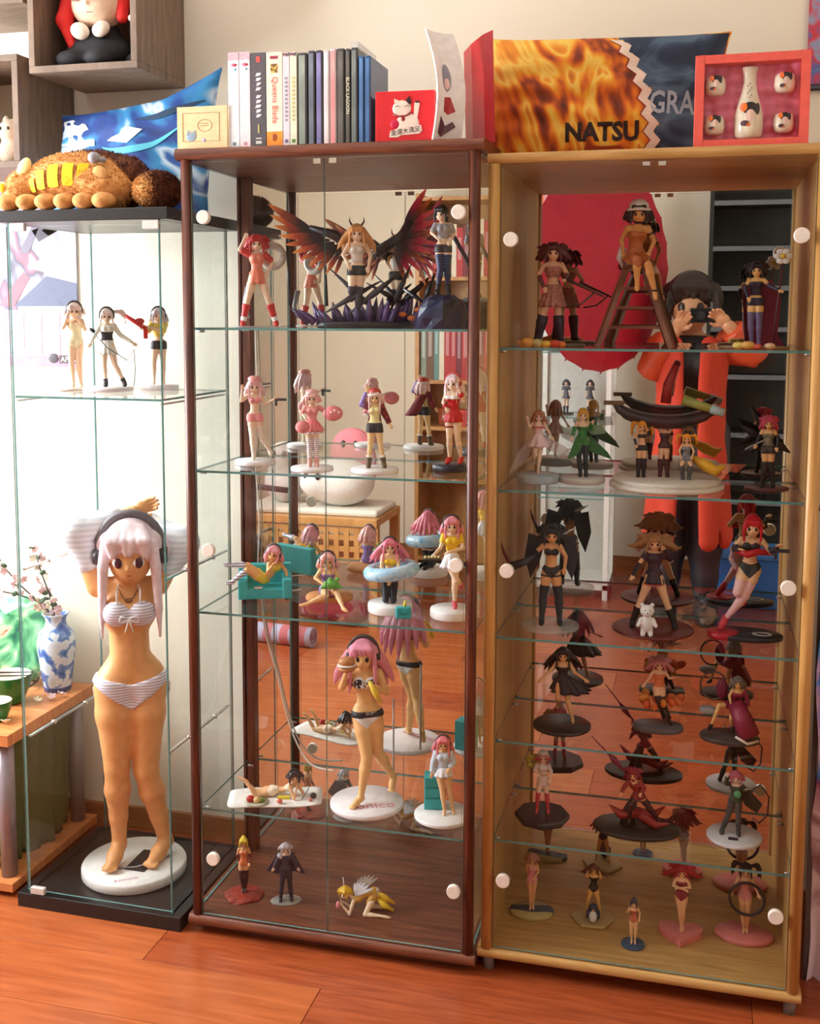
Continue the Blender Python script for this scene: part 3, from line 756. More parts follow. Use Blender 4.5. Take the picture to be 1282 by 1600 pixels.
for (a, b, c_, colr) in (((-0.06, 0.15), (0.02, 0.115), (0.15, 0.165), (90, 190, 214)), ((0.06, 0.08), (0.11, 0.045), (0.165, 0.075), (190, 218, 220)), ((0.02, 0.205), (0.09, 0.20), (0.19, 0.20), (30, 60, 90))):
    mm = MB(); N = 16; vs = []
    for k in range(N + 1):
        t = k / N; x = (1 - t) ** 2 * a[0] + 2 * t * (1 - t) * b[0] + t * t * c_[0]; z = (1 - t) ** 2 * a[1] + 2 * t * (1 - t) * b[1] + t * t * c_[1]
        h_ = 0.001 + 0.006 * math.sin(PI * t); vs += [bfront(x, z - h_), bfront(x, z + h_)]
    mm.add(vs, [(2 * k, 2 * k + 2, 2 * k + 3, 2 * k + 1) for k in range(N)], True).build('swirl_print', pvc(colr, rough=0.7), bcu)
# --- boxed porcelain sake set
bx = thing('sake_set_box', 'coral red display box with pink satin lining and clear window', 'box', (1.1695, 0.045, TOPO), -0.02)
W2, HB, DB = 0.1045, 0.172, 0.055
CORAL = pvc((236, 98, 84), rough=0.45)
m = MB().box(-W2, -W2 + 0.017, 0, DB, 0, HB).box(W2 - 0.017, W2, 0, DB, 0, HB).box(-W2 + 0.017, W2 - 0.017, 0, DB, 0, 0.014).box(-W2 + 0.017, W2 - 0.017, 0, DB, HB - 0.016, HB)
m.build('frame', CORAL, bx, bevel=0.001); MB().box(-W2 + 0.001, W2 - 0.001, DB - 0.003, DB, 0.001, HB - 0.001).build('back', CORAL, bx)
SATIN = pvc((234, 122, 152), rough=0.28)
f = Field((-0.095, -0.01, 0.004), (0.095, 0.055, 0.17), 0.0035)
f.cone((-0.088, 0.045, 0.02), (-0.088, 0.045, 0.15), 0.016); f.f[:] = 9
for i in range(8):
    for j in range(7):
        f.ell((-0.084 + i * 0.024 + random.uniform(-.004, .004), 0.046, 0.018 + j * 0.0225 + random.uniform(-.004, .004)), (0.018, 0.016 + 0.006 * random.random(), 0.016), k=0.006)
f.build('satin_lining', SATIN, bx)
MB().box(-W2 + 0.017, W2 - 0.017, 0.0015, 0.0022, 0.014, HB - 0.016).build('window_film', glass('film', (0.98, 0.98, 0.98)), bx)
PORC = pvc((238, 226, 200), rough=0.15)
def lady(par, c, s_, ry):
    """a small painted portrait: orange flower, black hair, pale face, dark robe, wrapped on the round of the piece"""
    def sur(x, z): return (c[0] + x, c[1] - math.sqrt(max(1e-6, ry * ry - x * x)) - 0.0004, c[2] + z)
    def el(cx, cz, rx, rz, mat, nm):
        vs = [sur(cx * s_, cz * s_)] + [sur((cx + rx * math.cos(t)) * s_, (cz + rz * math.sin(t)) * s_) for t in np.linspace(0, 2 * PI, 15)[:-1]]
        MB().add(vs, [(0, 1 + i, 1 + (i + 1) % 14) for i in range(14)]).build(nm, mat, par)
    el(0.05, 0.45, 0.42, 0.34, pvc((40, 32, 34)), 'hair_print'); el(0.45, 0.42, 0.12, 0.32, pvc((50, 40, 40)), 'hair_print')
    el(-0.30, 0.52, 0.20, 0.24, pvc((240, 112, 30)), 'flower_print')
def ladyface(par, c, s_, ry):
    def sur(x, z): return (c[0] + x, c[1] - math.sqrt(max(1e-6, ry * ry - x * x)) - 0.0008, c[2] + z)
    for cx, cz, rx, rz, col, nm in ((0.08, 0.18, 0.26, 0.32, (240, 206, 190), 'face_print'), (-0.22, -0.25, 0.24, 0.16, (84, 56, 66), 'robe_print'), (-0.02, -0.33, 0.10, 0.09, (226, 110, 50), 'robe_print')):
        vs = [sur(cx * s_, cz * s_)] + [sur((cx + rx * math.cos(t)) * s_, (cz + rz * math.sin(t)) * s_) for t in np.linspace(0, 2 * PI, 15)[:-1]]
        MB().add(vs, [(0, 1 + i, 1 + (i + 1) % 14) for i in range(14)]).build(nm, pvc(col, rough=0.3), par)
bt = thing('sake_bottle', 'white porcelain sake bottle painted with a lady, in the coral box', 'bottle', (1.1665, 0.0718, TOPO + 0.0155), -0.02)
MB().lathe([(0.018, 0), (0.025, 0.006), (0.0268, 0.022), (0.0262, 0.045), (0.0215, 0.066), (0.0150, 0.088), (0.0120, 0.106), (0.0125, 0.122), (0.0155, 0.134), (0.0140, 0.1345), (0.010, 0.125), (0.0, 0.12)], n=28).build('bottle', PORC, bt)
lady(bt, (0, 0, 0.04), 0.034, 0.0268); ladyface(bt, (0, 0, 0.036), 0.034, 0.0268)
for k in range(7):
    x, z = 0.004 * math.sin(k * 2.1), 0.076 + k * 0.0045; MB().ell((x, -0.0185 + 0.0006 * k, z), (0.0012, 0.0006, 0.0012), n=6, m=4).build('speckle', pvc((70, 60, 60)), bt)
for i, (px, pz, wh) in enumerate(((-0.0665, 0.1, 'upper cup beside the dark blue cushion'), (0.0605, 0.1, 'upper cup away from the cushions'), (-0.0665, 0.026, 'lower cup beside the dark blue cushion'), (0.0605, 0.026, 'lower cup away from the cushions'))):
    c = thing('sake_cup', 'white porcelain sake cup in the coral box, ' + wh, 'cup', (1.1695 + px, 0.0685, TOPO + pz), -0.02, 'sake cups in the coral box')
    MB().lathe([(0.010, 0), (0.017, 0.004), (0.0195, 0.014), (0.0185, 0.027), (0.0165, 0.034), (0.0155, 0.0335), (0.016, 0.014), (0.0, 0.006)], n=24).build('cup', PORC, c)
    lady(c, (0, 0, 0.018), 0.022, 0.0194); ladyface(c, (0, 0, 0.016), 0.022, 0.0194)

# --- brown plush bolster with yellow windows on the glass tower
FUR = two((196, 132, 70), (232, 176, 108), 'noise', 70, 0.95, sharp=False, bump=0.8)
FURD = two((70, 34, 20), (112, 58, 32), 'noise', 70, 0.95, sharp=False, bump=0.8)
pt = thing('plush_toy', 'tan and dark brown furry plush toy with yellow felt patches and many stubby feet', 'plush toy', (-0.25, 0.085, TOPG), 0.0)
f = Field((-0.24, -0.11, -0.005), (0.14, 0.11, 0.17), 0.004)
f.ell((-0.035, 0.0, 0.072), (0.118, 0.066, 0.060), 0.02); f.ell((0.045, -0.01, 0.05), (0.07, 0.062, 0.048), 0.02)
f.ell((-0.165, -0.005, 0.055), (0.042, 0.045, 0.042), 0.02); f.ell((-0.178, -0.03, 0.03), (0.03, 0.02, 0.022), 0.01)
body = f.build('body', FUR, pt)
g = Field((-0.24, -0.11, -0.005), (0.14, 0.11, 0.17), 0.004)
g.ell((-0.02, 0.035, 0.085), (0.122, 0.055, 0.058), 0.02); g.ell((-0.125, 0.02, 0.065), (0.028, 0.04, 0.045), 0.02); g.ell((0.085, 0.02, 0.065), (0.045, 0.05, 0.055), 0.02)
dbk = g.build('dark_back', FURD, pt)
for k in range(6):
    x = -0.165 + k * 0.047
    h_ = Field((x - 0.035, -0.105, -0.004), (x + 0.035, -0.03, 0.05), 0.003); h_.ell((x, -0.068, 0.018), (0.026, 0.028, 0.0185), 0.0)
    h_.build('foot', FUR, pt)
YEL = pvc((250, 206, 24), rough=0.8)
for k, (x, w_, z, h_) in enumerate(((-0.118, 0.010, 0.058, 0.026), (-0.090, 0.014, 0.068, 0.036), (-0.055, 0.016, 0.075, 0.042), (-0.018, 0.015, 0.077, 0.042), (0.016, 0.014, 0.080, 0.036))):
    vs = []; cols = 7
    for j in range(cols):
        for i in range(cols):
            u = -1 + 2 * i / (cols - 1); v = -1 + 2 * j / (cols - 1)
            xx = x + w_ * u * 0.85; zz_ = z + h_ * 0.6 * v * (1 - 0.08 * u * u)
            a = 1 - ((xx + 0.035) / 0.124) ** 2 - ((zz_ - 0.072) / 0.066) ** 2
            vs.append((xx, -0.066 * math.sqrt(max(0.02, a)) - 0.0035, zz_))
    MB().add(vs, [(j * cols + i, j * cols + i + 1, (j + 1) * cols + i + 1, (j + 1) * cols + i) for j in range(cols - 1) for i in range(cols - 1)], True).build('felt_patch', YEL, pt)
MB().ell((-0.150, -0.03, 0.098), (0.016, 0.008, 0.026), Matrix.Rotation(0.5, 3, 'Y')).build('ear', pvc((232, 220, 150), rough=0.9), pt)
MB().ell((-0.200, -0.042, 0.055), (0.007, 0.005, 0.011)).build('button_eye', YEL, pt)
MB().ell((0.043, -0.058, 0.112), (0.014, 0.012, 0.013)).ell((0.058, -0.05, 0.108), (0.010, 0.010, 0.007)).build('grey_button', pvc((150, 148, 150), rough=0.5), pt)
MB().ell((0.058, -0.062, 0.075), (0.018, 0.006, 0.02), Matrix.Rotation(-0.4, 3, 'Y')).build('muzzle', pvc((214, 160, 96), rough=0.9), pt)
def fur(name, mat, par, src, count, L, rad, dn=(0, 0, 0)):
    me = src.data; N = len(me.polygons); rng = random.Random(5); vs = []; fs = []
    for _ in range(count):
        p = me.polygons[rng.randrange(N)]; c = p.center; nn = (p.normal + Vector((rng.uniform(-.6, .6), rng.uniform(-.6, .6), rng.uniform(-.6, .6))) + Vector(dn)).normalized()
        u = nn.orthogonal().normalized(); v = nn.cross(u); o = len(vs); tip = c + nn * L * rng.uniform(.6, 1.2)
        vs += [c + u * rad, c - u * rad * .5 + v * rad, c - u * rad * .5 - v * rad, tip]; fs += [(o, o + 1, o + 3), (o + 1, o + 2, o + 3), (o + 2, o, o + 3)]
    x = MB().add(vs, fs); m_ = bpy.data.meshes.new(name); m_.from_pydata([tuple(q) for q in vs], [], fs); m_.materials.append(mat)
    o = obj(name, m_, par); o['kind'] = 'stuff'; return o
fur('fur', FUR, pt, body, 5000, 0.007, 0.0011); fur('dark_fur', FURD, pt, dbk, 3500, 0.007, 0.0011)
fb = thing('fur_ball', 'dark brown fluffy ball with a tan edge, beside the plush toy', 'plush ball', (-0.072, 0.062, TOPG), 0)
f = Field((-0.06, -0.055, -0.004), (0.06, 0.055, 0.085), 0.0035); f.ell((0, 0, 0.041), (0.050, 0.042, 0.041))
b1 = f.build('ball', FURD, fb); fur('fur', FURD, fb, b1, 3500, 0.008, 0.0011)
f = Field((-0.06, -0.055, -0.004), (0.02, 0.055, 0.085), 0.0035); f.ell((-0.010, -0.006, 0.041), (0.044, 0.039, 0.037))
b2 = f.build('tan_side', FUR, fb); fur('tan_fur', FUR, fb, b2, 1500, 0.006, 0.0011)

# --- cube shelves on the wall with dolls
def cube_shelf(label, x0, x1, z0, z1, yf=0.2, t=0.016):
    s_ = thing('cube_shelf', label, 'shelf', ((x0 + x1) / 2, 0.448, z0)); w_ = (x1 - x0) / 2; h_ = z1 - z0; d = 0.448 - yf
    MB().box(-w_, w_, -d, 0, 0, t).build('bottom_board', GREYWOOD, s_, bevel=0.0008, seg=1); MB().box(-w_, w_, -d, 0, h_ - t, h_).build('top_board', GREYWOOD, s_, bevel=0.0008, seg=1)
    MB().box(-w_, -w_ + t, -d, 0, t, h_ - t).build('side_board', GREYWOOD, s_, bevel=0.0008, seg=1); MB().box(w_ - t, w_, -d, 0, t, h_ - t).build('side_board', GREYWOOD, s_, bevel=0.0008, seg=1)
    return s_
cube_shelf('taupe wooden cube shelf on the wall holding the red haired doll', -0.474, -0.19, 1.970, 2.25)
cube_shelf('taupe wooden cube shelf on the wall holding pale pink toys', -0.79, -0.506, 1.752, 2.018)
cube_shelf('taupe wooden cube shelf seen from below, highest by the ceiling side', -0.81, -0.486, 2.135, 2.41)
d = thing('cloth_doll', 'red haired cloth doll in a black suit with a white ruffle, in the cube shelf', 'doll', (-0.345, 0.30, 1.986))
f = Field((-0.12, -0.1, -0.005), (0.12, 0.1, 0.26), 0.005); f.ell((0.0, 0.0, 0.045), (0.085, 0.055, 0.045), 0.02); f.ell((0.0, 0.01, 0.09), (0.05, 0.04, 0.04), 0.02); f.ell((-0.045, -0.05, 0.022), (0.04, 0.03, 0.022), 0.01); f.ell((0.03, -0.05, 0.022), (0.035, 0.03, 0.022), 0.01)
f.build('suit', pvc((34, 32, 38), rough=0.8), d)
f = Field((-0.1, -0.1, 0.08), (0.1, 0.1, 0.26), 0.005); f.ell((0.008, -0.012, 0.155), (0.066, 0.055, 0.058)); f.ell((0.008, -0.069, 0.148), (0.006, 0.006, 0.006), 0.006); f.build('head', pvc((240, 206, 178), rough=0.8), d)
f = Field((-0.13, -0.1, 0.02), (0.13, 0.1, 0.27), 0.005); f.ell((0.0, 0.015, 0.175), (0.08, 0.062, 0.066), 0.01)
f.chain([(-0.066, -0.01, 0.18), (-0.072, -0.03, 0.12), (-0.05, -0.035, 0.06)], [0.022, 0.02, 0.012], 0.01); f.chain([(0.072, -0.01, 0.18), (0.076, -0.02, 0.12)], [0.02, 0.014], 0.01)
f.build('hair', pvc((226, 34, 30), rough=0.7), d)
MB().ell((-0.022, -0.048, 0.088), (0.026, 0.014, 0.02), Matrix.Rotation(0.4, 3, 'Y')).ell((0.034, -0.048, 0.09), (0.024, 0.014, 0.018), Matrix.Rotation(-0.4, 3, 'Y')).build('ruffle', pvc((238, 222, 206), rough=0.9), d)
gm = MB()
for cx in (-0.018, 0.032): gm.tube([(cx + 0.019 * math.cos(2 * PI * k / 18), -0.068, 0.168 + 0.016 * math.sin(2 * PI * k / 18)) for k in range(19)], 0.0013, 5)
gm.build('spectacles', pvc((120, 60, 50), rough=0.3), d)
for cx in (-0.018, 0.032): MB().ell((cx, -0.066, 0.168), (0.006, 0.003, 0.008)).build('eye', pvc((50, 60, 40)), d)
MB().box(0.008, 0.024, -0.069, -0.067, 0.124, 0.1255).build('mouth', pvc((150, 80, 60)), d)
k2 = thing('black_toy', 'black plush toy with a white button and gold trim, beside the red haired doll', 'toy', (-0.236, 0.31, 1.986))
f = Field((-0.045, -0.05, -0.005), (0.045, 0.05, 0.22), 0.004); f.ell((0, 0, 0.10), (0.028, 0.03, 0.07), 0.01); f.ell((0.0, 0, 0.18), (0.026, 0.026, 0.03), 0.01); f.ell((0.0, -0.015, 0.02), (0.03, 0.034, 0.02), 0.01)
f.build('body', pvc((30, 30, 34), rough=0.8), k2); MB().ell((-0.012, -0.03, 0.118), (0.007, 0.005, 0.008)).build('button', pvc((236, 232, 226)), k2)
MB().tube([(-0.022, -0.03, 0.022), (0.0, -0.045, 0.024), (0.02, -0.036, 0.022)], 0.0025, 6).build('gold_trim', pvc((206, 168, 60), rough=0.3), k2)
for i, (x, c_, lb, s_) in enumerate(((-0.60, (236, 214, 190), 'cream egg shaped plush in the lower cube shelf', 1.0), (-0.548, (240, 190, 180), 'pale pink plush with a dark eye in the lower cube shelf', 0.85))):
    p_ = thing('small_plush', lb, 'plush toy', (x, 0.31, 1.768))
    f = Field((-0.05, -0.05, -0.004), (0.05, 0.05, 0.14), 0.004); f.ell((0, 0, 0.036 * s_), (0.034 * s_, 0.034, 0.036 * s_), 0.012); f.ell((0, -0.004, 0.088 * s_), (0.03 * s_, 0.03, 0.03 * s_), 0.012); f.ell((0.015, 0, 0.115 * s_), (0.009, 0.008, 0.014), 0.006); f.ell((-0.015, 0, 0.115 * s_), (0.009, 0.008, 0.014), 0.006)
    f.build('body', two(c_, tuple(int(k * 0.93) for k in c_), 'noise', 90, 0.95, sharp=False, bump=0.5), p_)
    for sx in (-1, 1): MB().ell((sx * 0.011 * s_, -0.033, 0.092 * s_), (0.0035, 0.002, 0.0045)).build('eye', pvc((40, 30, 30)), p_)

# --- calendar on the wall behind the glass tower
ca = thing('wall_calendar', 'pink wall calendar with a pale abstract picture and the month of April', 'calendar', (-0.70, 0.448, 1.262))
cw = 0.19
MB().box(-cw, cw, -0.003, 0, 0, 0.15).build('grid_sheet', pvc((240, 196, 216), rough=0.7), ca)
MB().box(-cw, cw, -0.0035, 0, 0.15, 0.47).build('picture_sheet', ramp_mat('calendar_picture', [(0.3, (232, 226, 236)), (0.45, (196, 190, 208)), (0.52, (90, 84, 104)), (0.56, (206, 110, 130)), (0.62, (238, 232, 238)), (0.8, (150, 150, 180))], scale=2.2, dist=2.2, vec=(1.4, 1, 0.9), detail=2, rough=0.6), ca)
m = MB()
for k in range(6): m.box(-cw, cw, -0.0036, -0.003, 0.034 + k * 0.0185, 0.0349 + k * 0.0185)
for k in range(8): m.box(-cw + k * 2 * cw / 7 - 0.0004, -cw + k * 2 * cw / 7 + 0.0004, -0.0036, -0.003, 0.03, 0.145)
m.build('grid_lines', pvc((176, 110, 140)), ca)
MB().box(-cw, cw, -0.0036, -0.003, 0.0, 0.028).build('pink_band', two((226, 120, 168), (240, 150, 190), 'noise', 30, sharp=False), ca)
MB().ell((0.115, -0.003, 0.02), (0.019, 0.0012, 0.014)).build('dark_flower', pvc((60, 44, 56)), ca)
MB().box(0.132, 0.189, -0.0040, -0.003, 0.008, 0.03).build('month_strip', pvc((58, 44, 56)), ca)
text('APRIL', 0.020, pvc((250, 246, 250)), ca, (0.1615, -0.0048, 0.0185), FRONT)
for poly, c_ in (([(0.02, 0.30), (0.10, 0.44), (0.115, 0.44), (0.05, 0.30)], (120, 110, 128)), ([(0.06, 0.36), (0.19, 0.40), (0.19, 0.385), (0.08, 0.33)], (70, 62, 76)), ([(0.05, 0.26), (0.17, 0.35), (0.185, 0.32), (0.10, 0.25)], (246, 236, 226)), ([(0.09, 0.36), (0.13, 0.38), (0.14, 0.36), (0.11, 0.345)], (206, 70, 84)), ([(0.0, 0.16), (0.19, 0.16), (0.19, 0.22), (0.10, 0.24)], (96, 100, 128)), ([(-0.05, 0.16), (0.03, 0.25), (0.05, 0.235), (0.0, 0.16)], (214, 100, 116))):
    MB().prism(poly, -0.0042, -0.0034).build('picture_shape', pvc(c_, rough=0.6), ca)

# --- small table left of the tower with vase, plate and cups
ta = thing('side_table', 'orange wood side table with grey tube legs beside the glass tower', 'table', (-0.475, 0.03, 0))
ORW = wood('table_wood', (196, 118, 66), (226, 152, 92), (2, 10, 2))
MB().box(-0.60, 0, 0, 0.39, 0.376, 0.405).build('table_top', ORW, ta, bevel=0.0015); MB().box(-0.60, 0, 0, 0.39, 0.014, 0.036).build('lower_board', ORW, ta, bevel=0.0015)
for x in (-0.035, -0.565):
    for y in (0.04, 0.35): MB().cyl((x, y, 0.036), (x, y, 0.376), 0.0195, n=20).build('leg', pvc((150, 140, 146), rough=0.35, metal=0.3), ta)
    for y in (0.04, 0.35): MB().cyl((x, y, 0), (x, y, 0.014), 0.014, n=12).build('foot', BLACKBROWN, ta)
va = thing('porcelain_vase', 'blue and white porcelain vase holding blossom branches on the side table', 'vase', (-0.545, 0.355, 0.405))
VB = ramp_mat('blue_white_glaze', [(0.40, (56, 96, 178)), (0.47, (110, 150, 208)), (0.52, (222, 228, 236)), (0.7, (206, 214, 226))], scale=26, dist=0.6, detail=3, rough=0.12)
MB().lathe([(0.034, 0), (0.036, 0.01), (0.043, 0.06), (0.049, 0.11), (0.050, 0.135), (0.044, 0.158), (0.030, 0.172), (0.026, 0.186), (0.028, 0.198), (0.036, 0.208), (0.033, 0.2085), (0.024, 0.195), (0.0, 0.19)], n=32).build('vase', VB, va)
MB().lathe([(0.0348, 0), (0.0365, 0.010), (0.0378, 0.014), (0.036, 0.014)], n=32, caps=False).build('foot_band', pvc((44, 70, 140), rough=0.15), va)
rng = random.Random(3)
PETAL = pvc((240, 206, 210), rough=0.7); CREAMP = pvc((240, 232, 204), rough=0.7); LEAF = pvc((70, 96, 70), rough=0.7)
fm = {}
def flower_mesh(mat, s_):
    k = (mat.name, s_)
    if k in fm: return fm[k]
    m = MB()
    for i in range(5):
        a = 2 * PI * i / 5; M_ = Matrix.Rotation(a, 3, 'Z') @ Matrix.Rotation(-0.5, 3, 'Y')
        m.ell(M_ @ Vector((0.6 * s_, 0, 0)), (0.55 * s_, 0.42 * s_, 0.12 * s_), M_, 8, 5)
    m.ell((0, 0, 0.1 * s_), 0.22 * s_, None, 8, 5); fm[k] = m.mesh('blossom', mat); return fm[k]
br = [[(0, 0, 0.19), (-0.01, -0.01, 0.26), (-0.03, -0.01, 0.31), (-0.05, 0.0, 0.35), (-0.055, 0.0, 0.385)], [(0, 0, 0.19), (-0.05, -0.02, 0.25), (-0.09, -0.03, 0.29), (-0.13, -0.03, 0.33), (-0.16, -0.03, 0.38)],
      [(0, 0, 0.19), (-0.03, -0.02, 0.24), (-0.08, -0.05, 0.265), (-0.15, -0.07, 0.28)], [(0, 0, 0.19), (0.005, 0.0, 0.23), (-0.012, -0.01, 0.27)]]
bl = thing('blossom_branches', 'pale pink artificial blossom branches standing in the porcelain vase', 'flowers', (-0.545, 0.355, 0.405))
for bi, b_ in enumerate(br):
    MB().tube(b_, 0.0022, 6, [1, .9, .8, .7, .5][:len(b_)]).build('branch', pvc((74, 62, 54), rough=0.8), bl)
    for i in range(1, len(b_)):
        for _ in range(3):
            t = rng.random(); p = Vector(b_[i - 1]).lerp(Vector(b_[i]), t) + Vector((rng.uniform(-.014, .014), rng.uniform(-.018, .006), rng.uniform(-.01, .012)))
            obj('blossom', flower_mesh((PETAL, CREAMP)[rng.random() < .4], 0.012), bl, None, p, (rng.uniform(0.6, 2.0), rng.uniform(-.6, .6), rng.uniform(0, 6)))
        p = Vector(b_[i]) + Vector((rng.uniform(-.01, .01), -.008, rng.uniform(-.01, .01)))
        MB().ell(p, (0.010, 0.003, 0.007), Euler((rng.uniform(-1, 1), rng.uniform(-1, 1), 0)).to_matrix(), 8, 5).build('leaf', LEAF, bl)
pl_ = thing('display_plate', 'green and red painted round plate leaning on a stand behind the vase', 'plate', (-0.665, 0.365, 0.405)); pl_.rotation_euler = (-0.2, 0, 0)
PLG = ramp_mat('painted_plate', [(0.3, (30, 50, 84)), (0.44, (60, 140, 96)), (0.54, (130, 200, 150)), (0.6, (206, 226, 190)), (0.68, (210, 70, 50)), (0.8, (60, 130, 80))], scale=9, dist=1.4, detail=3, rough=0.15)
MB().lathe([(0.0, 0.0), (0.07, 0.002), (0.115, 0.016), (0.117, 0.019), (0.07, 0.007), (0.0, 0.005)], n=40).build('plate', PLG, pl_, loc=(0, 0, 0.122), rot=(PI / 2, 0, 0))
MB().tube([(-0.06, -0.05, 0.004), (-0.05, 0.0, 0.012), (-0.045, 0.03, 0.05)], 0.003, 6).tube([(0.06, -0.05, 0.004), (0.05, 0.0, 0.012), (0.045, 0.03, 0.05)], 0.003, 6).tube([(-0.05, 0, 0.012), (0.05, 0, 0.012)], 0.003, 6).build('stand', pvc((60, 34, 22), rough=0.4), pl_)
for i, (x, y, r, h_, lb) in enumerate(((-0.560, 0.115, 0.034, 0.05, 'green cup with white inside near the table front edge'), (-0.605, 0.235, 0.052, 0.075, 'larger dark green bowl behind the green cup'))):
    c_ = thing('green_cup', lb, 'cup', (x, y, 0.405))
    MB().lathe([(0, 0), (r * 0.5, 0), (r * 0.62, 0.004), (r * 0.95, h_ * 0.6), (r, h_)], n=26, caps=False).build('outside', pvc((40, 112, 52), rough=0.2), c_)
    MB().lathe([(r, h_), (r * 0.95, h_ + 0.001), (r * 0.88, h_ * 0.6), (r * 0.5, 0.008), (0, 0.006)], n=26, caps=False).build('inside', pvc((236, 238, 226), rough=0.2), c_)
for i, (x, y) in enumerate(((-0.512, 0.275), (-0.535, 0.245), (-0.50, 0.30), (-0.522, 0.09))):
    o = tag(obj('fallen_blossom', flower_mesh((PETAL, CREAMP)[i % 2], 0.0121 + 0.0001 * i), None, None, (x, y, 0.4125), (0.3, 0.2, i)), 'pale fallen blossom lying on the side table top', 'flower', 'fallen blossoms on the side table')
ch = tag(MB().tube([(-0.70, 0.16, 0.492), (-0.62, 0.19, 0.487), (-0.54, 0.23, 0.4835)], 0.0022, 6, [1.2, 1, .7]).build('chopstick', pvc((70, 40, 26))), 'dark wooden chopstick resting across the green bowl, front one', 'chopstick')
ch = tag(MB().tube([(-0.70, 0.19, 0.492), (-0.62, 0.22, 0.487), (-0.55, 0.255, 0.4835)], 0.0022, 6, [1.2, 1, .7]).build('chopstick', pvc((70, 40, 26))), 'dark wooden chopstick resting across the green bowl, rear one', 'chopstick')
# bundle of green cloth under the table
gb = thing('green_cloth_bundle', 'olive green cloth bag slumped on the lower board of the side table', 'bag', (-0.66, 0.20, 0.036))
OLV = pvc((112, 114, 52), rough=0.85)
f = Field((-0.12, -0.14, -0.004), (0.13, 0.17, 0.33), 0.007)
f.ell((0, 0.02, 0.10), (0.09, 0.11, 0.10), 0.03); f.chain([(0.03, 0.02, 0.12), (0.05, 0.09, 0.22), (0.06, 0.12, 0.30)], [0.06, 0.035, 0.02], 0.03); f.chain([(-0.03, -0.04, 0.14), (-0.02, 0.0, 0.24)], [0.05, 0.03], 0.03)
for k in range(9): f.chain([(0.095 * math.cos(k * .7), 0.02 + 0.11 * math.sin(k * .7), 0.02), (0.05 * math.cos(k * .7) + 0.02, 0.03 + 0.06 * math.sin(k * .7), 0.20)], [0.016, 0.008], 0.012)
f.build('bag', OLV, gb); MB().box(0.02, 0.1, -0.118, -0.108, 0.01, 0.07).build('label_patch', pvc((196, 214, 70), rough=0.6), gb, bevel=0.002)
dc = thing('draped_cloth', 'grey olive cloth hanging in folds under the side table top', 'cloth', (-0.512, 0.075, 0.037))
N = 40; vs = []; rn = 16
for j in range(rn + 1):
    for i in range(N + 1):
        y = 0.31 * i / N; z = 0.338 * j / rn
        vs.append((0.010 * math.sin(i * 0.9) * (1 - 0.5 * j / rn) + 0.006 * math.sin(i * 2.3 + j * 0.25) - 0.03 * (1 - j / rn) * (0.5 + 0.5 * math.sin(i * 0.2)), y, z))
K = len(vs); fs = [(j * (N + 1) + i, j * (N + 1) + i + 1, (j + 1) * (N + 1) + i + 1, (j + 1) * (N + 1) + i) for j in range(rn) for i in range(N)]
ring = list(range(N + 1)) + [j * (N + 1) + N for j in range(1, rn + 1)] + [rn * (N + 1) + i for i in range(N - 1, -1, -1)] + [j * (N + 1) for j in range(rn - 1, 0, -1)]
fs += [tuple(K + i for i in reversed(f_)) for f_ in fs] + [(ring[(i + 1) % len(ring)], ring[i], K + ring[i], K + ring[(i + 1) % len(ring)]) for i in range(len(ring))]
MB().add(vs + [(x - 0.004, y, z) for x, y, z in vs], fs, True).build('cloth', pvc((104, 104, 62), rough=0.9), dc)
gr = thing('dark_basket', 'dark brown woven basket on the lower board of the side table', 'basket', (-0.90, 0.22, 0.036))
MB().lathe([(0.06, 0), (0.075, 0.08), (0.085, 0.2), (0.08, 0.2), (0.07, 0.08), (0.0, 0.01)], n=28).build('basket', two((60, 40, 30), (96, 66, 44), 'wave', 60, 0.8, bump=0.5), gr)
# --- fabric prints at the right edge
wsu = thing('wall_scroll', 'blue and red printed wall scroll hanging above the sake set', 'wall scroll', (1.462, 0.440, 1.90))
MB().box(-0.164, 0.2, 0.0, 0.003, 0.0, 0.62).build('cloth', ramp_mat('scroll_print', [(0.3, (60, 80, 140)), (0.45, (150, 160, 190)), (0.52, (206, 60, 70)), (0.6, (90, 110, 170)), (0.75, (190, 190, 204))], scale=9, dist=1.5, rough=0.8), wsu)
MB().cyl((-0.166, 0, 0.62), (0.21, 0, 0.62), 0.007, n=12).cyl((-0.166, 0, 0.0), (0.21, 0, 0.0), 0.007, n=12).build('rod', pvc((40, 34, 40)), wsu)
bk = thing('printed_blanket', 'blue and pink printed blanket hanging beside the beech cabinet', 'blanket', (1.345, 0.16, 0.0))
N = 26; vs = []; rowsn = 24
for j in range(rowsn + 1):
    for i in range(N + 1):
        x = 0.42 * i / N; z = 1.02 * (1 - 0.12 * (i / N)) * j / rowsn
        vs.append((x + 0.006 * math.sin(j * .7), 0.022 * math.sin(i * 0.95 + 0.4) + 0.012 * math.sin(i * 2.1 + j * 0.3), z))
K = len(vs); fs = [(j * (N + 1) + i, j * (N + 1) + i + 1, (j + 1) * (N + 1) + i + 1, (j + 1) * (N + 1) + i) for j in range(rowsn) for i in range(N)]
BL, nt, b_ = _new('blanket_print')
tc = nt.nodes.new('ShaderNodeTexCoord'); sp = nt.nodes.new('ShaderNodeSeparateXYZ'); no = nt.nodes.new('ShaderNodeTexNoise'); no.inputs['Scale'].default_value = 7; no.inputs['Detail'].default_value = 4; no.inputs['Distortion'].default_value = 1.0
ad = nt.nodes.new('ShaderNodeMath'); ad.operation = 'MULTIPLY_ADD'; ad.inputs[1].default_value = 0.55; rr = nt.nodes.new('ShaderNodeValToRGB')
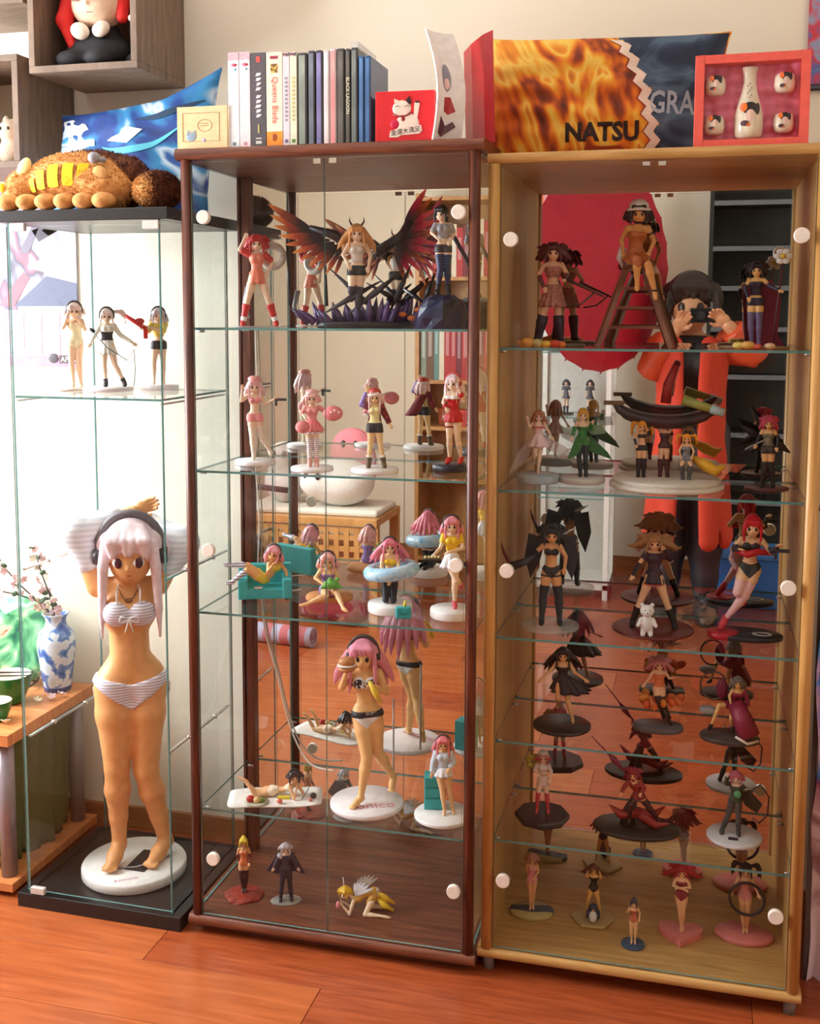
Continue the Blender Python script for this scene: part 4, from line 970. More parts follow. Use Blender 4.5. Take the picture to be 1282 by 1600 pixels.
nt.links.new(tc.outputs['Object'], sp.inputs[0]); nt.links.new(tc.outputs['Object'], no.inputs['Vector']); nt.links.new(no.outputs['Fac'], ad.inputs[0]); nt.links.new(sp.outputs['Z'], ad.inputs[2]); nt.links.new(ad.outputs[0], rr.inputs[0]); nt.links.new(rr.outputs[0], b_.inputs['Base Color'])
el = rr.color_ramp.elements; el[0].position = 0.0; el[0].color = (*lin((232, 196, 216)), 1); el[1].position = 1.0; el[1].color = (*lin((60, 130, 220)), 1)
for p_, c_ in ((0.45, (240, 222, 232)), (0.55, (150, 96, 104)), (0.62, (226, 196, 206)), (0.72, (140, 50, 80)), (0.76, (50, 120, 200)), (0.84, (220, 190, 210)), (0.90, (180, 150, 200)), (0.94, (70, 150, 230))):
    x_ = el.new(p_); x_.color = (*lin(c_), 1)
b_.inputs['Roughness'].default_value = 0.85
MB().add(vs + [(x, y + 0.012, z) for x, y, z in vs], fs + [tuple(K + i for i in reversed(f_)) for f_ in fs], True).build('blanket', BL, bk)
MB().cyl((-0.01, 0.012, 1.02), (0.44, 0.012, 0.91), 0.012, n=12).box(0.40, 0.43, 0.0, 0.03, 0, 0.92).box(-0.006, 0.004, 0.016, 0.026, 0, 1.02).build('rail', pvc((90, 80, 84)), bk)
# ================================================================= figurines
CAMX, CAMY = 1.0884, -2.1961
SKIN = (238, 192, 150); SKINP = (246, 212, 182); SKINT = (222, 160, 104)
HF = Field((-0.5, -0.45, -0.15), (0.62, 0.45, 1.25), 0.042)
HF.ell((0.0, 0, 0.33), (0.30, 0.15, 0.34), 0.05)
for i, (x, L, b_) in enumerate(((-0.21, 0.42, 0.05), (-0.07, 0.52, 0.02), (0.08, 0.48, 0.03), (0.20, 0.36, 0.06))):
    HF.chain([(x, 0, 0.58), (x * 1.12, -0.04, 0.58 + L * 0.5), (x * 1.1, -0.14 - b_, 0.58 + L * 0.9)], [0.085, 0.078, 0.062], 0.03)
HF.chain([(0.20, -0.02, 0.18), (0.38, -0.08, 0.38), (0.40, -0.16, 0.58)], [0.10, 0.085, 0.066], 0.05)
HV, HQ = HF.net()
DEF = dict(head=(0, -0.004, 0.900), neck=(0, 0.008, 0.800), chest=(0, 0.0, 0.730), waist=(0, 0.006, 0.635), pelvis=(0, 0.008, 0.545),
           shl=(-0.080, 0.008, 0.780), shr=(0.080, 0.008, 0.780), ell=(-0.118, 0.012, 0.655), elr=(0.118, 0.012, 0.655), wrl=(-0.130, -0.015, 0.545), wrr=(0.130, -0.015, 0.545),
           hil=(-0.042, 0.006, 0.520), hir=(0.042, 0.006, 0.520), knl=(-0.047, -0.006, 0.285), knr=(0.047, -0.006, 0.285), anl=(-0.047, 0.012, 0.045), anr=(0.047, 0.012, 0.045))
EYE_ME = MB().ell((0, 0, 0), 1.0, None, 10, 6).mesh('eye', pvc((52, 36, 44), rough=0.2))
EYE_MES = {}
def eye_mesh(c):
    if c not in EYE_MES: EYE_MES[c] = MB().ell((0, 0, 0), 1.0, None, 10, 6).mesh('eye', pvc(c, rough=0.2))
    return EYE_MES[c]

def rotm(r): return np.array(Euler(r, 'XYZ').to_matrix())

def figure(label, loc, H, pose=None, skin=SKINP, hair=None, wear=(), skirt=None, base=None, hr=(0, 0, 0), rz=None, group=None, res=104.0,
           hats=(), name='figurine', foot=True, eyes=True, eyec=(60, 40, 56), bust=1.0, fat=1.0, z0=None, hands=True, extra=None, cat='figurine', up=None, facing=(0, -1, 0), toes=False, headk=1.0):
    """loc: base centre on its shelf.  pose in fractions of H, x to the viewer's right, -y to the viewer."""
    if rz is None: rz = math.atan2(CAMX - loc[0], -(CAMY - loc[1]))
    t = thing(name, label, cat, loc, rz, group)
    bh = 0.0
    if base:
        kind, br, bh, bc = base[:4]; bm = MB(); bo = base[4] if len(base) > 4 else (0, 0)
        if kind == 'disc': bm.lathe([(br * 0.97, 0), (br, bh * 0.15), (br, bh * 0.8), (br * 0.975, bh), (0, bh)], c=(bo[0], bo[1], 0), n=40)
        elif kind == 'oval': bm.lathe([(br[0] * 0.97, 0), (br[0], bh * 0.2), (br[0], bh * 0.75), (br[0] * 0.97, bh), (0, bh)], c=(bo[0], bo[1], 0), n=44, sy=br[1] / br[0])
        elif kind == 'hex': bm.lathe([(br * 0.94, 0), (br, bh * 0.3), (br, bh * 0.8), (br * 0.96, bh), (0, bh)], c=(bo[0], bo[1], 0), n=6 if len(base) < 6 else base[5], smooth=False)
        elif kind == 'heart':
            pl2 = []
            for k in range(36):
                a = 2 * PI * k / 36; pl2.append((br * 0.062 * 16 * math.sin(a) ** 3, br * 0.062 * (13 * math.cos(a) - 5 * math.cos(2 * a) - 2 * math.cos(3 * a) - math.cos(4 * a))))
            bm.prism(pl2, 0, bh, 'xy')
        elif kind == 'rock':
            rg = random.Random(int(br * 1e4)); N = 16; prof = [(1.0, 0), (0.98, 0.3), (0.86, 0.62), (0.72, 0.85), (0.4, 1.0), (0, 1.0)]; jit = [[rg.uniform(.86, 1.1) for _ in range(N)] for _ in prof]
            vs = []
            for a, (r_, z_) in enumerate(prof):
                for k in range(N): q = br * r_ * jit[a][k]; vs.append((q * math.cos(2 * PI * k / N), q * math.sin(2 * PI * k / N), bh * z_ * (0.9 + 0.1 * jit[a][k]) if a < 4 else bh))
            bm.add(vs, [(a * N + k, a * N + (k + 1) % N, (a + 1) * N + (k + 1) % N, (a + 1) * N + k) for a in range(len(prof) - 1) for k in range(N)])
            bm.f.append(tuple(reversed(range(N)))); bm.mi.append(0); bm.sm.append(False)
        bmat = bc if not isinstance(bc, tuple) else pvc(bc, rough=0.35)
        bm.build('base', bmat, t, bevel=0.0006 if kind in ('hex', 'heart') else 0, seg=1)
    J = {k: np.array(v, float) for k, v in DEF.items()}
    pose = pose or {}
    if up: # shift of whole torso+head+arms
        for k in J:
            if k not in ('knl', 'knr', 'anl', 'anr'): J[k] = J[k] + np.array(up)
    for k, v in pose.items(): J[k] = np.array(v, float)
    F_ = np.array(facing, float); F_ /= np.linalg.norm(F_)
    def toe(k, side):
        if 'to' + k in pose: return np.array(pose['to' + k], float)
        return J['an' + k] + np.array([0.006 * side, -0.062, -0.034])
    J['tol'] = toe('l', -1); J['tor'] = toe('r', 1)
    for k in J: J[k] = J[k] * H
    A = np.array([J[k] for k in J]); hh = H / res; pad = 0.13 * H
    lo = A.min(0) - pad; hi = A.max(0) + pad
    FT = Field(lo, hi, hh); FA = FT.like()
    Rh = rotm(hr); hc = J['head']
    def HL(v): return hc + Rh @ (np.array(v, float) * H * headk)
    hk = H * headk
    # --- trunk, neck, head
    side = J['shr'] - J['shl']; side = side / max(np.linalg.norm(side), 1e-9)
    upv = J['neck'] - J['pelvis']; upv = upv / max(np.linalg.norm(upv), 1e-9)
    fwd = np.cross(upv, side); fwd = fwd / max(np.linalg.norm(fwd), 1e-9)
    if fwd @ F_ < 0 and abs(fwd @ F_) > 0.3: fwd = -fwd
    fl = (fwd, 0.74); g = fat * H
    FT.cone(J['pelvis'] - side * 0.025 * g, J['pelvis'] + side * 0.025 * g, 0.058 * g, 0.058 * g, 0.02 * H, fl)
    FT.cone(J['pelvis'], J['waist'], 0.062 * g, 0.046 * g, 0.02 * H, fl)
    FT.cone(J['waist'], J['chest'], 0.046 * g, 0.060 * g, 0.025 * H, fl)
    FT.cone(J['chest'] - side * 0.02 * g, J['chest'] + side * 0.02 * g, 0.056 * g, 0.056 * g, 0.02 * H, fl)
    FT.cone(J['chest'], (J['shl'] + J['shr']) / 2 * 0.5 + J['neck'] * 0.5, 0.052 * g, 0.034 * g, 0.02 * H, fl)
    FT.cone(J['shl'] * 0.82 + J['shr'] * 0.18, J['shr'] * 0.82 + J['shl'] * 0.18, 0.026 * g, 0.026 * g, 0.02 * H)
    if bust:
        for s_ in (-1, 1): FT.ell(J['chest'] + side * s_ * 0.030 * H + fwd * 0.034 * H + upv * 0.002 * H, np.array([0.030, 0.030, 0.030]) * H * bust, 0.018 * H)
    FT.cone(J['neck'] - upv * 0.02 * H, hc - upv * 0.03 * H, 0.024 * H, 0.021 * H, 0.012 * H)
    FT.ell(HL((0, 0.004, 0.006)), np.array([0.062, 0.068, 0.070]) * hk, 0.01 * H, Rh)
    FT.ell(HL((0, -0.018, -0.036)), np.array([0.046, 0.044, 0.044]) * hk, 0.03 * H, Rh)
    FT.cone(HL((0, -0.060, -0.020)), HL((0, -0.069, -0.028)), 0.006 * hk, 0.005 * hk, 0.008 * H)
    for s_ in (-1, 1): FT.ell(HL((s_ * 0.063, 0.008, -0.012)), np.array([0.008, 0.014, 0.019]) * hk, 0.006 * H, Rh)
    # --- legs
    for k, s_ in (('l', -1), ('r', 1)):
        hi_, kn, an, to = J['hi' + k], J['kn' + k], J['an' + k], J['to' + k]
        th = hi_ + (kn - hi_) * 0.35
        FT.chain([hi_, th, kn], [0.052 * g, 0.049 * g, 0.033 * g], 0.014 * H)
        ca_ = kn + (an - kn) * 0.3
        bk_ = np.cross(side, kn - an); bk_ = bk_ / max(np.linalg.norm(bk_), 1e-9)
        FT.chain([kn, ca_ , kn + (an - kn) * 0.65, an], [0.032 * g, 0.034 * g, 0.024 * g, 0.0185 * g], 0.010 * H)
        heel = an + (an - to) * 0.22; heel[2] = min(heel[2], an[2] - 0.012 * H) if abs(to[2] - an[2]) < 0.06 * H else heel[2]
        if foot:
            FT.chain([an, (an + to) / 2 + np.array([0, 0, -0.004 * H]), to], [0.019 * g, 0.020 * g, 0.014 * g], 0.010 * H)
            FT.cone(heel, (an + to) / 2, 0.015 * g, 0.015 * g, 0.010 * H)
            if toes:
                d_ = to - an; d_[2] = 0; d_ = d_ / max(np.linalg.norm(d_), 1e-9); sd_ = np.array([-d_[1], d_[0], 0])
                for q in range(5):
                    o_ = (q - 2) * 0.0088 * H; L_ = (0.016 - 0.0016 * abs(q - (1 if s_ < 0 else 3))) * H
                    p0 = to + sd_ * o_ - d_ * 0.004 * H; FT.cone(p0, p0 + d_ * L_ + np.array([0, 0, -0.002 * H]), 0.0058 * H, 0.005 * H, 0.003 * H)
    # --- arms
    for k in 'lr':
        FA.chain([J['sh' + k], J['el' + k], J['wr' + k]], [0.028 * g, 0.0205 * g, 0.0150 * g], 0.008 * H)
    if extra: extra('body', FT, FA, J, H, HL, t)
    B = FT.like(); k_ = 0.012 * H; d1, d2 = FT.f, FA.f
    w_ = np.maximum(k_ - np.abs(d1 - d2), 0) / k_; B.f = np.minimum(d1, d2) - w_ * w_ * k_ * 0.25
    V, Q = B.net()
    if hands:
        for k, s_ in (('l', -1), ('r', 1)):
            wr, el = J['wr' + k], J['el' + k]; z_ = wr - el; z_ = z_ / np.linalg.norm(z_)
            x_ = -side * s_ * 1.0; x_ = x_ - z_ * (x_ @ z_)
            if np.linalg.norm(x_) < 0.3: x_ = fwd - z_ * (fwd @ z_)
            x_ = x_ / np.linalg.norm(x_); y_ = np.cross(z_, x_)
            if s_ < 0: M_ = np.stack([x_, y_, z_], 0); HH = HV
            else: M_ = np.stack([x_, y_, z_], 0); HH = HV * np.array([1, -1, 1])
            Wv = wr + (HH * 0.066 * H) @ M_; o_ = len(V)
            Qh = HQ if s_ < 0 else HQ[:, ::-1]
            V = np.concatenate([V, Wv]); Q = np.concatenate([Q, Qh + o_])
    V = V + np.array([0, 0, bh])
    me = mesh_np('body', V, Q); me.materials.append(pvc(skin, rough=0.45)); obj('body', me, t)
    OFF = np.array([0, 0, bh])
    # --- clothes
    legp = {k: [J['hi' + k], J['kn' + k], J['an' + k]] for k in 'lr'}
    armp = {k: [J['sh' + k], J['el' + k], J['wr' + k]] for k in 'lr'}
    torp = [J['pelvis'] - upv * 0.085 * H, J['pelvis'], J['waist'], J['chest'], J['neck'], hc]
    def region(G, poly, a, b, R):
        for i in range(len(poly) - 1):
            t0, t1 = max(a - i, 0.0), min(b - i, 1.0)
            if t1 <= t0: continue
            e0 = 0.12 if (a < i and t0 == 0) else 0; e1 = 0.12 if (b > i + 1 and t1 == 1) else 0
            G.slab(poly[i], poly[i + 1], R * H, t0 - e0, t1 + e1)
    for (nm, col, off, segs) in wear:
        out = FT.like(); RT = FT.like(); RA = FT.like(); at = aa = False
        for sg in segs:
            w0 = sg[0]
            if w0 == 'torso': region(RT, torp, sg[1], sg[2], sg[3] if len(sg) > 3 else 0.14); at = True
            elif w0.startswith('leg'):
                for k in (w0[3:] or 'lr'): region(RT, legp[k], sg[1], sg[2], sg[3] if len(sg) > 3 else 0.062)
                at = True
            elif w0.startswith('arm'):
                for k in (w0[3:] or 'lr'): region(RA, armp[k], sg[1], sg[2], sg[3] if len(sg) > 3 else 0.045)
                aa = True
            elif w0 == 'vee':       # brief cut: bounded below by a V
                lo_, sl_, tp_ = (sg[1:] + (-0.088, 1.0, 0.03)[len(sg) - 1:])
                U = [FT.ax[0][:, None, None] - J['pelvis'][0], FT.ax[1][None, :, None] - J['pelvis'][1], FT.ax[2][None, None, :] - J['pelvis'][2]]
                u_ = U[0] * side[0] + U[1] * side[1] + U[2] * side[2]; v_ = U[0] * upv[0] + U[1] * upv[1] + U[2] * upv[2]
                dd = np.maximum(np.maximum(lo_ * H + sl_ * np.abs(u_) - v_, v_ - tp_ * H - 0.25 * np.abs(u_)), np.sqrt(u_ ** 2 + v_ ** 2) - 0.14 * H)
                RT.f = np.minimum(RT.f, dd.astype(np.float32)); at = True
            elif w0 == 'cups':
                for s2 in (-1, 1): RT.ell(J['chest'] + side * s2 * 0.036 * H + fwd * 0.05 * H - upv * 0.002 * H, np.array([0.036, 0.06, 0.034]) * H * (sg[1] if len(sg) > 1 else 1.0))
                RT.slab(J['chest'] - upv * 0.024 * H, J['chest'] - upv * 0.013 * H, 0.14 * H); at = True
            elif w0.startswith('foot'):
                for k in (w0[4:] or 'lr'):
                    RT.cone(J['an' + k] + np.array([0, 0.008 * H, 0]), J['to' + k], 0.036 * H, 0.036 * H); RT.cone(J['an' + k], J['an' + k] + (J['an' + k] - J['to' + k]) * 0.3, 0.034 * H)
                at = True
        if at: out.f = np.minimum(out.f, np.maximum(FT.f - off * H, RT.f))
        if aa: out.f = np.minimum(out.f, np.maximum(FA.f - off * H, RA.f))
        m_ = col if not isinstance(col, tuple) else pvc(col, rough=0.5)
        out.build(nm, m_, t, tuple(OFF))
    for sk in ([skirt] if isinstance(skirt, tuple) else (skirt or [])):
        col, top, bot, r0, r1, ple, amp = sk[:7]; nm = sk[7] if len(sk) > 7 else 'skirt'; sh = sk[8] if len(sk) > 8 else (0, 0)
        c0 = J['pelvis'] * 1.0; zt, zb = top * H, bot * H; N = 56; prof = []
        def wob(r, z, th): 
            q = (zt - (z)) / max(1e-6, (zt - zb)); return r * (1 + amp * max(0, min(1, q)) * math.sin(ple * th))
        m_ = MB(); P_ = []
        for i in range(9):
            q = i / 8; P_.append((H * (r0 + (r1 - r0) * q ** 0.8), zt + (zb - zt) * q))
        inner = [(max(0.001, r - 0.008 * H), z + 0.002 * H) for r, z in reversed(P_)]
        full = P_ + inner; vs = []
        for i, (r, z) in enumerate(full):
            q = (zt - z) / (zt - zb)
            for k in range(N):
                th = 2 * PI * k / N; rr = wob(r, z, th); vs.append((c0[0] + sh[0] * H * q + rr * math.cos(th), c0[1] + sh[1] * H * q + 0.85 * rr * math.sin(th), z + bh))
        L_ = len(full); fs = [((i * N + k), ((i + 1) % L_) * N + k, ((i + 1) % L_) * N + (k + 1) % N, i * N + (k + 1) % N) for i in range(L_) for k in range(N)]
        m_.add(vs, fs, True).build(nm, col if not isinstance(col, tuple) else pvc(col, rough=0.5), t)
    # --- hair
    if hair:
        col = hair['c']; L = hair.get('len', 0.2); wd = hair.get('w', 0.06); nb = hair.get('n', 7); fl_ = hair.get('flare', 0.0); sx = hair.get('side', 0.10); sw = hair.get('sweep', (0, 0))
        hmin = hc.copy(); ext_ = max(L, 0.15) * H + 0.14 * H
        G = Field(hc - np.array([wd * H + fl_ * H + abs(sw[0]) * H + 0.12 * H, 0.17 * H + abs(sw[1]) * H + 0.05 * H, ext_]), hc + np.array([wd * H + fl_ * H + abs(sw[0]) * H + 0.12 * H, 0.24 * H + abs(sw[1]) * H + fl_ * 0.5 * H, 0.2 * H]), H / (res * 0.92))
        G.ell(HL((0, 0.012, 0.020)), np.array([0.075, 0.080, 0.080]) * hk, 0, Rh)
        G.ell(HL((0, -0.082, -0.042)), np.array([0.052, 0.060, 0.062]) * hk, 0, Rh, cut=True)
        for i in range(6):   # fringe
            a = -0.85 + i * 0.34
            p0 = HL((0.040 * math.sin(a), -0.022, 0.070)); p1 = HL((0.064 * math.sin(a), -0.064, 0.046)); p2 = HL((0.070 * math.sin(a) + 0.006 * (-1) ** i, -0.075 + 0.02 * abs(math.sin(a)), 0.008 - 0.012 * abs(a)))
            G.chain([p0, p1, p2], [0.017 * hk, 0.015 * hk, 0.004 * hk], 0.004 * H)
        for s_ in (-1, 1):
            G.chain([HL((s_ * 0.062, -0.03, 0.03)), HL((s_ * 0.070, -0.040, -0.03)), HL((s_ * (0.066 + fl_ * 0.2), -0.036, -0.03 - sx * 0.6)), HL((s_ * (0.058 + fl_ * 0.4), -0.04, -0.03 - sx))], [0.016 * hk, 0.015 * hk, 0.011 * hk, 0.004 * hk], 0.004 * H)
        st = hair.get('style', 'long')
        dn = np.array([0, 0, -1.0])
        if hair.get('dir') is not None: dn = np.array(hair['dir'], float); dn /= np.linalg.norm(dn)
        if st in ('long', 'wild', 'short', 'bob'):
            rgh = random.Random(len(label))
            for layer in range(2 if st != 'short' else 1):
                for i in range(nb):
                    u = (i / (nb - 1) - 0.5) * 2 if nb > 1 else 0
                    a = u * 1.75
                    p0 = HL((0.060 * math.sin(a), 0.060 * math.cos(a) * 0.9 + 0.02, 0.035 - 0.03 * layer))
                    ln = L * H * (1 - 0.22 * abs(u) ** 1.5) * (1 - 0.3 * layer) * (1 + rgh.uniform(-.1, .1))
                    out_ = np.array([u * (wd + fl_ * 0.35) * H, (0.05 + 0.04 * math.cos(a) + fl_ * 0.3) * H, 0])
                    p1 = p0 + dn * ln * 0.35 + out_ * 0.55; p2 = p0 + dn * ln * 0.7 + out_ * 0.9 + np.array([sw[0], sw[1], 0]) * H * 0.5
                    p3 = p0 + dn * ln + out_ * (1.0 + fl_ * 2.0) + np.array([sw[0] + rgh.uniform(-.01, .01), sw[1], rgh.uniform(0, .03) + (fl_ * 0.25 if st == 'wild' else 0)]) * H
                    G.chain([p0, p1, p2, p3], [0.030 * hk, 0.027 * H, 0.020 * H, 0.004 * H], 0.006 * H)
            if st == 'wild':
                for i in range(10):
                    a = -2.4 + i * 0.53
                    p0 = HL((0.05 * math.sin(a), 0.03, 0.05)); p1 = HL(((0.11 + fl_ * 0.4) * math.sin(a), 0.05 + 0.02 * (i % 2), 0.04 + 0.05 * math.cos(a))); p2 = p1 + np.array([0.05 * math.sin(a), 0.02, 0.02 * (-1) ** i - 0.02]) * H
                    G.chain([p0, p1, p2], [0.026 * hk, 0.018 * hk, 0.003 * hk], 0.005 * H)
        if st in ('twin', 'pony', 'side'):
            ps = {'twin': ((-1, 0), (1, 0)), 'pony': ((0, 1),), 'side': ((1, 0),)}[st]
            for sx_, bk2 in ps:
                p0 = HL((0.072 * sx_, 0.03 + 0.05 * bk2, 0.05))
                for q in range(4):
                    o_ = np.array([0.016 * math.cos(q * 1.6), 0.016 * math.sin(q * 1.6), 0]) * H
                    p1 = p0 + o_ + np.array([(0.05 + fl_) * sx_, 0.03 + 0.06 * bk2, 0.005]) * H; p2 = p1 + dn * L * H * 0.5 + np.array([(0.03 + fl_) * sx_ + sw[0] * .5, 0.01 + sw[1] * .5, 0]) * H
                    p3 = p1 + dn * L * H + np.array([(0.015 + fl_ * 1.2) * sx_ + sw[0], 0.02 + sw[1], 0]) * H + o_
                    G.chain([p0, p1, p2, p3], [0.018 * H, 0.026 * H, 0.022 * H, 0.004 * H], 0.008 * H)
        if st == 'bun':
            G.ell(HL((0, 0.06, 0.075)), np.array([0.035] * 3) * hk, 0.006 * H)
        m_ = col if not isinstance(col, tuple) else pvc(col, rough=0.4, var=0.1)
        G.build('hair', m_, t, tuple(OFF))
    # --- face
    if eyes:
        q = Euler(hr, 'XYZ')
        for s_ in (-1, 1):
            p_ = HL((s_ * 0.0275, -0.0615, -0.014)) + OFF
            e = obj('eye', eye_mesh(eyec), t, None, tuple(p_), (hr[0], hr[1], hr[2] + s_ * 0.35), (0.0118 * hk, 0.0045 * hk, 0.0150 * hk))
        p_ = HL((0, -0.0605, -0.049)) + OFF
        obj('mouth', eye_mesh((176, 84, 84)), t, None, tuple(p_), hr, (0.0075 * hk, 0.003 * hk, 0.0022 * hk))
    for h_ in hats:
        kind, col = h_[0], h_[1]; m_ = col if not isinstance(col, tuple) else pvc(col, rough=0.45)
        MM = Matrix([list(r_) for r_ in Rh])
        def HP(v): return Vector(HL(v) + OFF)
        if kind == 'headphones':
            arc = [HP((0.087 * math.sin(a), 0.006, 0.012 + 0.098 * math.cos(a))) for a in np.linspace(-1.75, 1.75, 17)]
            hb_ = MB().tube(arc, 0.0115 * hk, 8).build('headband', m_, t)
            for s_ in (-1, 1):
                c_ = HP((s_ * 0.090, 0.004, -0.010)); d_ = MM @ Vector((s_, 0, 0))
                MB().cyl(c_ - d_ * 0.014 * hk, c_ + d_ * 0.010 * hk, 0.026 * hk, 0.022 * hk, 16).build('ear_cup', pvc(h_[2] if len(h_) > 2 else (90, 88, 92), rough=0.3), hb_)
        elif kind == 'cap':
            mm = MB().lathe([(0.0, 0.075), (0.05, 0.07), (0.082, 0.045), (0.078, 0.02), (0.074, 0.0)], n=24)
            mm.v = [tuple(MM @ (Vector(v) * hk) + HP((0, 0.006, 0.052))) for v in mm.v]
            cp_ = mm.build('cap', m_, t)
            mb2 = MB().lathe([(0.0, 0.004), (0.06, 0.003), (0.062, -0.001), (0, -0.001)], n=20, sy=0.7); mb2.v = [tuple(MM @ (Vector(v) * hk) + HP((0, -0.062, 0.052))) for v in mb2.v]; mb2.build('brim', m_ if len(h_) < 3 else pvc(h_[2]), cp_)
        elif kind == 'beanie':
            G2 = Field(hc - 0.16 * H, hc + 0.2 * H, H / res); G2.ell(HL((0, 0.014, 0.055)), np.array([0.083, 0.086, 0.066]) * hk, 0, Rh); G2.slab(HL((0, 0.01, 0.028)), HL((0, 0.02, 0.3)), 0.2 * H)
            G3 = Field(hc - 0.16 * H, hc + 0.2 * H, H / res); G3.ell(HL((0, 0.014, 0.055)), np.array([0.083, 0.086, 0.066]) * hk, 0, Rh); G4 = G3.like(); G4.slab(HL((0, 0.01, 0.030)), HL((0, 0.02, 0.3)), 0.2 * H); G3.f = np.maximum(G3.f, G4.f); ht_ = G3.build('hat', m_, t, tuple(OFF))
            ring = [HP((0.086 * math.cos(a), 0.012 + 0.089 * math.sin(a), 0.030)) for a in np.linspace(0, 2 * PI, 25)]
            MB().tube(ring, 0.014 * hk, 8).build('hat_trim', pvc(h_[2], rough=0.8), ht_, loc=tuple(-OFF))
        elif kind == 'ears':
            for s_ in (-1, 1): MB().ell(HP((s_ * 0.058, 0.0, 0.088)), (0.026 * hk, 0.014 * hk, 0.024 * hk), MM).build('bear_ear', m_, t)
        elif kind == 'horns':
            for s_ in (-1, 1): MB().tube([HP((s_ * 0.05, 0.0, 0.08)), HP((s_ * 0.075, 0.0, 0.12)), HP((s_ * 0.07, 0.0, 0.165))], 0.012 * hk, 8, [1, .7, .1]).build('horn', m_, t)
        elif kind == 'bow':
            for s_ in (-1, 1): MB().ell(HP((s_ * 0.035, 0.02, 0.105)), (0.034 * hk, 0.012 * hk, 0.022 * hk), MM @ Matrix.Rotation(-s_ * 0.4, 3, 'Y')).build('bow_loop', m_, t)
    if extra: extra('after', FT, FA, J, H, HL, t, bh)
    return t

# clothing shorthands ----------------------------------------------------------
def top(c, off=0.006): return ('top', c, off, [('cups', 1.12)])
def briefs(c, off=0.005): return ('briefs', c, off, [('vee',)])
def suit(c, off=0.005): return ('swimsuit', c, off, [('torso', 0.95, 3.25), ('vee', -0.09, 0.9, 0.06)])
def shirt(c, sl=0.9, lo=1.2, off=0.009): return ('shirt', c, off, [('torso', lo, 3.8), ('arm', -0.1, sl)])
def jacket(c, sl=1.9, lo=1.1, off=0.016): return ('jacket', c, off, [('torso', lo, 3.75), ('arm', -0.1, sl, 0.05)])
def socks(c, a=0.55, b=2.1, off=0.004): return ('stockings', c, off, [('leg', a, b), ('foot',)])
def boots(c, a=1.35, off=0.010): return ('boots', c, off, [('leg', a, 2.1), ('foot',)])
def shoes(c, off=0.008): return ('shoes', c, off, [('foot',)])
def gloves(c, a=1.1, off=0.005): return ('gloves', c, off, [('arm', a, 2.05)])
def stripes(c1, c2, sc=60): return two(c1, c2, 'wave', sc, 0.45, 'Z')
def prop(t, name, mb, mat, bevel=0): return mb.build(name, mat if not isinstance(mat, tuple) else pvc(mat, rough=0.4), t, bevel=bevel)

WHITE = (242, 240, 238); BLACK = (36, 34, 40); PALEH = (240, 214, 222); PINKH = (238, 140, 160)

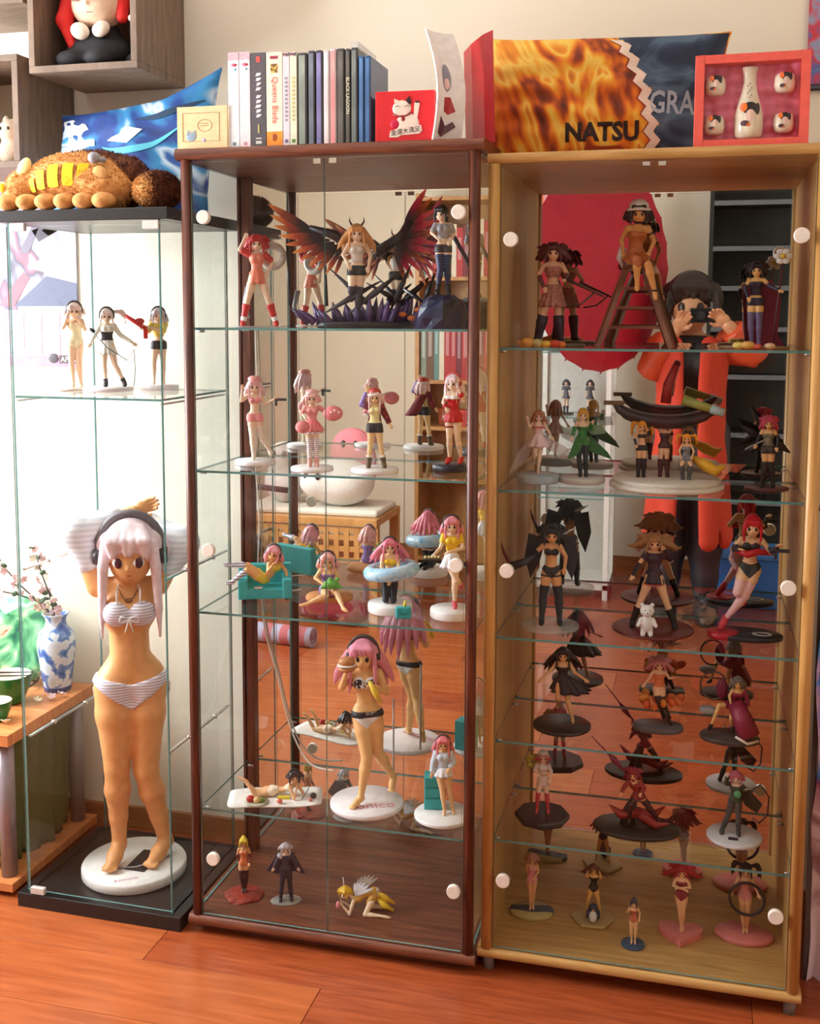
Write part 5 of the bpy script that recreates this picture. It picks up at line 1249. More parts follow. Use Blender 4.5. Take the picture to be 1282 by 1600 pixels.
# ---- large figurine in the glass tower
STRP = stripes((246, 240, 242), (196, 186, 206), 46)
def big_extra(stage, FT, FA, J, H, HL, t, bh=0):
    if stage == 'body':
        FT.ell((J['waist'] + J['pelvis']) / 2 + np.array([0, -0.036 * H, 0.0]), (0.03 * H, 0.012 * H, 0.04 * H), 0.03 * H)
        return
    G = Field((-0.24 * H, -0.10 * H, 0.80 * H), (0.26 * H, 0.18 * H, 1.05 * H), H / 120)
    fl_ = ((0, 1, 0), 0.55)
    for k in 'lr':
        e, w, s_ = J['el' + k], J['wr' + k], J['sh' + k]
        G.cone(s_ + (e - s_) * 0.45, e + (e - s_) * 0.04, 0.034 * H, 0.046 * H, 0.015 * H); G.cone(e, e + (w - e) * 0.62, 0.046 * H, 0.034 * H, 0.015 * H)
    eL, eR = J['ell'], J['elr']
    G.chain([eL + np.array([0, 0.03, 0]) * H, np.array([-0.03, 0.115, 0.955]) * H, np.array([0.05, 0.115, 0.945]) * H, eR + np.array([0, 0.03, 0]) * H], [0.042 * H, 0.036 * H, 0.036 * H, 0.042 * H], 0.02 * H)
    G.build('pulled_up_shirt', stripes((242, 244, 248), (222, 226, 236), 24), t, (0, 0, bh))
    # bows of the swimsuit
    c = np.array(J['chest']) + np.array([0.0, -0.075 * H, -0.006 * H]) + np.array([0, 0, bh]); b = MB()
    for s_ in (-1, 1):
        b.tube([c, c + np.array([s_ * 0.022, -0.004, 0.006]) * H, c + np.array([s_ * 0.026, -0.003, -0.012]) * H, c + np.array([s_ * 0.010, 0, -0.010]) * H, c], 0.0022 * H, 6)
        b.tube([c, c + np.array([s_ * 0.006, -0.006, -0.022]) * H, c + np.array([s_ * 0.010, 0.002, -0.040]) * H], 0.002 * H, 6)
    b.build('front_bow', pvc((248, 244, 244)), t)
    for s_ in (-1, 1):
        c = J['pelvis'] + np.array([s_ * 0.086 * H, -0.006 * H, -0.008 * H]) + np.array([0, 0, bh]); b = MB()
        b.tube([c, c + np.array([s_ * 0.012, -0.006, -0.03]) * H, c + np.array([s_ * 0.006, -0.01, -0.06]) * H], 0.0022 * H, 6).tube([c, c + np.array([s_ * 0.018, 0.0, -0.02]) * H, c + np.array([s_ * 0.016, 0.004, -0.048]) * H], 0.0022 * H, 6)
        b.build('side_tie', pvc((248, 244, 244)), t)
    for s_ in (-1, 1):
        b = MB(); q0 = J['chest'] + np.array([s_ * 0.03 * H, -0.062 * H, 0.03 * H]) + np.array([0, 0, bh]); q1 = J['neck'] + np.array([s_ * 0.022 * H, -0.012 * H, 0.012 * H]) + np.array([0, 0, bh])
        b.tube([q0, (q0 + q1) / 2 + np.array([s_ * 0.006, -0.016, 0.006]) * H, q1], 0.0025 * H, 6).build('strap', pvc((248, 244, 244)), t)
    b = MB(); q = J['neck'] + np.array([0, 0, bh])
    b.tube([q + np.array([-0.035, -0.020, 0.004]) * H, q + np.array([-0.012, -0.050, -0.030]) * H, q + np.array([0.012, -0.050, -0.030]) * H, q + np.array([0.035, -0.020, 0.004]) * H], 0.0016 * H, 6)
    b.ell(q + np.array([0, -0.056, -0.034]) * H, (0.011 * H, 0.004 * H, 0.006 * H)).build('pendant', pvc((150, 110, 70), metal=0.6, rough=0.3), t)
    # whites of the eyes
    mats = pvc((250, 248, 248), rough=0.2)
    for s_ in (-1, 1):
        obj('eye_white', MB().ell((0, 0, 0), 1.0, None, 12, 8).mesh('eye_white', mats), t, None, tuple(HL((s_ * 0.0275, -0.0590, -0.014)) + np.array([0, 0, bh])), (0, 0, s_ * 0.35), (0.0165 * H, 0.005 * H, 0.0125 * H))
    # things moulded on the base
    MB().box(0.0, 0.052, -0.05, 0.05, bh, bh + 0.004, Matrix.Rotation(-0.5, 4, 'Z')).build('black_pouch', pvc((36, 32, 34)), t, bevel=0.001)
    MB().tube([(-0.05, -0.035, bh + 0.003), (0.0, -0.045, bh + 0.003), (0.05, -0.03, bh + 0.003), (0.09, 0.0, bh + 0.003)], 0.003, 6).build('cord', pvc((150, 148, 150), rough=0.3), t)
    MB().ell((0.055, -0.02, bh + 0.004), (0.016, 0.010, 0.005)).build('red_trinket', pvc((214, 110, 80)), t)
    text('sonico', 0.022, pvc((214, 150, 180)), t, (-0.02, -0.093, bh + 0.0006), (0, 0, 0.1))
figure('large bare-foot figurine in striped two piece swimwear with headphones, pulling a shirt over its head', (-0.228, 0.172, 0.034), 0.868,
       dict(ell=(-0.135, 0.03, 0.945), elr=(0.150, 0.03, 0.900), wrl=(0.022, 0.035, 1.000), wrr=(0.02, 0.12, 0.93), shl=(-0.082, 0.012, 0.795), shr=(0.082, 0.012, 0.79),
            hil=(-0.046, 0.006, 0.515), hir=(0.046, 0.006, 0.520), knl=(-0.042, -0.010, 0.285), knr=(0.038, -0.014, 0.270), anl=(-0.040, 0.008, 0.052), anr=(0.088, 0.010, 0.045), tol=(-0.066, -0.060, 0.016), tor=(0.045, -0.062, 0.014), pelvis=(0.004, 0.008, 0.540), head=(0.008, -0.012, 0.892)),
       skin=(232, 168, 108), hair=dict(c=(246, 222, 228), len=0.14, w=0.05, n=7, side=0.20, flare=0.05), wear=[('swim_top', STRP, 0.006, [('cups', 1.05)]), ('swim_briefs', STRP, 0.005, [('vee', -0.088, 0.75, -0.012)])],
       base=('disc', 0.127, 0.026, (240, 238, 234)), hats=[('headphones', (112, 106, 110), (70, 64, 68))], res=190, extra=big_extra, toes=True, eyec=(84, 36, 52), fat=1.04, bust=1.12, hr=(0.05, 0, -0.1))

# ---- upper shelf of the glass tower
ZD = 1.2165
figure('pale haired figurine in a cream swimsuit with both hands raised to its face', (-0.392, 0.235, ZD), 0.208,
       dict(ell=(-0.13, -0.03, 0.70), wrl=(-0.085, -0.06, 0.81), elr=(0.115, -0.03, 0.68), wrr=(0.04, -0.08, 0.79), knr=(0.035, -0.012, 0.285), anl=(-0.03, 0.01, 0.045), anr=(0.055, 0.02, 0.045)),
       hair=dict(c=(236, 206, 196), len=0.12, style='short', n=6), wear=[suit((250, 232, 190), 0.008)], base=('disc', 0.05, 0.006, (226, 206, 190)), hats=[('headphones', (78, 66, 66))], skin=(246, 204, 168))
def d2x(stage, FT, FA, J, H, HL, t, bh=0):
    if stage == 'after':
        a = J['wrr'] + np.array([0, -0.02 * H, bh]); MB().tube([a, a + np.array([-0.02, 0, -0.12]), a + np.array([-0.015, 0, -0.5])], 0.0012, 5) if False else None
        MB().tube([(-0.035, -0.02, 0.145), (0.0, -0.035, 0.105), (0.045, -0.03, 0.075), (0.062, -0.02, 0.10), (0.064, -0.018, 0.05), (0.060, -0.02, 0.012)], 0.0011, 6).build('cord', pvc((60, 66, 64)), t)
        MB().cyl((-0.040, -0.022, 0.150), (-0.028, -0.024, 0.143), 0.004, n=10).build('microphone', pvc(BLACK), t)
figure('figurine in a white dress with black corset and black ankle boots, holding a cord', (-0.297, 0.222, ZD), 0.190,
       dict(ell=(-0.15, 0.0, 0.66), wrl=(-0.20, -0.03, 0.56), elr=(0.16, 0.0, 0.66), wrr=(0.31, -0.03, 0.56), anl=(-0.03, 0.01, 0.045), anr=(0.20, 0.03, 0.05), knr=(0.09, -0.01, 0.28), knl=(-0.045, -0.006, 0.28)),
       hair=dict(c=(244, 224, 214), style='side', len=0.18, flare=0.05), wear=[shirt((240, 240, 226), 1.95), ('corset', BLACK, 0.016, [('torso', 1.5, 2.7)]), boots((48, 46, 50), 1.75)], skirt=((240, 236, 226), 0.60, 0.41, 0.055, 0.125, 12, 0.10),
       base=('disc', 0.060, 0.010, (240, 232, 234)), hats=[('headphones', (60, 58, 60))], extra=d2x)
def d3x(stage, FT, FA, J, H, HL, t, bh=0):
    if stage == 'after':
        prop(t, 'toy_pistol', MB().cyl((-0.030, -0.03, 0.150), (-0.078, -0.04, 0.182), 0.0065, 0.004, 10).box(-0.036, -0.026, -0.036, -0.026, 0.126, 0.15), (214, 40, 44))
        prop(t, 'water_tank', MB().ell((-0.045, -0.03, 0.168), (0.012, 0.008, 0.008)), (206, 60, 60))
figure('figurine in a yellow jacket and black shorts aiming a red toy pistol', (-0.203, 0.305, ZD), 0.190,
       dict(ell=(-0.13, -0.08, 0.70), wrl=(-0.19, -0.16, 0.72), elr=(0.06, -0.12, 0.70), wrr=(-0.14, -0.17, 0.75), anl=(-0.07, 0.0, 0.045), knl=(-0.07, -0.03, 0.285), anr=(0.05, 0.03, 0.045)),
       hair=dict(c=(206, 190, 196), len=0.2, n=6), wear=[jacket((232, 206, 96), 1.2, 1.9), ('shorts', BLACK, 0.010, [('torso', 0.0, 1.3)])], base=('disc', 0.047, 0.012, (240, 236, 238)), hats=[('headphones', (70, 66, 70))], extra=d3x)

# ---- walnut cabinet, top shelf
Z = MID_Z[0]
def m1x(stage, FT, FA, J, H, HL, t, bh=0):
    if stage == 'after':
        prop(t, 'lifebuoy', MB().tube([(0.035 + 0.024 * math.cos(a), 0.03, 0.160 + 0.024 * math.sin(a)) for a in np.linspace(0, 2 * PI, 21)], 0.0085, 8), (206, 196, 184))
        prop(t, 'sword_case', MB().cyl((0.075, 0.028, 0.05), (0.068, 0.028, 0.20), 0.0045, 0.003, 8), (44, 40, 46))
        prop(t, 'ribbon_tail', MB().tube([(-0.02, 0.03, 0.09), (-0.028, 0.035, 0.05), (-0.018, 0.035, 0.02)], 0.008, 6, [1, .8, .2]), (150, 146, 150))
figure('red haired figurine in a salmon pink dress and red boots, feet wide apart', (0.122, 0.150, Z), 0.205,
       dict(ell=(-0.185, 0.0, 0.83), wrl=(-0.13, -0.03, 0.945), elr=(0.17, 0.03, 0.70), wrr=(0.12, -0.02, 0.58), knl=(-0.105, -0.02, 0.29), knr=(0.12, -0.02, 0.29), anl=(-0.155, 0.0, 0.045), anr=(0.20, 0.01, 0.045)),
       hair=dict(c=(190, 44, 44), style='wild', len=0.12, n=6, flare=0.03), wear=[shirt((240, 140, 116), 0.7), boots((206, 52, 48), 1.2), ('boot_cuffs', WHITE, 0.014, [('leg', 1.75, 1.95)]), ('jacket', (206, 66, 60), 0.014, [('arm', -0.1, 0.9, 0.05)])], skirt=((238, 130, 104), 0.62, 0.46, 0.055, 0.105, 8, 0.08), base=('oval', (0.055, 0.03), 0.003, clear_plastic((206, 206, 204), 0.4), (0.005, 0)), extra=m1x, skin=SKINP)
# winged figurine
FEA = {}
def feather(c1, c2, c3):
    k = (c1, c2, c3)
    if k in FEA: return FEA[k]
    m, nt, b = _new('feather'); tc = nt.nodes.new('ShaderNodeTexCoord'); sp = nt.nodes.new('ShaderNodeSeparateXYZ'); r = nt.nodes.new('ShaderNodeValToRGB')
    nt.links.new(tc.outputs['Generated'], sp.inputs[0]); nt.links.new(sp.outputs['X'], r.inputs[0]); nt.links.new(r.outputs[0], b.inputs['Base Color'])
    e = r.color_ramp.elements; e[0].position = 0.2; e[0].color = (*lin(c1), 1); e[1].position = 1.0; e[1].color = (*lin(c3), 1); x = e.new(0.6); x.color = (*lin(c2), 1)
    b.inputs['Roughness'].default_value = 0.5
    mb = MB(); vs = []; N = 9
    for i in range(N):
        u = i / (N - 1); w_ = 0.16 * math.sin(PI * min(1, 0.08 + u * 0.92)) ** 0.6 * (1 - 0.3 * u) + 0.01; y = -0.12 * u * u
        vs += [(u, y - 0.022, -w_ * 0.6), (u, y - 0.022 - 0.02 * math.sin(PI * u), 0.0), (u, y - 0.022, w_), (u, y + 0.022, w_), (u, y + 0.022, -w_ * 0.6)]
    fs = [(i * 5 + k, i * 5 + (k + 1) % 5, (i + 1) * 5 + (k + 1) % 5, (i + 1) * 5 + k) for i in range(N - 1) for k in range(5)] + [(4, 3, 2, 1, 0), tuple((N - 1) * 5 + k for k in range(5))]
    FEA[k] = mb.add(vs, fs, True).mesh('feather', m); return FEA[k]
def wing(t, s_, root, spec, me_list):
    """root: shoulder point; spec rows of (count, a0, a1, L0, L1, off along arm)"""
    for r_, (cnt, a0, a1, L0, L1, p0, p1) in enumerate(spec):
        for i in range(cnt):
            u = i / (cnt - 1); a = a0 + (a1 - a0) * u; L = L0 + (L1 - L0) * u
            P_ = Vector(p0).lerp(Vector(p1), u)
            o = obj('feather', me_list[(r_ + i) % len(me_list) if r_ else i % len(me_list)], t, None, Vector(root) + P_ + Vector((0, 0.004 * r_ + 0.0015 * (i % 3), 0)))
            M_ = Matrix.Rotation(-a, 4, 'Y') @ Matrix.Scale(-1 if s_ < 0 else 1, 4, (0, 0, 1)); o.rotation_euler = (M_).to_euler(); o.scale = (L, L * 0.16, L * (0.75 if s_ > 0 else -0.75))
def m2x(stage, FT, FA, J, H, HL, t, bh=0):
    if stage != 'after': return
    f1 = feather((40, 26, 34), (150, 56, 34), (240, 138, 60)); f2 = feather((44, 28, 36), (190, 70, 40), (246, 166, 84)); f3 = feather((60, 22, 40), (206, 40, 84), (248, 120, 110)); f4 = feather((34, 26, 32), (70, 34, 34), (190, 72, 40))
    wing(t, -1, (-0.02, 0.035, 0.165), [(11, 2.62, 4.35, 0.105, 0.055, (-0.085, 0, 0.055), (-0.012, 0, 0.0)), (10, 2.55, 4.2, 0.075, 0.045, (-0.078, 0, 0.050), (-0.006, 0, 0.005)), (8, 2.5, 3.9, 0.05, 0.036, (-0.07, 0, 0.045), (0.0, 0, 0.01))], [f1, f2])
    wing(t, 1, (0.065, 0.045, 0.160), [(11, 1.05, -1.2, 0.092, 0.065, (0.045, 0, 0.070), (0.022, 0, 0.0)), (10, 0.95, -1.1, 0.07, 0.05, (0.040, 0, 0.062), (0.020, 0, 0.005)), (8, 0.9, -0.9, 0.046, 0.038, (0.034, 0, 0.056), (0.015, 0, 0.01))], [f3, f1, f3])
    for pts in ([(0.0, 0.035, 0.17), (-0.05, 0.034, 0.205), (-0.105, 0.033, 0.222)], [(0.04, 0.045, 0.165), (0.095, 0.045, 0.20), (0.122, 0.045, 0.238)]):
        MB().tube(pts, 0.011, 8, [1.2, 1.0, .5]).build('wing_arm', pvc((46, 34, 40)), t)
    for i, (a, b, r) in enumerate((((-0.075, -0.02, 0.03), (0.055, 0.02, 0.105), 0.010), ((0.10, 0.0, 0.125), (-0.02, 0.0, 0.03), 0.010), ((-0.06, 0.01, 0.13), (0.06, 0.01, 0.02), 0.009), ((0.02, 0.02, 0.10), (0.11, 0.02, 0.05), 0.008), ((0.12, 0.01, 0.14), (0.07, 0.0, 0.03), 0.009))):
        A_, B_ = Vector(a), Vector(b); MB().tube([A_, A_.lerp(B_, .5), B_], r, 4, [.15, 1.0, .15]).build('crystal_blade', pvc((58, 52, 60), rough=0.25), t)
    rg = random.Random(4)
    for i in range(22):
        x = -0.105 + 0.25 * i / 21; h_ = 0.028 + 0.022 * rg.random() + (0.012 if i > 10 else 0); tl = (x - 0.02) * 0.25 + rg.uniform(-.012, .012); y = rg.uniform(-0.03, 0.03)
        b_ = Vector((x, y, 0.010)); MB().tube([b_, b_ + Vector((tl * 0.5, 0, h_ * 0.55)), b_ + Vector((tl, 0, h_))], 0.011, 5, [.9, .7, .04]).build('crystal_spike', pvc((92, 66, 118) if i % 3 else (70, 50, 92), rough=0.3), t)
    for i, (x, z_) in enumerate(((0.10, 0.03), (0.135, 0.04), (0.12, 0.022))): MB().ell((x, -0.02, z_), (0.010, 0.008, 0.006)).build('orange_bloom', pvc((226, 130, 70)), t)
figure('blond winged figurine with black and orange feathers above purple crystal spikes', (0.352, 0.165, Z), 0.215,
       dict(ell=(-0.14, 0.0, 0.68), wrl=(-0.09, -0.05, 0.58), elr=(0.14, 0.0, 0.68), wrr=(0.12, -0.04, 0.56), knl=(-0.055, -0.06, 0.33), anl=(-0.05, 0.10, 0.25), knr=(0.02, -0.01, 0.285), anr=(0.005, 0.01, 0.06), hil=(-0.04, 0.006, 0.52)),
       hair=dict(c=(224, 158, 92), len=0.30, w=0.10, n=7, side=0.2, flare=0.08), wear=[('top', (226, 214, 206), 0.008, [('torso', 1.6, 3.4)]), ('shorts', BLACK, 0.010, [('torso', 0.1, 1.3)]), ('stockings', (64, 60, 72), 0.006, [('legr', 0.7, 2.1), ('foot',), ('legl', 0.9, 2.1)])],
       base=('oval', (0.11, 0.045), 0.014, (40, 36, 44), (0.02, 0)), hats=[('horns', (70, 44, 34))], extra=m2x)
def m3x(stage, FT, FA, J, H, HL, t, bh=0):
    if stage == 'after':
        prop(t, 'sheathed_sword', MB().tube([(0.02, 0.01, 0.13 + bh), (0.055, 0.015, 0.07 + bh), (0.07, 0.02, 0.02 + bh)], 0.0045, 8), (40, 40, 52))
figure('black haired figurine in a grey top and blue striped stockings standing on a navy rock', (0.548, 0.160, Z), 0.192,
       dict(ell=(-0.13, -0.02, 0.69), wrl=(-0.06, -0.08, 0.62), elr=(0.12, 0.02, 0.68), wrr=(0.08, -0.05, 0.60), knl=(-0.03, -0.02, 0.29), anl=(-0.06, 0.01, 0.05), anr=(0.06, 0.02, 0.05), head=(-0.02, -0.01, 0.90)),
       hair=dict(c=(40, 34, 40), style='pony', len=0.22, side=0.08), wear=[shirt((170, 168, 176), 0.9, 1.9), ('shorts', (70, 60, 70), 0.008, [('torso', 0.1, 1.2)]), socks(stripes((60, 74, 130), (30, 30, 44), 60), 0.3), boots((34, 34, 42), 1.7)],
       base=('rock', 0.060, 0.072, (34, 38, 66)), extra=m3x, hr=(0, 0, -0.5), skin=SKINP)

# ---- walnut cabinet, second shelf
Z = MID_Z[1]
WB = (244, 238, 236)
def s1x(stage, FT, FA, J, H, HL, t, bh=0):
    if stage == 'after': prop(t, 'toy_pistol', MB().box(0.046, 0.072, -0.018, -0.012, 0.146, 0.152).box(0.046, 0.051, -0.018, -0.012, 0.135, 0.147), (70, 72, 84))
figure('figurine in a pink cap and pink top and skirt pointing a small grey pistol', (0.107, 0.165, Z), 0.188,
       dict(ell=(-0.16, 0.0, 0.72), wrl=(-0.15, -0.04, 0.86), elr=(0.13, -0.02, 0.68), wrr=(0.235, -0.08, 0.745), knr=(0.07, 0.0, 0.30), anr=(0.18, 0.06, 0.10), tor=(0.19, 0.03, 0.05), knl=(-0.03, -0.01, 0.285), anl=(-0.02, 0.0, 0.045)),
       hair=dict(c=(246, 202, 206), len=0.24, n=6, side=0.2), wear=[top((240, 150, 150)), ('skirt_wrap', (238, 150, 150), 0.010, [('torso', 0.1, 1.3)]), socks((246, 226, 204), 0.5)], base=('disc', 0.047, 0.010, WB), hats=[('cap', (238, 158, 150))], extra=s1x)
def s2x(stage, FT, FA, J, H, HL, t, bh=0):
    if stage == 'after':
        prop(t, 'paw_mitt', MB().ell((0.046, -0.02, 0.128), (0.022, 0.016, 0.017)), two((240, 150, 150), (228, 120, 124), 'noise', 150, 0.9, sharp=False))
        prop(t, 'paw_mitt', MB().ell((-0.02, -0.035, 0.100), (0.016, 0.014, 0.014)), two((240, 150, 150), (228, 120, 124), 'noise', 150, 0.9, sharp=False))
        for k in range(3): prop(t, 'paw_pad', MB().ell((0.050 + 0.008 * (k - 1), -0.034, 0.135 - 0.004 * abs(k - 1)), (0.003, 0.002, 0.003)), (250, 206, 206))
figure('figurine in a pink bear hood with ruffled pink skirt and striped stockings', (0.269, 0.098, Z), 0.168,
       dict(ell=(-0.13, -0.04, 0.70), wrl=(-0.09, -0.14, 0.66), elr=(0.15, 0.0, 0.74), wrr=(0.22, -0.05, 0.78), anl=(-0.03, 0.0, 0.045), anr=(0.06, 0.02, 0.045), knl=(-0.03, -0.01, 0.28), knr=(0.05, -0.01, 0.28)),
       hair=dict(c=(246, 190, 180), len=0.14, style='short', n=6), wear=[shirt((240, 160, 156), 1.2), socks(stripes((246, 240, 238), (206, 180, 186), 70), 0.6), boots((240, 176, 166), 1.65)], skirt=[((240, 132, 134), 0.62, 0.47, 0.06, 0.155, 14, 0.12), ((248, 226, 222), 0.50, 0.44, 0.10, 0.150, 16, 0.12, 'petticoat')],
       base=('disc', 0.047, 0.009, WB), hats=[('beanie', (240, 180, 176), (246, 200, 196)), ('ears', (240, 180, 176))], extra=s2x)
figure('figurine in a white trimmed beanie and open plaid jacket with brown boots, one arm raised', (0.409, 0.110, Z), 0.172,
       dict(ell=(-0.17, 0.02, 0.80), wrl=(-0.10, -0.01, 0.98), elr=(0.14, 0.02, 0.66), wrr=(0.19, -0.02, 0.56), anl=(-0.075, 0.0, 0.045), anr=(0.12, 0.01, 0.045), knl=(-0.055, -0.01, 0.28), knr=(0.075, -0.01, 0.28)),
       hair=dict(c=(246, 206, 200), len=0.20, n=6, side=0.24), wear=[('shirt', (244, 236, 170), 0.008, [('torso', 1.2, 3.6)]), ('jacket', two((150, 40, 50), (96, 28, 44), 'checker', 130, 0.7), 0.020, [('arm', -0.1, 0.55, 0.05), ('armr', 0, 1.9, 0.05)]), ('sleeve', (150, 120, 190), 0.010, [('arml', 0.5, 1.9)]), ('miniskirt', (50, 44, 52), 0.012, [('torso', -0.2, 1.35)]), boots((96, 74, 50), 1.55), ('boot_cuffs', (240, 232, 220), 0.016, [('leg', 1.5, 1.62)])],
       skirt=[(two((150, 40, 50), (96, 28, 44), 'checker', 130, 0.7), 0.76, 0.47, 0.066, 0.095, 5, 0.05, 'jacket_tail', (0, 0.35))], base=('disc', 0.052, 0.010, WB), hats=[('beanie', (200, 70, 64), (246, 238, 226))], skin=(244, 206, 150))
figure('figurine in a red and white festive dress with red heels on a dark round base', (0.566, 0.190, Z), 0.200,
       dict(ell=(-0.12, 0.0, 0.68), wrl=(-0.06, -0.06, 0.62), elr=(0.13, 0.0, 0.70), wrr=(0.10, -0.05, 0.80), knl=(-0.02, -0.05, 0.29), anl=(-0.03, -0.02, 0.055), anr=(0.09, 0.03, 0.055), knr=(0.06, -0.01, 0.285)),
       hair=dict(c=(246, 218, 222), len=0.30, n=6, side=0.2), wear=[('dress', (206, 24, 30), 0.008, [('torso', 0.3, 3.0)]), ('fur_trim', (246, 242, 238), 0.020, [('torso', 2.95, 3.3)]), ('garter', (150, 30, 34), 0.006, [('legl', 0.45, 0.55)]), shoes((206, 40, 36)), ('cuffs', (206, 30, 34), 0.012, [('arm', 1.5, 1.9)])],
       skirt=((206, 24, 30), 0.56, 0.47, 0.07, 0.11, 10, 0.08), base=('disc', 0.046, 0.014, (44, 42, 52)), hats=[('headphones', (206, 70, 70), (190, 60, 60))], rz=-0.2)

# ---- walnut cabinet, third shelf
Z = MID_Z[2]
TEAL = (58, 178, 182)
ac = thing('miniature_armchair', 'teal miniature armchair on the glass shelf under a reclining figurine', 'toy chair', (0.118, 0.190, Z), 0.38)
m = MB(); TL = pvc(TEAL, rough=0.5)
MB().box(-0.048, 0.048, -0.036, 0.038, 0.004, 0.028).build('seat', TL, ac, bevel=0.003); MB().box(-0.062, -0.040, -0.038, 0.040, 0.004, 0.050).build('armrest', TL, ac, bevel=0.003)
MB().box(0.040, 0.062, -0.038, 0.040, 0.004, 0.050).build('armrest', TL, ac, bevel=0.003); MB().box(-0.062, 0.062, 0.032, 0.052, 0.004, 0.072).build('backrest', TL, ac, bevel=0.003)
for x in (-0.05, 0.05):
    for y in (-0.028, 0.042): MB().cyl((x, y, 0), (x, y, 0.006), 0.004, n=8).build('leg', pvc((60, 50, 50)), ac)
tag(MB().lathe([(0.004, 0), (0.010, 0.001), (0.011, 0.003), (0.006, 0.003), (0.0, 0.002)], n=16).build('toy_saucer', pvc((240, 214, 200)), None, loc=(0.118 - 0.004, 0.158, Z + 0.028)), 'tiny cream saucer on the seat of the teal armchair', 'toy dish')
HS = 0.20
figure('figurine in a yellow top reclining across the teal armchair with raised striped legs', (0.118, 0.186, Z + 0.006), HS,
       dict(pelvis=(0.0, 0.0, 0.20), waist=(0.07, 0.03, 0.245), chest=(0.115, 0.05, 0.32), neck=(0.125, 0.05, 0.40), head=(0.105, 0.02, 0.49), shl=(0.055, -0.01, 0.375), shr=(0.175, 0.09, 0.36), ell=(0.04, -0.07, 0.30), wrl=(0.09, -0.11, 0.37), elr=(0.25, 0.05, 0.27), wrr=(0.27, -0.02, 0.17),
            hil=(-0.03, -0.03, 0.20), hir=(-0.02, 0.04, 0.205), knl=(-0.20, -0.10, 0.325), knr=(-0.19, 0.00, 0.36), anl=(-0.37, -0.14, 0.20), anr=(-0.40, -0.03, 0.375), tol=(-0.43, -0.15, 0.19), tor=(-0.46, -0.04, 0.385)),
       hair=dict(c=(240, 160, 168), len=0.2, n=6, w=0.05, side=0.12), wear=[('top', (240, 206, 76), 0.008, [('torso', 2.4, 3.5)]), ('shorts', (240, 206, 76), 0.008, [('torso', 0.2, 1.3)]), socks(stripes((246, 240, 236), (150, 140, 170), 50), 1.1)], hats=[('headphones', (90, 88, 92))], skin=(242, 180, 120), hr=(-0.1, 0.25, -0.2), facing=(-0.3, -0.9, 0.2))
cu = thing('floor_cushion', 'orange tan toy cushion under the seated figurine', 'toy cushion', (0.280, 0.180, Z), 0.35)
f = Field((-0.055, -0.045, -0.002), (0.055, 0.045, 0.03), 0.002); f.cone((-0.028, 0, 0.013), (0.028, 0, 0.013), 0.026, 0.026, 0, ((0, 0, 1), 0.48)); f.cone((-0.028, 0.012, 0.013), (0.028, 0.012, 0.013), 0.024, 0.024, 0.01, ((0, 0, 1), 0.48)); f.build('cushion', pvc((206, 138, 84), rough=0.7), cu)
def a2x(stage, FT, FA, J, H, HL, t, bh=0):
    if stage == 'after':
        f = Field((-0.04, -0.08, 0.02), (0.06, 0.02, 0.10), 0.002); c = (J['wrl'] + J['wrr']) / 2 + np.array([0.006, -0.01, 0.006])
        f.ell(c, (0.018, 0.012, 0.011), 0.003)
        for s_ in (-1, 1): f.ell(c + np.array([0.008 * s_ + 0.006, -0.002, 0.012]), (0.005,) * 3, 0.003); f.ell(c + np.array([0.018 * s_, -0.004, -0.006]), (0.007, 0.005, 0.004), 0.003)
        f.build('green_plush', pvc((110, 180, 80), rough=0.8), t)
figure('pink haired figurine in a lilac dress seated on a toy cushion holding a green plush', (0.280, 0.168, Z + 0.012), 0.20,
       dict(pelvis=(0, 0.02, 0.12), waist=(0, 0.03, 0.20), chest=(0, 0.02, 0.29), neck=(0, 0.01, 0.36), head=(0.0, -0.015, 0.455), shl=(-0.078, 0.01, 0.335), shr=(0.078, 0.01, 0.335), ell=(-0.14, -0.02, 0.25), wrl=(-0.03, -0.12, 0.19), elr=(0.13, -0.03, 0.235), wrr=(0.05, -0.13, 0.18),
            hil=(-0.04, 0.0, 0.105), hir=(0.04, 0.0, 0.105), knl=(-0.02, -0.23, 0.10), knr=(0.10, -0.19, 0.12), anl=(-0.24, -0.25, 0.01), anr=(0.17, -0.40, 0.0), tol=(-0.31, -0.26, 0.0), tor=(0.215, -0.44, -0.03)),
       hair=dict(c=(244, 176, 168), len=0.2, n=6, side=0.15), wear=[('dress', (150, 120, 180), 0.010, [('torso', 0.0, 3.15), ('leg', -0.2, 0.35, 0.075)])], hats=[('headphones', (84, 78, 80))], skin=(242, 190, 136), extra=a2x)
def a3x(stage, FT, FA, J, H, HL, t, bh=0):
    if stage == 'after':
        RG = two((120, 190, 230), (226, 240, 248), 'noise', 60, 0.1, sharp=False)
        MB().tube([(0.048 * math.cos(a) + 0.003, 0.040 * math.sin(a), 0.072 + bh + 0.006 * math.cos(a)) for a in np.linspace(0, 2 * PI, 33)], 0.0155, 12).build('swim_ring', RG, t)
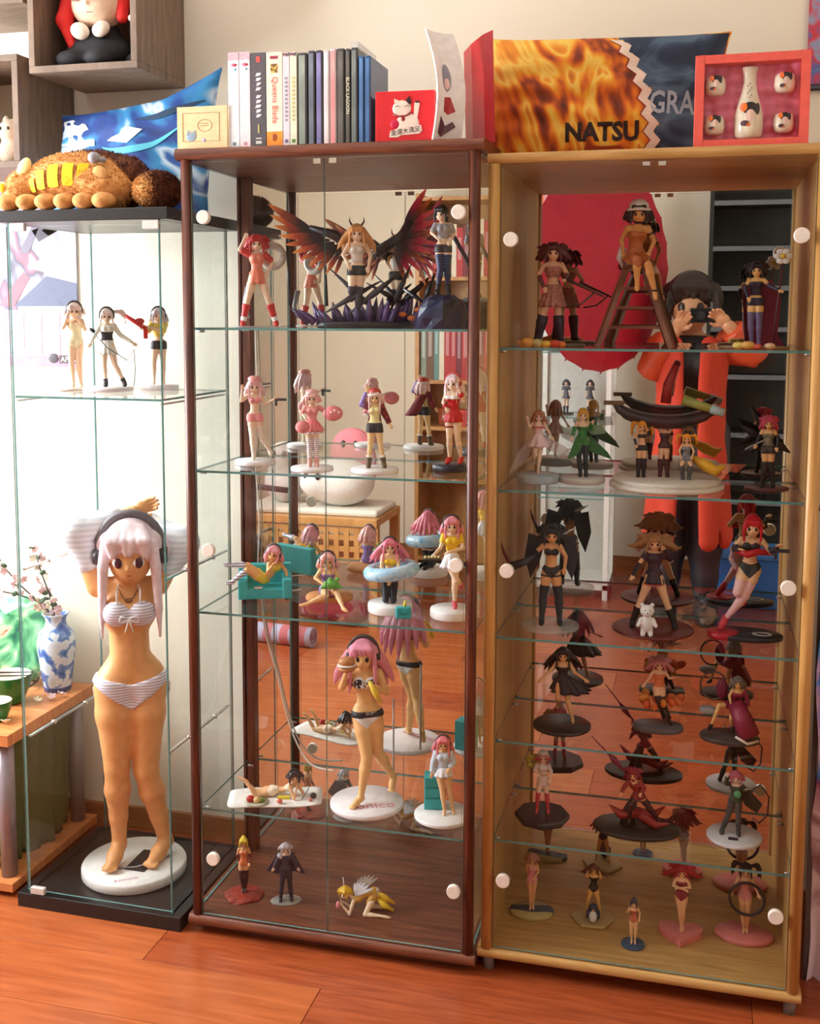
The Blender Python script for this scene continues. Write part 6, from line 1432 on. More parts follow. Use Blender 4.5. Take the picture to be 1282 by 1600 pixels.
figure('pink haired figurine kneeling with dark stockings inside a pale blue swim ring', (0.433, 0.150, Z), 0.190,
       dict(pelvis=(0, 0.02, 0.33), waist=(0, 0.02, 0.41), chest=(0, 0.0, 0.50), neck=(0, 0.0, 0.575), head=(0.0, -0.012, 0.675), shl=(-0.08, 0.0, 0.555), shr=(0.08, 0.0, 0.555), ell=(-0.10, -0.06, 0.44), wrl=(-0.02, -0.14, 0.33), elr=(0.10, -0.06, 0.44), wrr=(0.01, -0.15, 0.30),
            hil=(-0.04, 0.02, 0.30), hir=(0.04, 0.02, 0.30), knl=(-0.05, -0.07, 0.045), knr=(0.04, -0.07, 0.045), anl=(-0.05, 0.15, 0.03), anr=(0.05, 0.15, 0.03), tol=(-0.05, 0.21, 0.015), tor=(0.05, 0.21, 0.015)),
       hair=dict(c=(238, 130, 150), len=0.34, w=0.12, n=8, side=0.2, flare=0.10), wear=[('top', (246, 190, 40), 0.010, [('torso', 2.5, 3.3)]), ('shorts', (110, 100, 130), 0.008, [('torso', 0.1, 1.2)]), socks((30, 34, 44), 0.2)], base=('disc', 0.050, 0.020, WB), hats=[('headphones', (90, 84, 86))], extra=a3x, skin=(244, 200, 150))
bg = thing('toy_bag', 'tiny teal toy bag standing before the swim ring figurine', 'toy bag', (0.478, 0.098, Z), 0.3)
MB().box(-0.017, 0.017, -0.007, 0.007, 0, 0.026).build('bag', TL, bg, bevel=0.003)
MB().tube([(-0.010, -0.008, 0.024), (-0.008, -0.009, 0.012), (0.008, -0.009, 0.012), (0.010, -0.008, 0.024)], 0.0012, 6).build('strap', pvc((30, 130, 140)), bg)
MB().cyl((0.003, 0.0, 0.026), (0.004, 0, 0.040), 0.0035, 0.002, 8).build('bottle', pvc((226, 206, 70)), bg)
def a4x(stage, FT, FA, J, H, HL, t, bh=0):
    if stage == 'after':
        prop(t, 'tray', MB().box(-0.062, -0.022, -0.07, -0.045, 0.118 + bh, 0.122 + bh), (50, 44, 40))
        for k in range(5): prop(t, 'biscuit', MB().ell((-0.056 + 0.007 * k, -0.057, 0.125 + bh), (0.003, 0.003, 0.0035)), (236, 214, 150))
figure('figurine in a yellow top and white frilled skirt carrying a little tray', (0.576, 0.140, Z), 0.205,
       dict(ell=(-0.12, -0.05, 0.66), wrl=(-0.18, -0.17, 0.62), elr=(0.12, -0.05, 0.66), wrr=(-0.02, -0.16, 0.64), knl=(0.05, -0.05, 0.31), anl=(0.10, 0.14, 0.22), tol=(0.11, 0.18, 0.17), hil=(-0.03, 0.0, 0.52), knr=(0.035, -0.01, 0.285), anr=(0.035, 0.01, 0.05)),
       hair=dict(c=(240, 150, 164), len=0.22, n=6, side=0.16), wear=[('shirt', (246, 200, 40), 0.010, [('torso', 1.9, 3.7), ('arm', -.1, 0.6)]), shoes((214, 80, 96))], skirt=((240, 240, 246), 0.60, 0.44, 0.055, 0.12, 10, 0.12), base=('disc', 0.047, 0.020, WB), hats=[('headphones', (80, 72, 76))], extra=a4x)

# ---- walnut cabinet, fourth shelf
Z = MID_Z[3]
def b1x(stage, FT, FA, J, H, HL, t, bh=0):
    if stage != 'after': return
    N = 14; vs = []
    for j in range(N + 1):
        for i in range(N + 1):
            u, v = -1 + 2 * i / N, -1 + 2 * j / N; e = (abs(u) ** 8 + abs(v) ** 8) ** 0.125; k = max(abs(u), abs(v)) / max(e, 1e-6)
            vs.append((0.108 * u * min(1, k), 0.052 * v * min(1, k), 0.0025 + 0.0022 * math.sin(5 * u + 3 * v) * abs(u * v)))
    K = len(vs); fs = [(j * (N + 1) + i, j * (N + 1) + i + 1, (j + 1) * (N + 1) + i + 1, (j + 1) * (N + 1) + i) for j in range(N) for i in range(N)]
    ring = list(range(N + 1)) + [j * (N + 1) + N for j in range(1, N + 1)] + [N * (N + 1) + i for i in range(N - 1, -1, -1)] + [j * (N + 1) for j in range(N - 1, 0, -1)]
    fs += [tuple(K + i for i in reversed(f_)) for f_ in fs] + [(ring[(i + 1) % len(ring)], ring[i], K + ring[i], K + ring[(i + 1) % len(ring)]) for i in range(len(ring))]
    MB().add(vs + [(x, y, z - 0.0022) for x, y, z in vs], fs, True).build('mat', pvc((242, 234, 226), rough=0.7), t)
    for x, y, r, c in ((-0.055, -0.028, 0.010, (190, 40, 40)), (-0.040, -0.033, 0.009, (226, 190, 130)), (-0.028, -0.030, 0.007, (120, 140, 60)), (0.012, -0.036, 0.0065, (226, 110, 90)), (0.088, -0.012, 0.008, (70, 60, 60)), (0.082, -0.028, 0.005, (206, 120, 110))):
        MB().ell((x, y, 0.003 + r * 0.8), (r, r, r * 0.8)).build('toy_food', pvc(c), t)
    MB().lathe([(0.02, 0), (0.028, 0.003), (0.02, 0.002), (0, 0.002)], n=20, c=(-0.042, -0.030, 0.003)).build('toy_plate', pvc((206, 200, 180)), t)
    MB().box(0.006, 0.034, -0.016, -0.008, 0.003, 0.009).build('yellow_towel', pvc((230, 206, 70)), t)
    MB().tube([(0.062, -0.02, 0.005), (0.078, 0.01, 0.02)], 0.001, 5).build('stick', pvc((60, 60, 60)), t)
    text('chu', 0.010, pvc((214, 150, 160)), t, (0.036, -0.042, 0.0062), (0, 0, 0))
figure('figurine in pale swimwear lying face down on a white toy mat with toy food', (0.165, 0.125, Z), 0.165,
       dict(pelvis=(-0.02, 0.06, 0.085), waist=(0.10, 0.05, 0.095), chest=(0.20, 0.04, 0.14), neck=(0.26, 0.02, 0.21), head=(0.27, -0.01, 0.31), shl=(0.20, -0.05, 0.18), shr=(0.26, 0.11, 0.18), ell=(0.27, -0.14, 0.045), wrl=(0.30, -0.06, 0.17), elr=(0.38, 0.06, 0.045), wrr=(0.34, -0.02, 0.18),
            hil=(-0.05, 0.02, 0.08), hir=(-0.05, 0.11, 0.08), knl=(-0.28, -0.02, 0.05), knr=(-0.30, 0.10, 0.05), anl=(-0.40, -0.02, 0.26), anr=(-0.46, 0.09, 0.24), tol=(-0.46, -0.02, 0.30), tor=(-0.53, 0.09, 0.275)),
       hair=dict(c=(60, 44, 50), len=0.10, style='short', n=6), wear=[('top', (246, 222, 196), 0.008, [('torso', 2.4, 3.5)]), ('shorts', (246, 222, 196), 0.008, [('torso', 0.3, 1.5)])], hats=[('headphones', (50, 46, 48))], skin=(240, 188, 140), extra=b1x, facing=(0, -0.4, -0.9), rz=0.30, bust=0.0, hr=(0, 0, 0.1), base=None)
def b2x(stage, FT, FA, J, H, HL, t, bh=0):
    if stage != 'after': return
    prop(t, 'burger', MB().ell(J['wrl'] + np.array([0.0, -0.022, 0.026]), (0.020, 0.018, 0.008)).ell(J['wrl'] + np.array([0.0, -0.022, 0.042]), (0.019, 0.017, 0.011)), (196, 130, 80))
    prop(t, 'burger_filling', MB().ell(J['wrl'] + np.array([0.0, -0.022, 0.034]), (0.022, 0.020, 0.004)), (226, 214, 200))
    prop(t, 'banana', MB().tube([J['wrr'] + np.array(v) for v in ((-0.012, -0.022, 0.032), (0.0, -0.03, 0.012), (0.012, -0.026, -0.015))], 0.0075, 8, [.5, 1, .6]), (240, 206, 70))
    c = J['chest'] + np.array([0.030 * H, -0.073 * H, -0.001]) + np.array([0, 0, bh]); text('CO', 0.024, pvc(WHITE), t, tuple(c), (PI / 2, 0, 0.3))
    c = J['chest'] + np.array([-0.030 * H, -0.073 * H, -0.001]) + np.array([0, 0, bh]); text('N', 0.024, pvc(WHITE), t, tuple(c), (PI / 2, 0, -0.3))
    text('SONI', 0.011, pvc(WHITE), t, tuple(J['pelvis'] + np.array([0.026 * H, -0.056 * H, 0.004 * H + bh])), (PI / 2, 0, 0.3))
    text('sonico', 0.040, pvc((226, 130, 160)), t, (0.012, -0.030, bh + 0.0006), (0, 0, 0.12))
    MB().cyl((0.062, 0.045, bh), (0.062, 0.045, 0.235), 0.0022, n=10).build('support_rod', pvc((170, 168, 166), rough=0.2), t)
BW = two((240, 238, 236), (40, 38, 44), 'wave', 16, 0.4, 'Z', pos=0.42)
figure('tall figurine in black and white lettered swimwear, mid stride, eating on a round white base', (0.381, 0.142, Z), 0.385,
       dict(ell=(-0.145, -0.02, 0.70), wrl=(-0.115, -0.09, 0.815), elr=(0.115, -0.03, 0.67), wrr=(0.045, -0.12, 0.735), head=(-0.02, -0.012, 0.892), neck=(-0.012, 0.008, 0.80), chest=(-0.012, 0, 0.73), shl=(-0.09, 0.0, 0.782), shr=(0.068, 0.01, 0.778), waist=(-0.006, 0.006, 0.63),
            hil=(-0.035, 0.0, 0.52), hir=(0.045, 0.01, 0.52), knl=(0.00, -0.05, 0.285), anl=(-0.035, -0.06, 0.045), tol=(-0.085, -0.115, 0.012), knr=(0.065, 0.0, 0.30), anr=(0.16, 0.09, 0.10), tor=(0.145, 0.055, 0.035)),
       hair=dict(c=(238, 150, 172), len=0.34, w=0.09, n=8, side=0.2, flare=0.05), wear=[('swim_top_edge', (238, 236, 236), 0.006, [('cups', 1.12)]), ('swim_top', (40, 40, 48), 0.0085, [('cups', 0.86)]), ('swim_briefs', (238, 236, 236), 0.005, [('vee', -0.088, 0.85, -0.01)]), ('swim_belt', (40, 40, 48), 0.007, [('torso', 0.70, 1.08)])],
       base=('disc', 0.084, 0.012, (242, 232, 232)), hats=[('headphones', (84, 70, 66), (60, 54, 56))], skin=(240, 190, 128), extra=b2x, res=150, toes=True, hr=(0, 0, -0.1))
def b3x(stage, FT, FA, J, H, HL, t, bh=0):
    if stage != 'after': return
    m = MB().box(-0.042, 0.006, 0.012, 0.052, bh, 0.085); lk_ = m.build('locker', TL, t, bevel=0.0015)
    for k in range(3): MB().box(-0.040, 0.004, 0.009, 0.013, bh + 0.005 + k * 0.024, bh + 0.026 + k * 0.024).build('locker_door', pvc((40, 160, 160)), lk_, bevel=0.001)
    MB().box(-0.020, -0.004, 0.02, 0.03, 0.085, 0.1).build('spray_can', pvc((150, 176, 190)), t)
figure('pink haired figurine in a pale blue jacket and white skirt leaning on a teal locker', (0.562, 0.130, Z), 0.178,
       dict(ell=(-0.12, 0.02, 0.66), wrl=(-0.10, 0.04, 0.55), elr=(0.13, 0.0, 0.66), wrr=(0.08, -0.06, 0.60), up=None) if False else dict(ell=(-0.12, 0.0, 0.66), wrl=(-0.14, -0.02, 0.52), elr=(0.13, 0.0, 0.66), wrr=(0.08, -0.06, 0.60), anl=(0.02, -0.04, 0.045), anr=(0.13, 0.0, 0.045), knl=(-0.005, -0.04, 0.285), knr=(0.08, -0.02, 0.285)),
       hair=dict(c=(240, 130, 140), len=0.26, n=6, side=0.2, flare=0.04), wear=[jacket((206, 222, 236), 1.9, 1.4, 0.018)], skirt=((240, 240, 244), 0.60, 0.49, 0.06, 0.13, 10, 0.08), base=('disc', 0.064, 0.010, (242, 236, 234)), hats=[('headphones', (90, 80, 84))], skin=(240, 190, 140), extra=b3x)

# ---- walnut cabinet, floor
Z = 0.045
figure('small yellow haired figurine in an orange bodysuit and dark stockings on a red base', (0.089, 0.112, Z), 0.132, dict(anl=(-0.015, 0, 0.045), anr=(0.02, 0.0, 0.045), wrr=(0.10, -0.07, 0.56), ell=(-0.11, 0.03, 0.66), wrl=(-0.07, 0.0, 0.56)),
       hair=dict(c=(222, 190, 60), style='bun', len=0.1), wear=[suit((226, 130, 80)), socks((60, 30, 28), 0.5), gloves((120, 40, 30), 0.8)], base=('rock', 0.045, 0.010, two((170, 50, 34), (110, 40, 26), 'noise', 60, sharp=False)), skin=(236, 176, 130))
def c2x(stage, FT, FA, J, H, HL, t, bh=0):
    if stage == 'after': prop(t, 'cape', MB().prism([(-0.018, 0.11), (0.018, 0.11), (0.045, 0.055), (0.02, 0.065), (-0.02, 0.06), (-0.045, 0.07)], 0.014, 0.018), (70, 64, 84))
figure('small silver haired figurine in a dark coat with a pale shoulder plate', (0.194, 0.112, Z), 0.138, dict(ell=(-0.15, 0, 0.68), wrl=(-0.2, -0.02, 0.58), elr=(0.15, 0, 0.68), wrr=(0.2, -0.02, 0.56), anl=(-0.09, -0.02, 0.045), anr=(0.09, -0.02, 0.045), knl=(-0.065, -0.01, 0.285), knr=(0.065, -0.01, 0.285)),
       hair=dict(c=(206, 200, 206), style='short', len=0.1, n=5), wear=[jacket((66, 60, 78), 1.95), ('trousers', (54, 48, 62), 0.008, [('torso', 0, 1.3), ('leg', -0.1, 1.95)]), boots((44, 38, 48), 1.5), ('shoulder_plate', (196, 194, 200), 0.028, [('arml', -0.1, 0.35, 0.07)])], base=('oval', (0.036, 0.024), 0.004, clear_plastic((206, 200, 190), 0.45)), extra=c2x, bust=0)
def c3x(stage, FT, FA, J, H, HL, t, bh=0):
    if stage != 'after': return
    fm_ = feather((226, 230, 238), (236, 238, 244), (200, 210, 224))
    for s_ in (-1, 1):
        for k in range(6):
            o = obj('feather', fm_, t, None, (-0.004 + 0.003 * s_, 0.006 + 0.010 * s_, 0.040)); o.rotation_euler = (0, -(0.55 + 0.22 * k), 0.35 * s_); o.scale = (0.052 - 0.004 * k, 0.012, 0.035)
    prop(t, 'pink_heart', MB().ell((-0.046, -0.020, 0.026), (0.005, 0.004, 0.009)), (236, 150, 160))
    prop(t, 'yellow_ribbon', MB().tube([(0.034, 0.004, 0.047), (0.058, -0.006, 0.040), (0.082, -0.008, 0.026)], 0.008, 6, [.4, 1, .3]), (230, 186, 40))
    prop(t, 'yellow_ribbon', MB().tube([(0.036, -0.002, 0.040), (0.058, -0.014, 0.026), (0.080, -0.016, 0.014)], 0.008, 6, [.4, 1, .3]), (226, 190, 50))
    prop(t, 'antenna', MB().cyl((-0.034, -0.002, 0.055), (-0.037, -0.002, 0.082), 0.0012, n=6), WHITE)
figure('yellow haired winged figurine kneeling low with chin propped on both hands', (0.372, 0.112, Z), 0.155,
       dict(pelvis=(0.20, 0.03, 0.30), waist=(0.10, 0.03, 0.27), chest=(-0.02, 0.02, 0.20), neck=(-0.12, 0.0, 0.21), head=(-0.215, -0.02, 0.30), shl=(-0.08, -0.07, 0.20), shr=(-0.06, 0.10, 0.20), ell=(-0.13, -0.13, 0.03), wrl=(-0.23, -0.10, 0.13), elr=(-0.12, 0.06, 0.03), wrr=(-0.24, 0.03, 0.13),
            hil=(0.22, -0.03, 0.26), hir=(0.23, 0.09, 0.26), knl=(0.10, -0.13, 0.035), knr=(0.13, 0.10, 0.035), anl=(0.38, -0.16, 0.03), anr=(0.40, 0.08, 0.03), tol=(0.47, -0.165, 0.015), tor=(0.49, 0.08, 0.015)),
       hair=dict(c=(226, 180, 40), style='short', len=0.1, n=6, side=0.05), wear=[('dress', (214, 160, 70), 0.014, [('torso', 0.1, 3.6)]), ('frill', (240, 238, 232), 0.022, [('torso', -0.1, 0.25)])], skin=(246, 216, 180), facing=(-0.5, -0.3, -0.7), rz=0.2, bust=0, hr=(0.1, 0, -0.5), extra=c3x)

# ---- beech cabinet, top shelf
Z = OAK_Z[0]
def r1x(stage, FT, FA, J, H, HL, t, bh=0):
    if stage != 'after': return
    prop(t, 'long_bow_gun', MB().cyl((0.02, -0.03, 0.145), (0.105, -0.05, 0.105), 0.0035, 0.002, 8), (70, 50, 44)); prop(t, 'bow_string_guard', MB().tube([(0.03, -0.03, 0.085), (0.06, -0.04, 0.09), (0.085, -0.045, 0.112)], 0.002, 6), (80, 60, 50))
    for i, (x, y, r, c) in enumerate(((-0.05, -0.05, 0.013, (226, 160, 70)), (-0.03, -0.055, 0.011, (206, 190, 130)), (-0.012, -0.06, 0.009, (236, 190, 60)), (0.006, -0.058, 0.010, (206, 80, 50)), (0.02, -0.05, 0.008, (230, 130, 60)), (-0.062, -0.045, 0.010, (214, 140, 70)))):
        prop(t, 'moulded_fruit', MB().ell((x, y, r * 0.75), (r * 1.2, r, r * 0.8)), c)
FURM = two((150, 92, 84), (196, 140, 120), 'noise', 160, 0.9, sharp=False, bump=0.5)
figure('wild maroon haired figurine in fur skirt and heavy black boots carrying a bow', (0.782, 0.185, Z), 0.215,
       dict(ell=(-0.14, -0.02, 0.68), wrl=(-0.09, -0.08, 0.56), elr=(0.14, -0.04, 0.68), wrr=(0.12, -0.13, 0.64), knl=(-0.09, -0.02, 0.28), anl=(-0.14, 0.0, 0.05), knr=(0.06, -0.01, 0.28), anr=(0.08, 0.0, 0.05)),
       hair=dict(c=(84, 40, 40), style='wild', len=0.16, n=7, w=0.09, flare=0.05), wear=[('top', FURM, 0.012, [('torso', 2.2, 3.3)]), boots((36, 36, 50), 1.0, 0.020), gloves((110, 66, 60))], skirt=(FURM, 0.58, 0.36, 0.07, 0.13, 11, 0.16), base=('oval', (0.07, 0.04), 0.006, (96, 90, 70), (0, 0)), extra=r1x, skin=(230, 176, 140))
ld = thing('toy_stepladder', 'brown wooden toy stepladder under the tanned capped figurine', 'toy ladder', (0.955, 0.165, Z), 0.08)
LW = wood('toy_ladder_wood', (112, 66, 50), (140, 90, 70), (6, 6, 2))
for s_ in (-1, 1):
    for y, q in ((-0.012, 1), (0.03, -1)):
        a = Vector((s_ * 0.018, y * 0.3, 0.165)); b_ = Vector((s_ * 0.076, y - q * 0.02, 0.0))
        d_ = (b_ - a); M_ = Matrix.Translation(a) @ d_.to_track_quat('Z', 'Y').to_matrix().to_4x4()
        MB().box(-0.0065, 0.0065, -0.005, 0.005, 0, d_.length, M_).build('leg', LW, ld)
for z_, w_ in ((0.125, 0.033), (0.085, 0.047), (0.045, 0.061)): MB().box(-w_, w_, -0.020, -0.006, z_ - 0.006, z_).build('rung', LW, ld)
MB().box(-0.026, 0.026, -0.016, 0.02, 0.163, 0.170).build('top_step', LW, ld, bevel=0.001)
def r2x(stage, FT, FA, J, H, HL, t, bh=0):
    if stage == 'after':
        prop(t, 'anklet', MB().tube([J['anr'] + np.array([0.007 * math.cos(a), 0.007 * math.sin(a), 0.004]) for a in np.linspace(0, 2 * PI, 13)], 0.0016, 5), BLACK)
        prop(t, 'white_cloth', MB().tube([J['wrl'] + np.array(v) for v in ((0, 0.01, 0.01), (-0.008, 0.01, -0.012), (0.002, 0.012, -0.034))], 0.009, 6, [1, .8, .3]), (226, 220, 214))
figure('tanned figurine in a rust brown swimsuit and white cap seated on the toy stepladder', (0.955, 0.155, Z + 0.120), 0.245,
       dict(pelvis=(0.01, 0.02, 0.27), waist=(0.0, 0.02, 0.36), chest=(0.01, 0.0, 0.455), neck=(0.015, 0.005, 0.53), head=(0.02, -0.01, 0.63), shl=(-0.065, 0.0, 0.51), shr=(0.095, 0.01, 0.51), ell=(-0.12, 0.03, 0.41), wrl=(-0.10, 0.02, 0.31), elr=(0.15, 0.03, 0.40), wrr=(0.115, 0.0, 0.31),
            hil=(-0.03, 0.0, 0.25), hir=(0.05, 0.0, 0.25), knl=(0.01, -0.18, 0.24), anl=(0.02, -0.14, 0.03), knr=(0.10, -0.17, 0.20), anr=(0.165, -0.14, -0.03), tol=(0.02, -0.19, -0.01), tor=(0.172, -0.17, -0.085)),
       hair=dict(c=(34, 28, 32), style='bob', len=0.12, n=6, side=0.08), wear=[suit((178, 98, 50), 0.007), ('choker', BLACK, 0.004, [('torso', 4.15, 4.4)]), ('arm_band', BLACK, 0.004, [('armr', 0.35, 0.5)])], hats=[('beanie', (230, 224, 214), (222, 214, 200))], skin=(216, 150, 84), extra=r2x)
def r3x(stage, FT, FA, J, H, HL, t, bh=0):
    if stage != 'after': return
    prop(t, 'staff', MB().cyl((0.035, -0.02, 0.01), (0.05, 0.0, 0.175), 0.002, n=8), (90, 40, 60))
    for k in range(6): prop(t, 'petal', MB().ell((0.05 + 0.011 * math.cos(k * PI / 3), -0.002, 0.186 + 0.011 * math.sin(k * PI / 3)), (0.008, 0.003, 0.006)), (226, 226, 224))
    prop(t, 'flower_centre', MB().ell((0.05, -0.005, 0.186), 0.005), (226, 190, 60))
    prop(t, 'crimson_cape', MB().prism([(-0.02, 0.135), (0.03, 0.14), (0.05, 0.10), (0.045, 0.03), (0.06, 0.006), (-0.01, 0.006)], 0.022, 0.027), (122, 30, 56))
    for x, y, r, c in ((-0.03, -0.045, 0.009, (226, 206, 110)), (-0.012, -0.05, 0.010, (226, 176, 90)), (0.005, -0.05, 0.007, (206, 90, 80)), (0.03, -0.045, 0.008, (226, 190, 150))): prop(t, 'moulded_fruit', MB().ell((x, y, r * 0.8), (r * 1.4, r, r * 0.8)), c)
figure('dark haired figurine in violet stockings before a crimson cape holding a flower staff', (1.196, 0.185, Z), 0.172,
       dict(ell=(-0.13, -0.03, 0.68), wrl=(-0.09, -0.08, 0.58), elr=(0.16, -0.03, 0.70), wrr=(0.25, -0.09, 0.66), anl=(-0.03, 0, 0.045), anr=(0.05, 0, 0.045)), hair=dict(c=(40, 30, 40), style='wild', len=0.12, n=6, flare=0.02),
       wear=[('top', (50, 36, 60), 0.010, [('torso', 1.6, 3.3)]), socks((110, 96, 140), 0.5), ('shorts', (50, 40, 66), 0.010, [('torso', 0.2, 1.3)]), gloves((50, 36, 60), 0.6)], base=('oval', (0.07, 0.04), 0.005, (150, 120, 90)), extra=r3x, skin=(236, 190, 120))

# ---- beech cabinet, second shelf
Z = OAK_Z[1]
def r4x(stage, FT, FA, J, H, HL, t, bh=0):
    if stage != 'after': return
    GW = clear_plastic((226, 206, 206), 0.4)
    MB().prism([(0.005, 0.105), (0.06, 0.075), (0.085, 0.045), (0.06, 0.05), (0.02, 0.07)], 0.016, 0.019).build('clear_wing', GW, t); MB().prism([(-0.005, 0.105), (-0.045, 0.06), (-0.065, 0.012), (-0.03, 0.04), (-0.012, 0.07)], 0.016, 0.019).build('clear_wing', GW, t)
figure('brown haired fairy figurine in a pale pink dress with clear wings', (0.757, 0.180, Z), 0.140,
       dict(ell=(-0.14, 0.0, 0.72), wrl=(-0.17, -0.03, 0.84), elr=(0.14, 0.0, 0.68), wrr=(0.20, -0.02, 0.58), knl=(-0.05, -0.06, 0.34), anl=(-0.06, 0.10, 0.18), tol=(-0.06, 0.13, 0.12), anr=(0.0, 0.0, 0.05), knr=(0.02, -0.01, 0.285)), hair=dict(c=(176, 110, 74), len=0.3, n=6, side=0.14), wear=[('dress', (236, 196, 196), 0.010, [('torso', 1.1, 3.2)]), ('waist_ribbon', (206, 60, 56), 0.014, [('torso', 2.9, 3.05)])],
       skirt=((240, 210, 212), 0.62, 0.42, 0.055, 0.16, 7, 0.2), base=('disc', 0.046, 0.018, two((206, 204, 200), (150, 176, 190), 'noise', 12, 0.3, sharp=False)), extra=r4x)
def r5x(stage, FT, FA, J, H, HL, t, bh=0):
    if stage != 'after': return
    prop(t, 'coat_tail', MB().prism([(-0.01, 0.10), (0.018, 0.10), (0.055, 0.065), (0.064, 0.05), (0.03, 0.062), (0.0, 0.075)], 0.0, 0.006), (44, 104, 50)); prop(t, 'coat_tail', MB().prism([(-0.014, 0.10), (0.008, 0.095), (-0.012, 0.058), (-0.032, 0.05)], -0.012, -0.006), (50, 116, 56))
    GW = clear_plastic((170, 206, 170), 0.4); MB().prism([(0.005, 0.12), (0.045, 0.125), (0.05, 0.105), (0.02, 0.10)], 0.016, 0.019).build('clear_wing', GW, t); MB().prism([(-0.005, 0.12), (-0.045, 0.115), (-0.04, 0.10), (-0.01, 0.10)], 0.016, 0.019).build('clear_wing', GW, t)
    prop(t, 'sword', MB().cyl((-0.025, -0.02, 0.075), (-0.05, -0.025, 0.055), 0.0015, n=6), (190, 190, 180))
figure('blond figurine in a flared green coat with dark stockings on a white round base', (0.849, 0.205, Z), 0.150,
       dict(ell=(-0.12, 0.0, 0.68), wrl=(-0.15, -0.06, 0.58), elr=(0.13, 0.0, 0.69), wrr=(0.14, -0.06, 0.78), anl=(-0.02, 0, 0.045), anr=(0.06, 0, 0.045)), hair=dict(c=(226, 170, 60), style='pony', len=0.24, side=0.10), wear=[('coat', (60, 130, 62), 0.010, [('torso', 1.2, 3.0), ('arm', 0.6, 1.9, 0.05)]), socks((34, 40, 44), 0.2), boots((44, 50, 40), 1.4)], skirt=((56, 122, 58), 0.62, 0.46, 0.055, 0.12, 5, 0.15), base=('disc', 0.050, 0.012, (206, 204, 198)), extra=r5x)
# group of three on one round base, each figurine on its own feet
gbase = thing('round_display_base', 'wide pale round display base under the orange haired trio', 'display base', (1.028, 0.190, Z), 0)
MB().lathe([(0.117, 0), (0.119, 0.002), (0.119, 0.008), (0.116, 0.010), (0.110, 0.010), (0.112, 0.012), (0.112, 0.018), (0.108, 0.020), (0, 0.020)], n=48).build('base', pvc((214, 204, 190), rough=0.5), gbase)
ZB = Z + 0.020
def rx_orange(stage, FT, FA, J, H, HL, t, bh=0):
    pass
figure('orange haired figurine in black bodice and black boots, beside the green coated one', (0.976, 0.178, ZB), 0.120, dict(ell=(-0.13, 0, 0.68), wrl=(-0.10, -0.06, 0.58), elr=(0.12, -0.03, 0.72), wrr=(0.10, -0.1, 0.82), anl=(-0.05, 0, 0.045), anr=(0.04, 0, 0.045)),
       hair=dict(c=(230, 150, 40), style='twin', len=0.26, flare=0.02), wear=[top(BLACK, 0.010), ('shorts', BLACK, 0.010, [('torso', 0.1, 1.3)]), boots((50, 34, 40), 0.8, 0.014), gloves(BLACK)], skin=(232, 176, 130))
def r6bx(stage, FT, FA, J, H, HL, t, bh=0):
    if stage != 'after': return
    G = Field((-0.13, -0.05, 0.09), (0.13, 0.08, 0.19), 0.0035); pts = [(0.115 * math.sin(a), 0.005, 0.178 - 0.062 * math.cos(a)) for a in np.linspace(-1.1, 1.1, 11)]
    G.chain(pts, [0.008, 0.014, 0.019, 0.022, 0.024, 0.025, 0.024, 0.022, 0.019, 0.014, 0.008], 0.004, ((0, 0, 1), 0.62)); G.build('great_dark_shield', pvc((52, 42, 48), rough=0.4), t)
    prop(t, 'clear_cannon', MB().cyl((0.035, -0.02, 0.165), (0.115, -0.03, 0.142), 0.011, 0.007, 12), (150, 150, 70)); prop(t, 'cannon_tip', MB().cyl((0.092, -0.026, 0.149), (0.118, -0.031, 0.140), 0.010, 0.009, 10), (160, 176, 176))
    prop(t, 'grip_beam', MB().box(-0.128, -0.085, -0.004, 0.004, 0.150, 0.159), (110, 84, 56))
    MB().tube([(0.0, 0.01, 0.155), (0.005, 0.012, 0.195), (0.02, 0.02, 0.235)], 0.011, 8, [1, 1, .7]).build('red_banner', pvc((150, 34, 34)), t)
figure('figurine in dark armour holding up a great dark crescent shield on the trio base', (1.022, 0.195, ZB), 0.122, dict(ell=(-0.12, 0.0, 0.86), wrl=(-0.10, 0.0, 1.0), elr=(0.12, 0.0, 0.86), wrr=(0.10, 0.0, 1.0), anl=(-0.06, 0, 0.045), anr=(0.06, 0, 0.045), knl=(-0.06, -0.02, 0.285)),
       hair=dict(c=(206, 196, 180), style='short', len=0.1, n=5), wear=[('armour', (60, 44, 50), 0.014, [('torso', 0.5, 3.4)]), boots((60, 40, 40), 0.9, 0.016), gloves((70, 60, 60), 0.7, 0.010)], extra=r6bx, skin=(236, 190, 150), eyes=True)
figure('orange haired figurine in grey armour half crouching on the trio base with a yellow tail', (1.068, 0.165, ZB), 0.105, dict(pelvis=(0, 0.02, 0.44), waist=(0, 0.02, 0.53), chest=(0, 0.0, 0.63), neck=(0, 0, 0.71), head=(0, -0.01, 0.82), shl=(-0.08, 0, 0.69), shr=(0.08, 0, 0.69), ell=(-0.14, -0.06, 0.58), wrl=(-0.11, -0.13, 0.48), elr=(0.14, -0.06, 0.58), wrr=(0.11, -0.13, 0.48), hil=(-0.04, 0, 0.42), hir=(0.04, 0, 0.42), knl=(-0.09, -0.13, 0.30), knr=(0.09, -0.13, 0.30), anl=(-0.06, 0, 0.045), anr=(0.06, 0, 0.045)),
       hair=dict(c=(234, 152, 36), style='twin', len=0.2, flare=0.03), wear=[('armour', (130, 128, 132), 0.02, [('torso', 0.3, 3.4)]), boots((90, 84, 84), 1.0, 0.02)], skin=(232, 176, 130),
       extra=lambda st, FT, FA, J, H, HL, t, bh=0: prop(t, 'tail', MB().tube([(0.01, 0.01, 0.045), (0.04, 0.005, 0.03), (0.06, 0.0, 0.02), (0.078, 0.0, 0.03)], 0.013, 8, [.5, 1, .9, .2]), (226, 170, 40)) if st == 'after' else None)
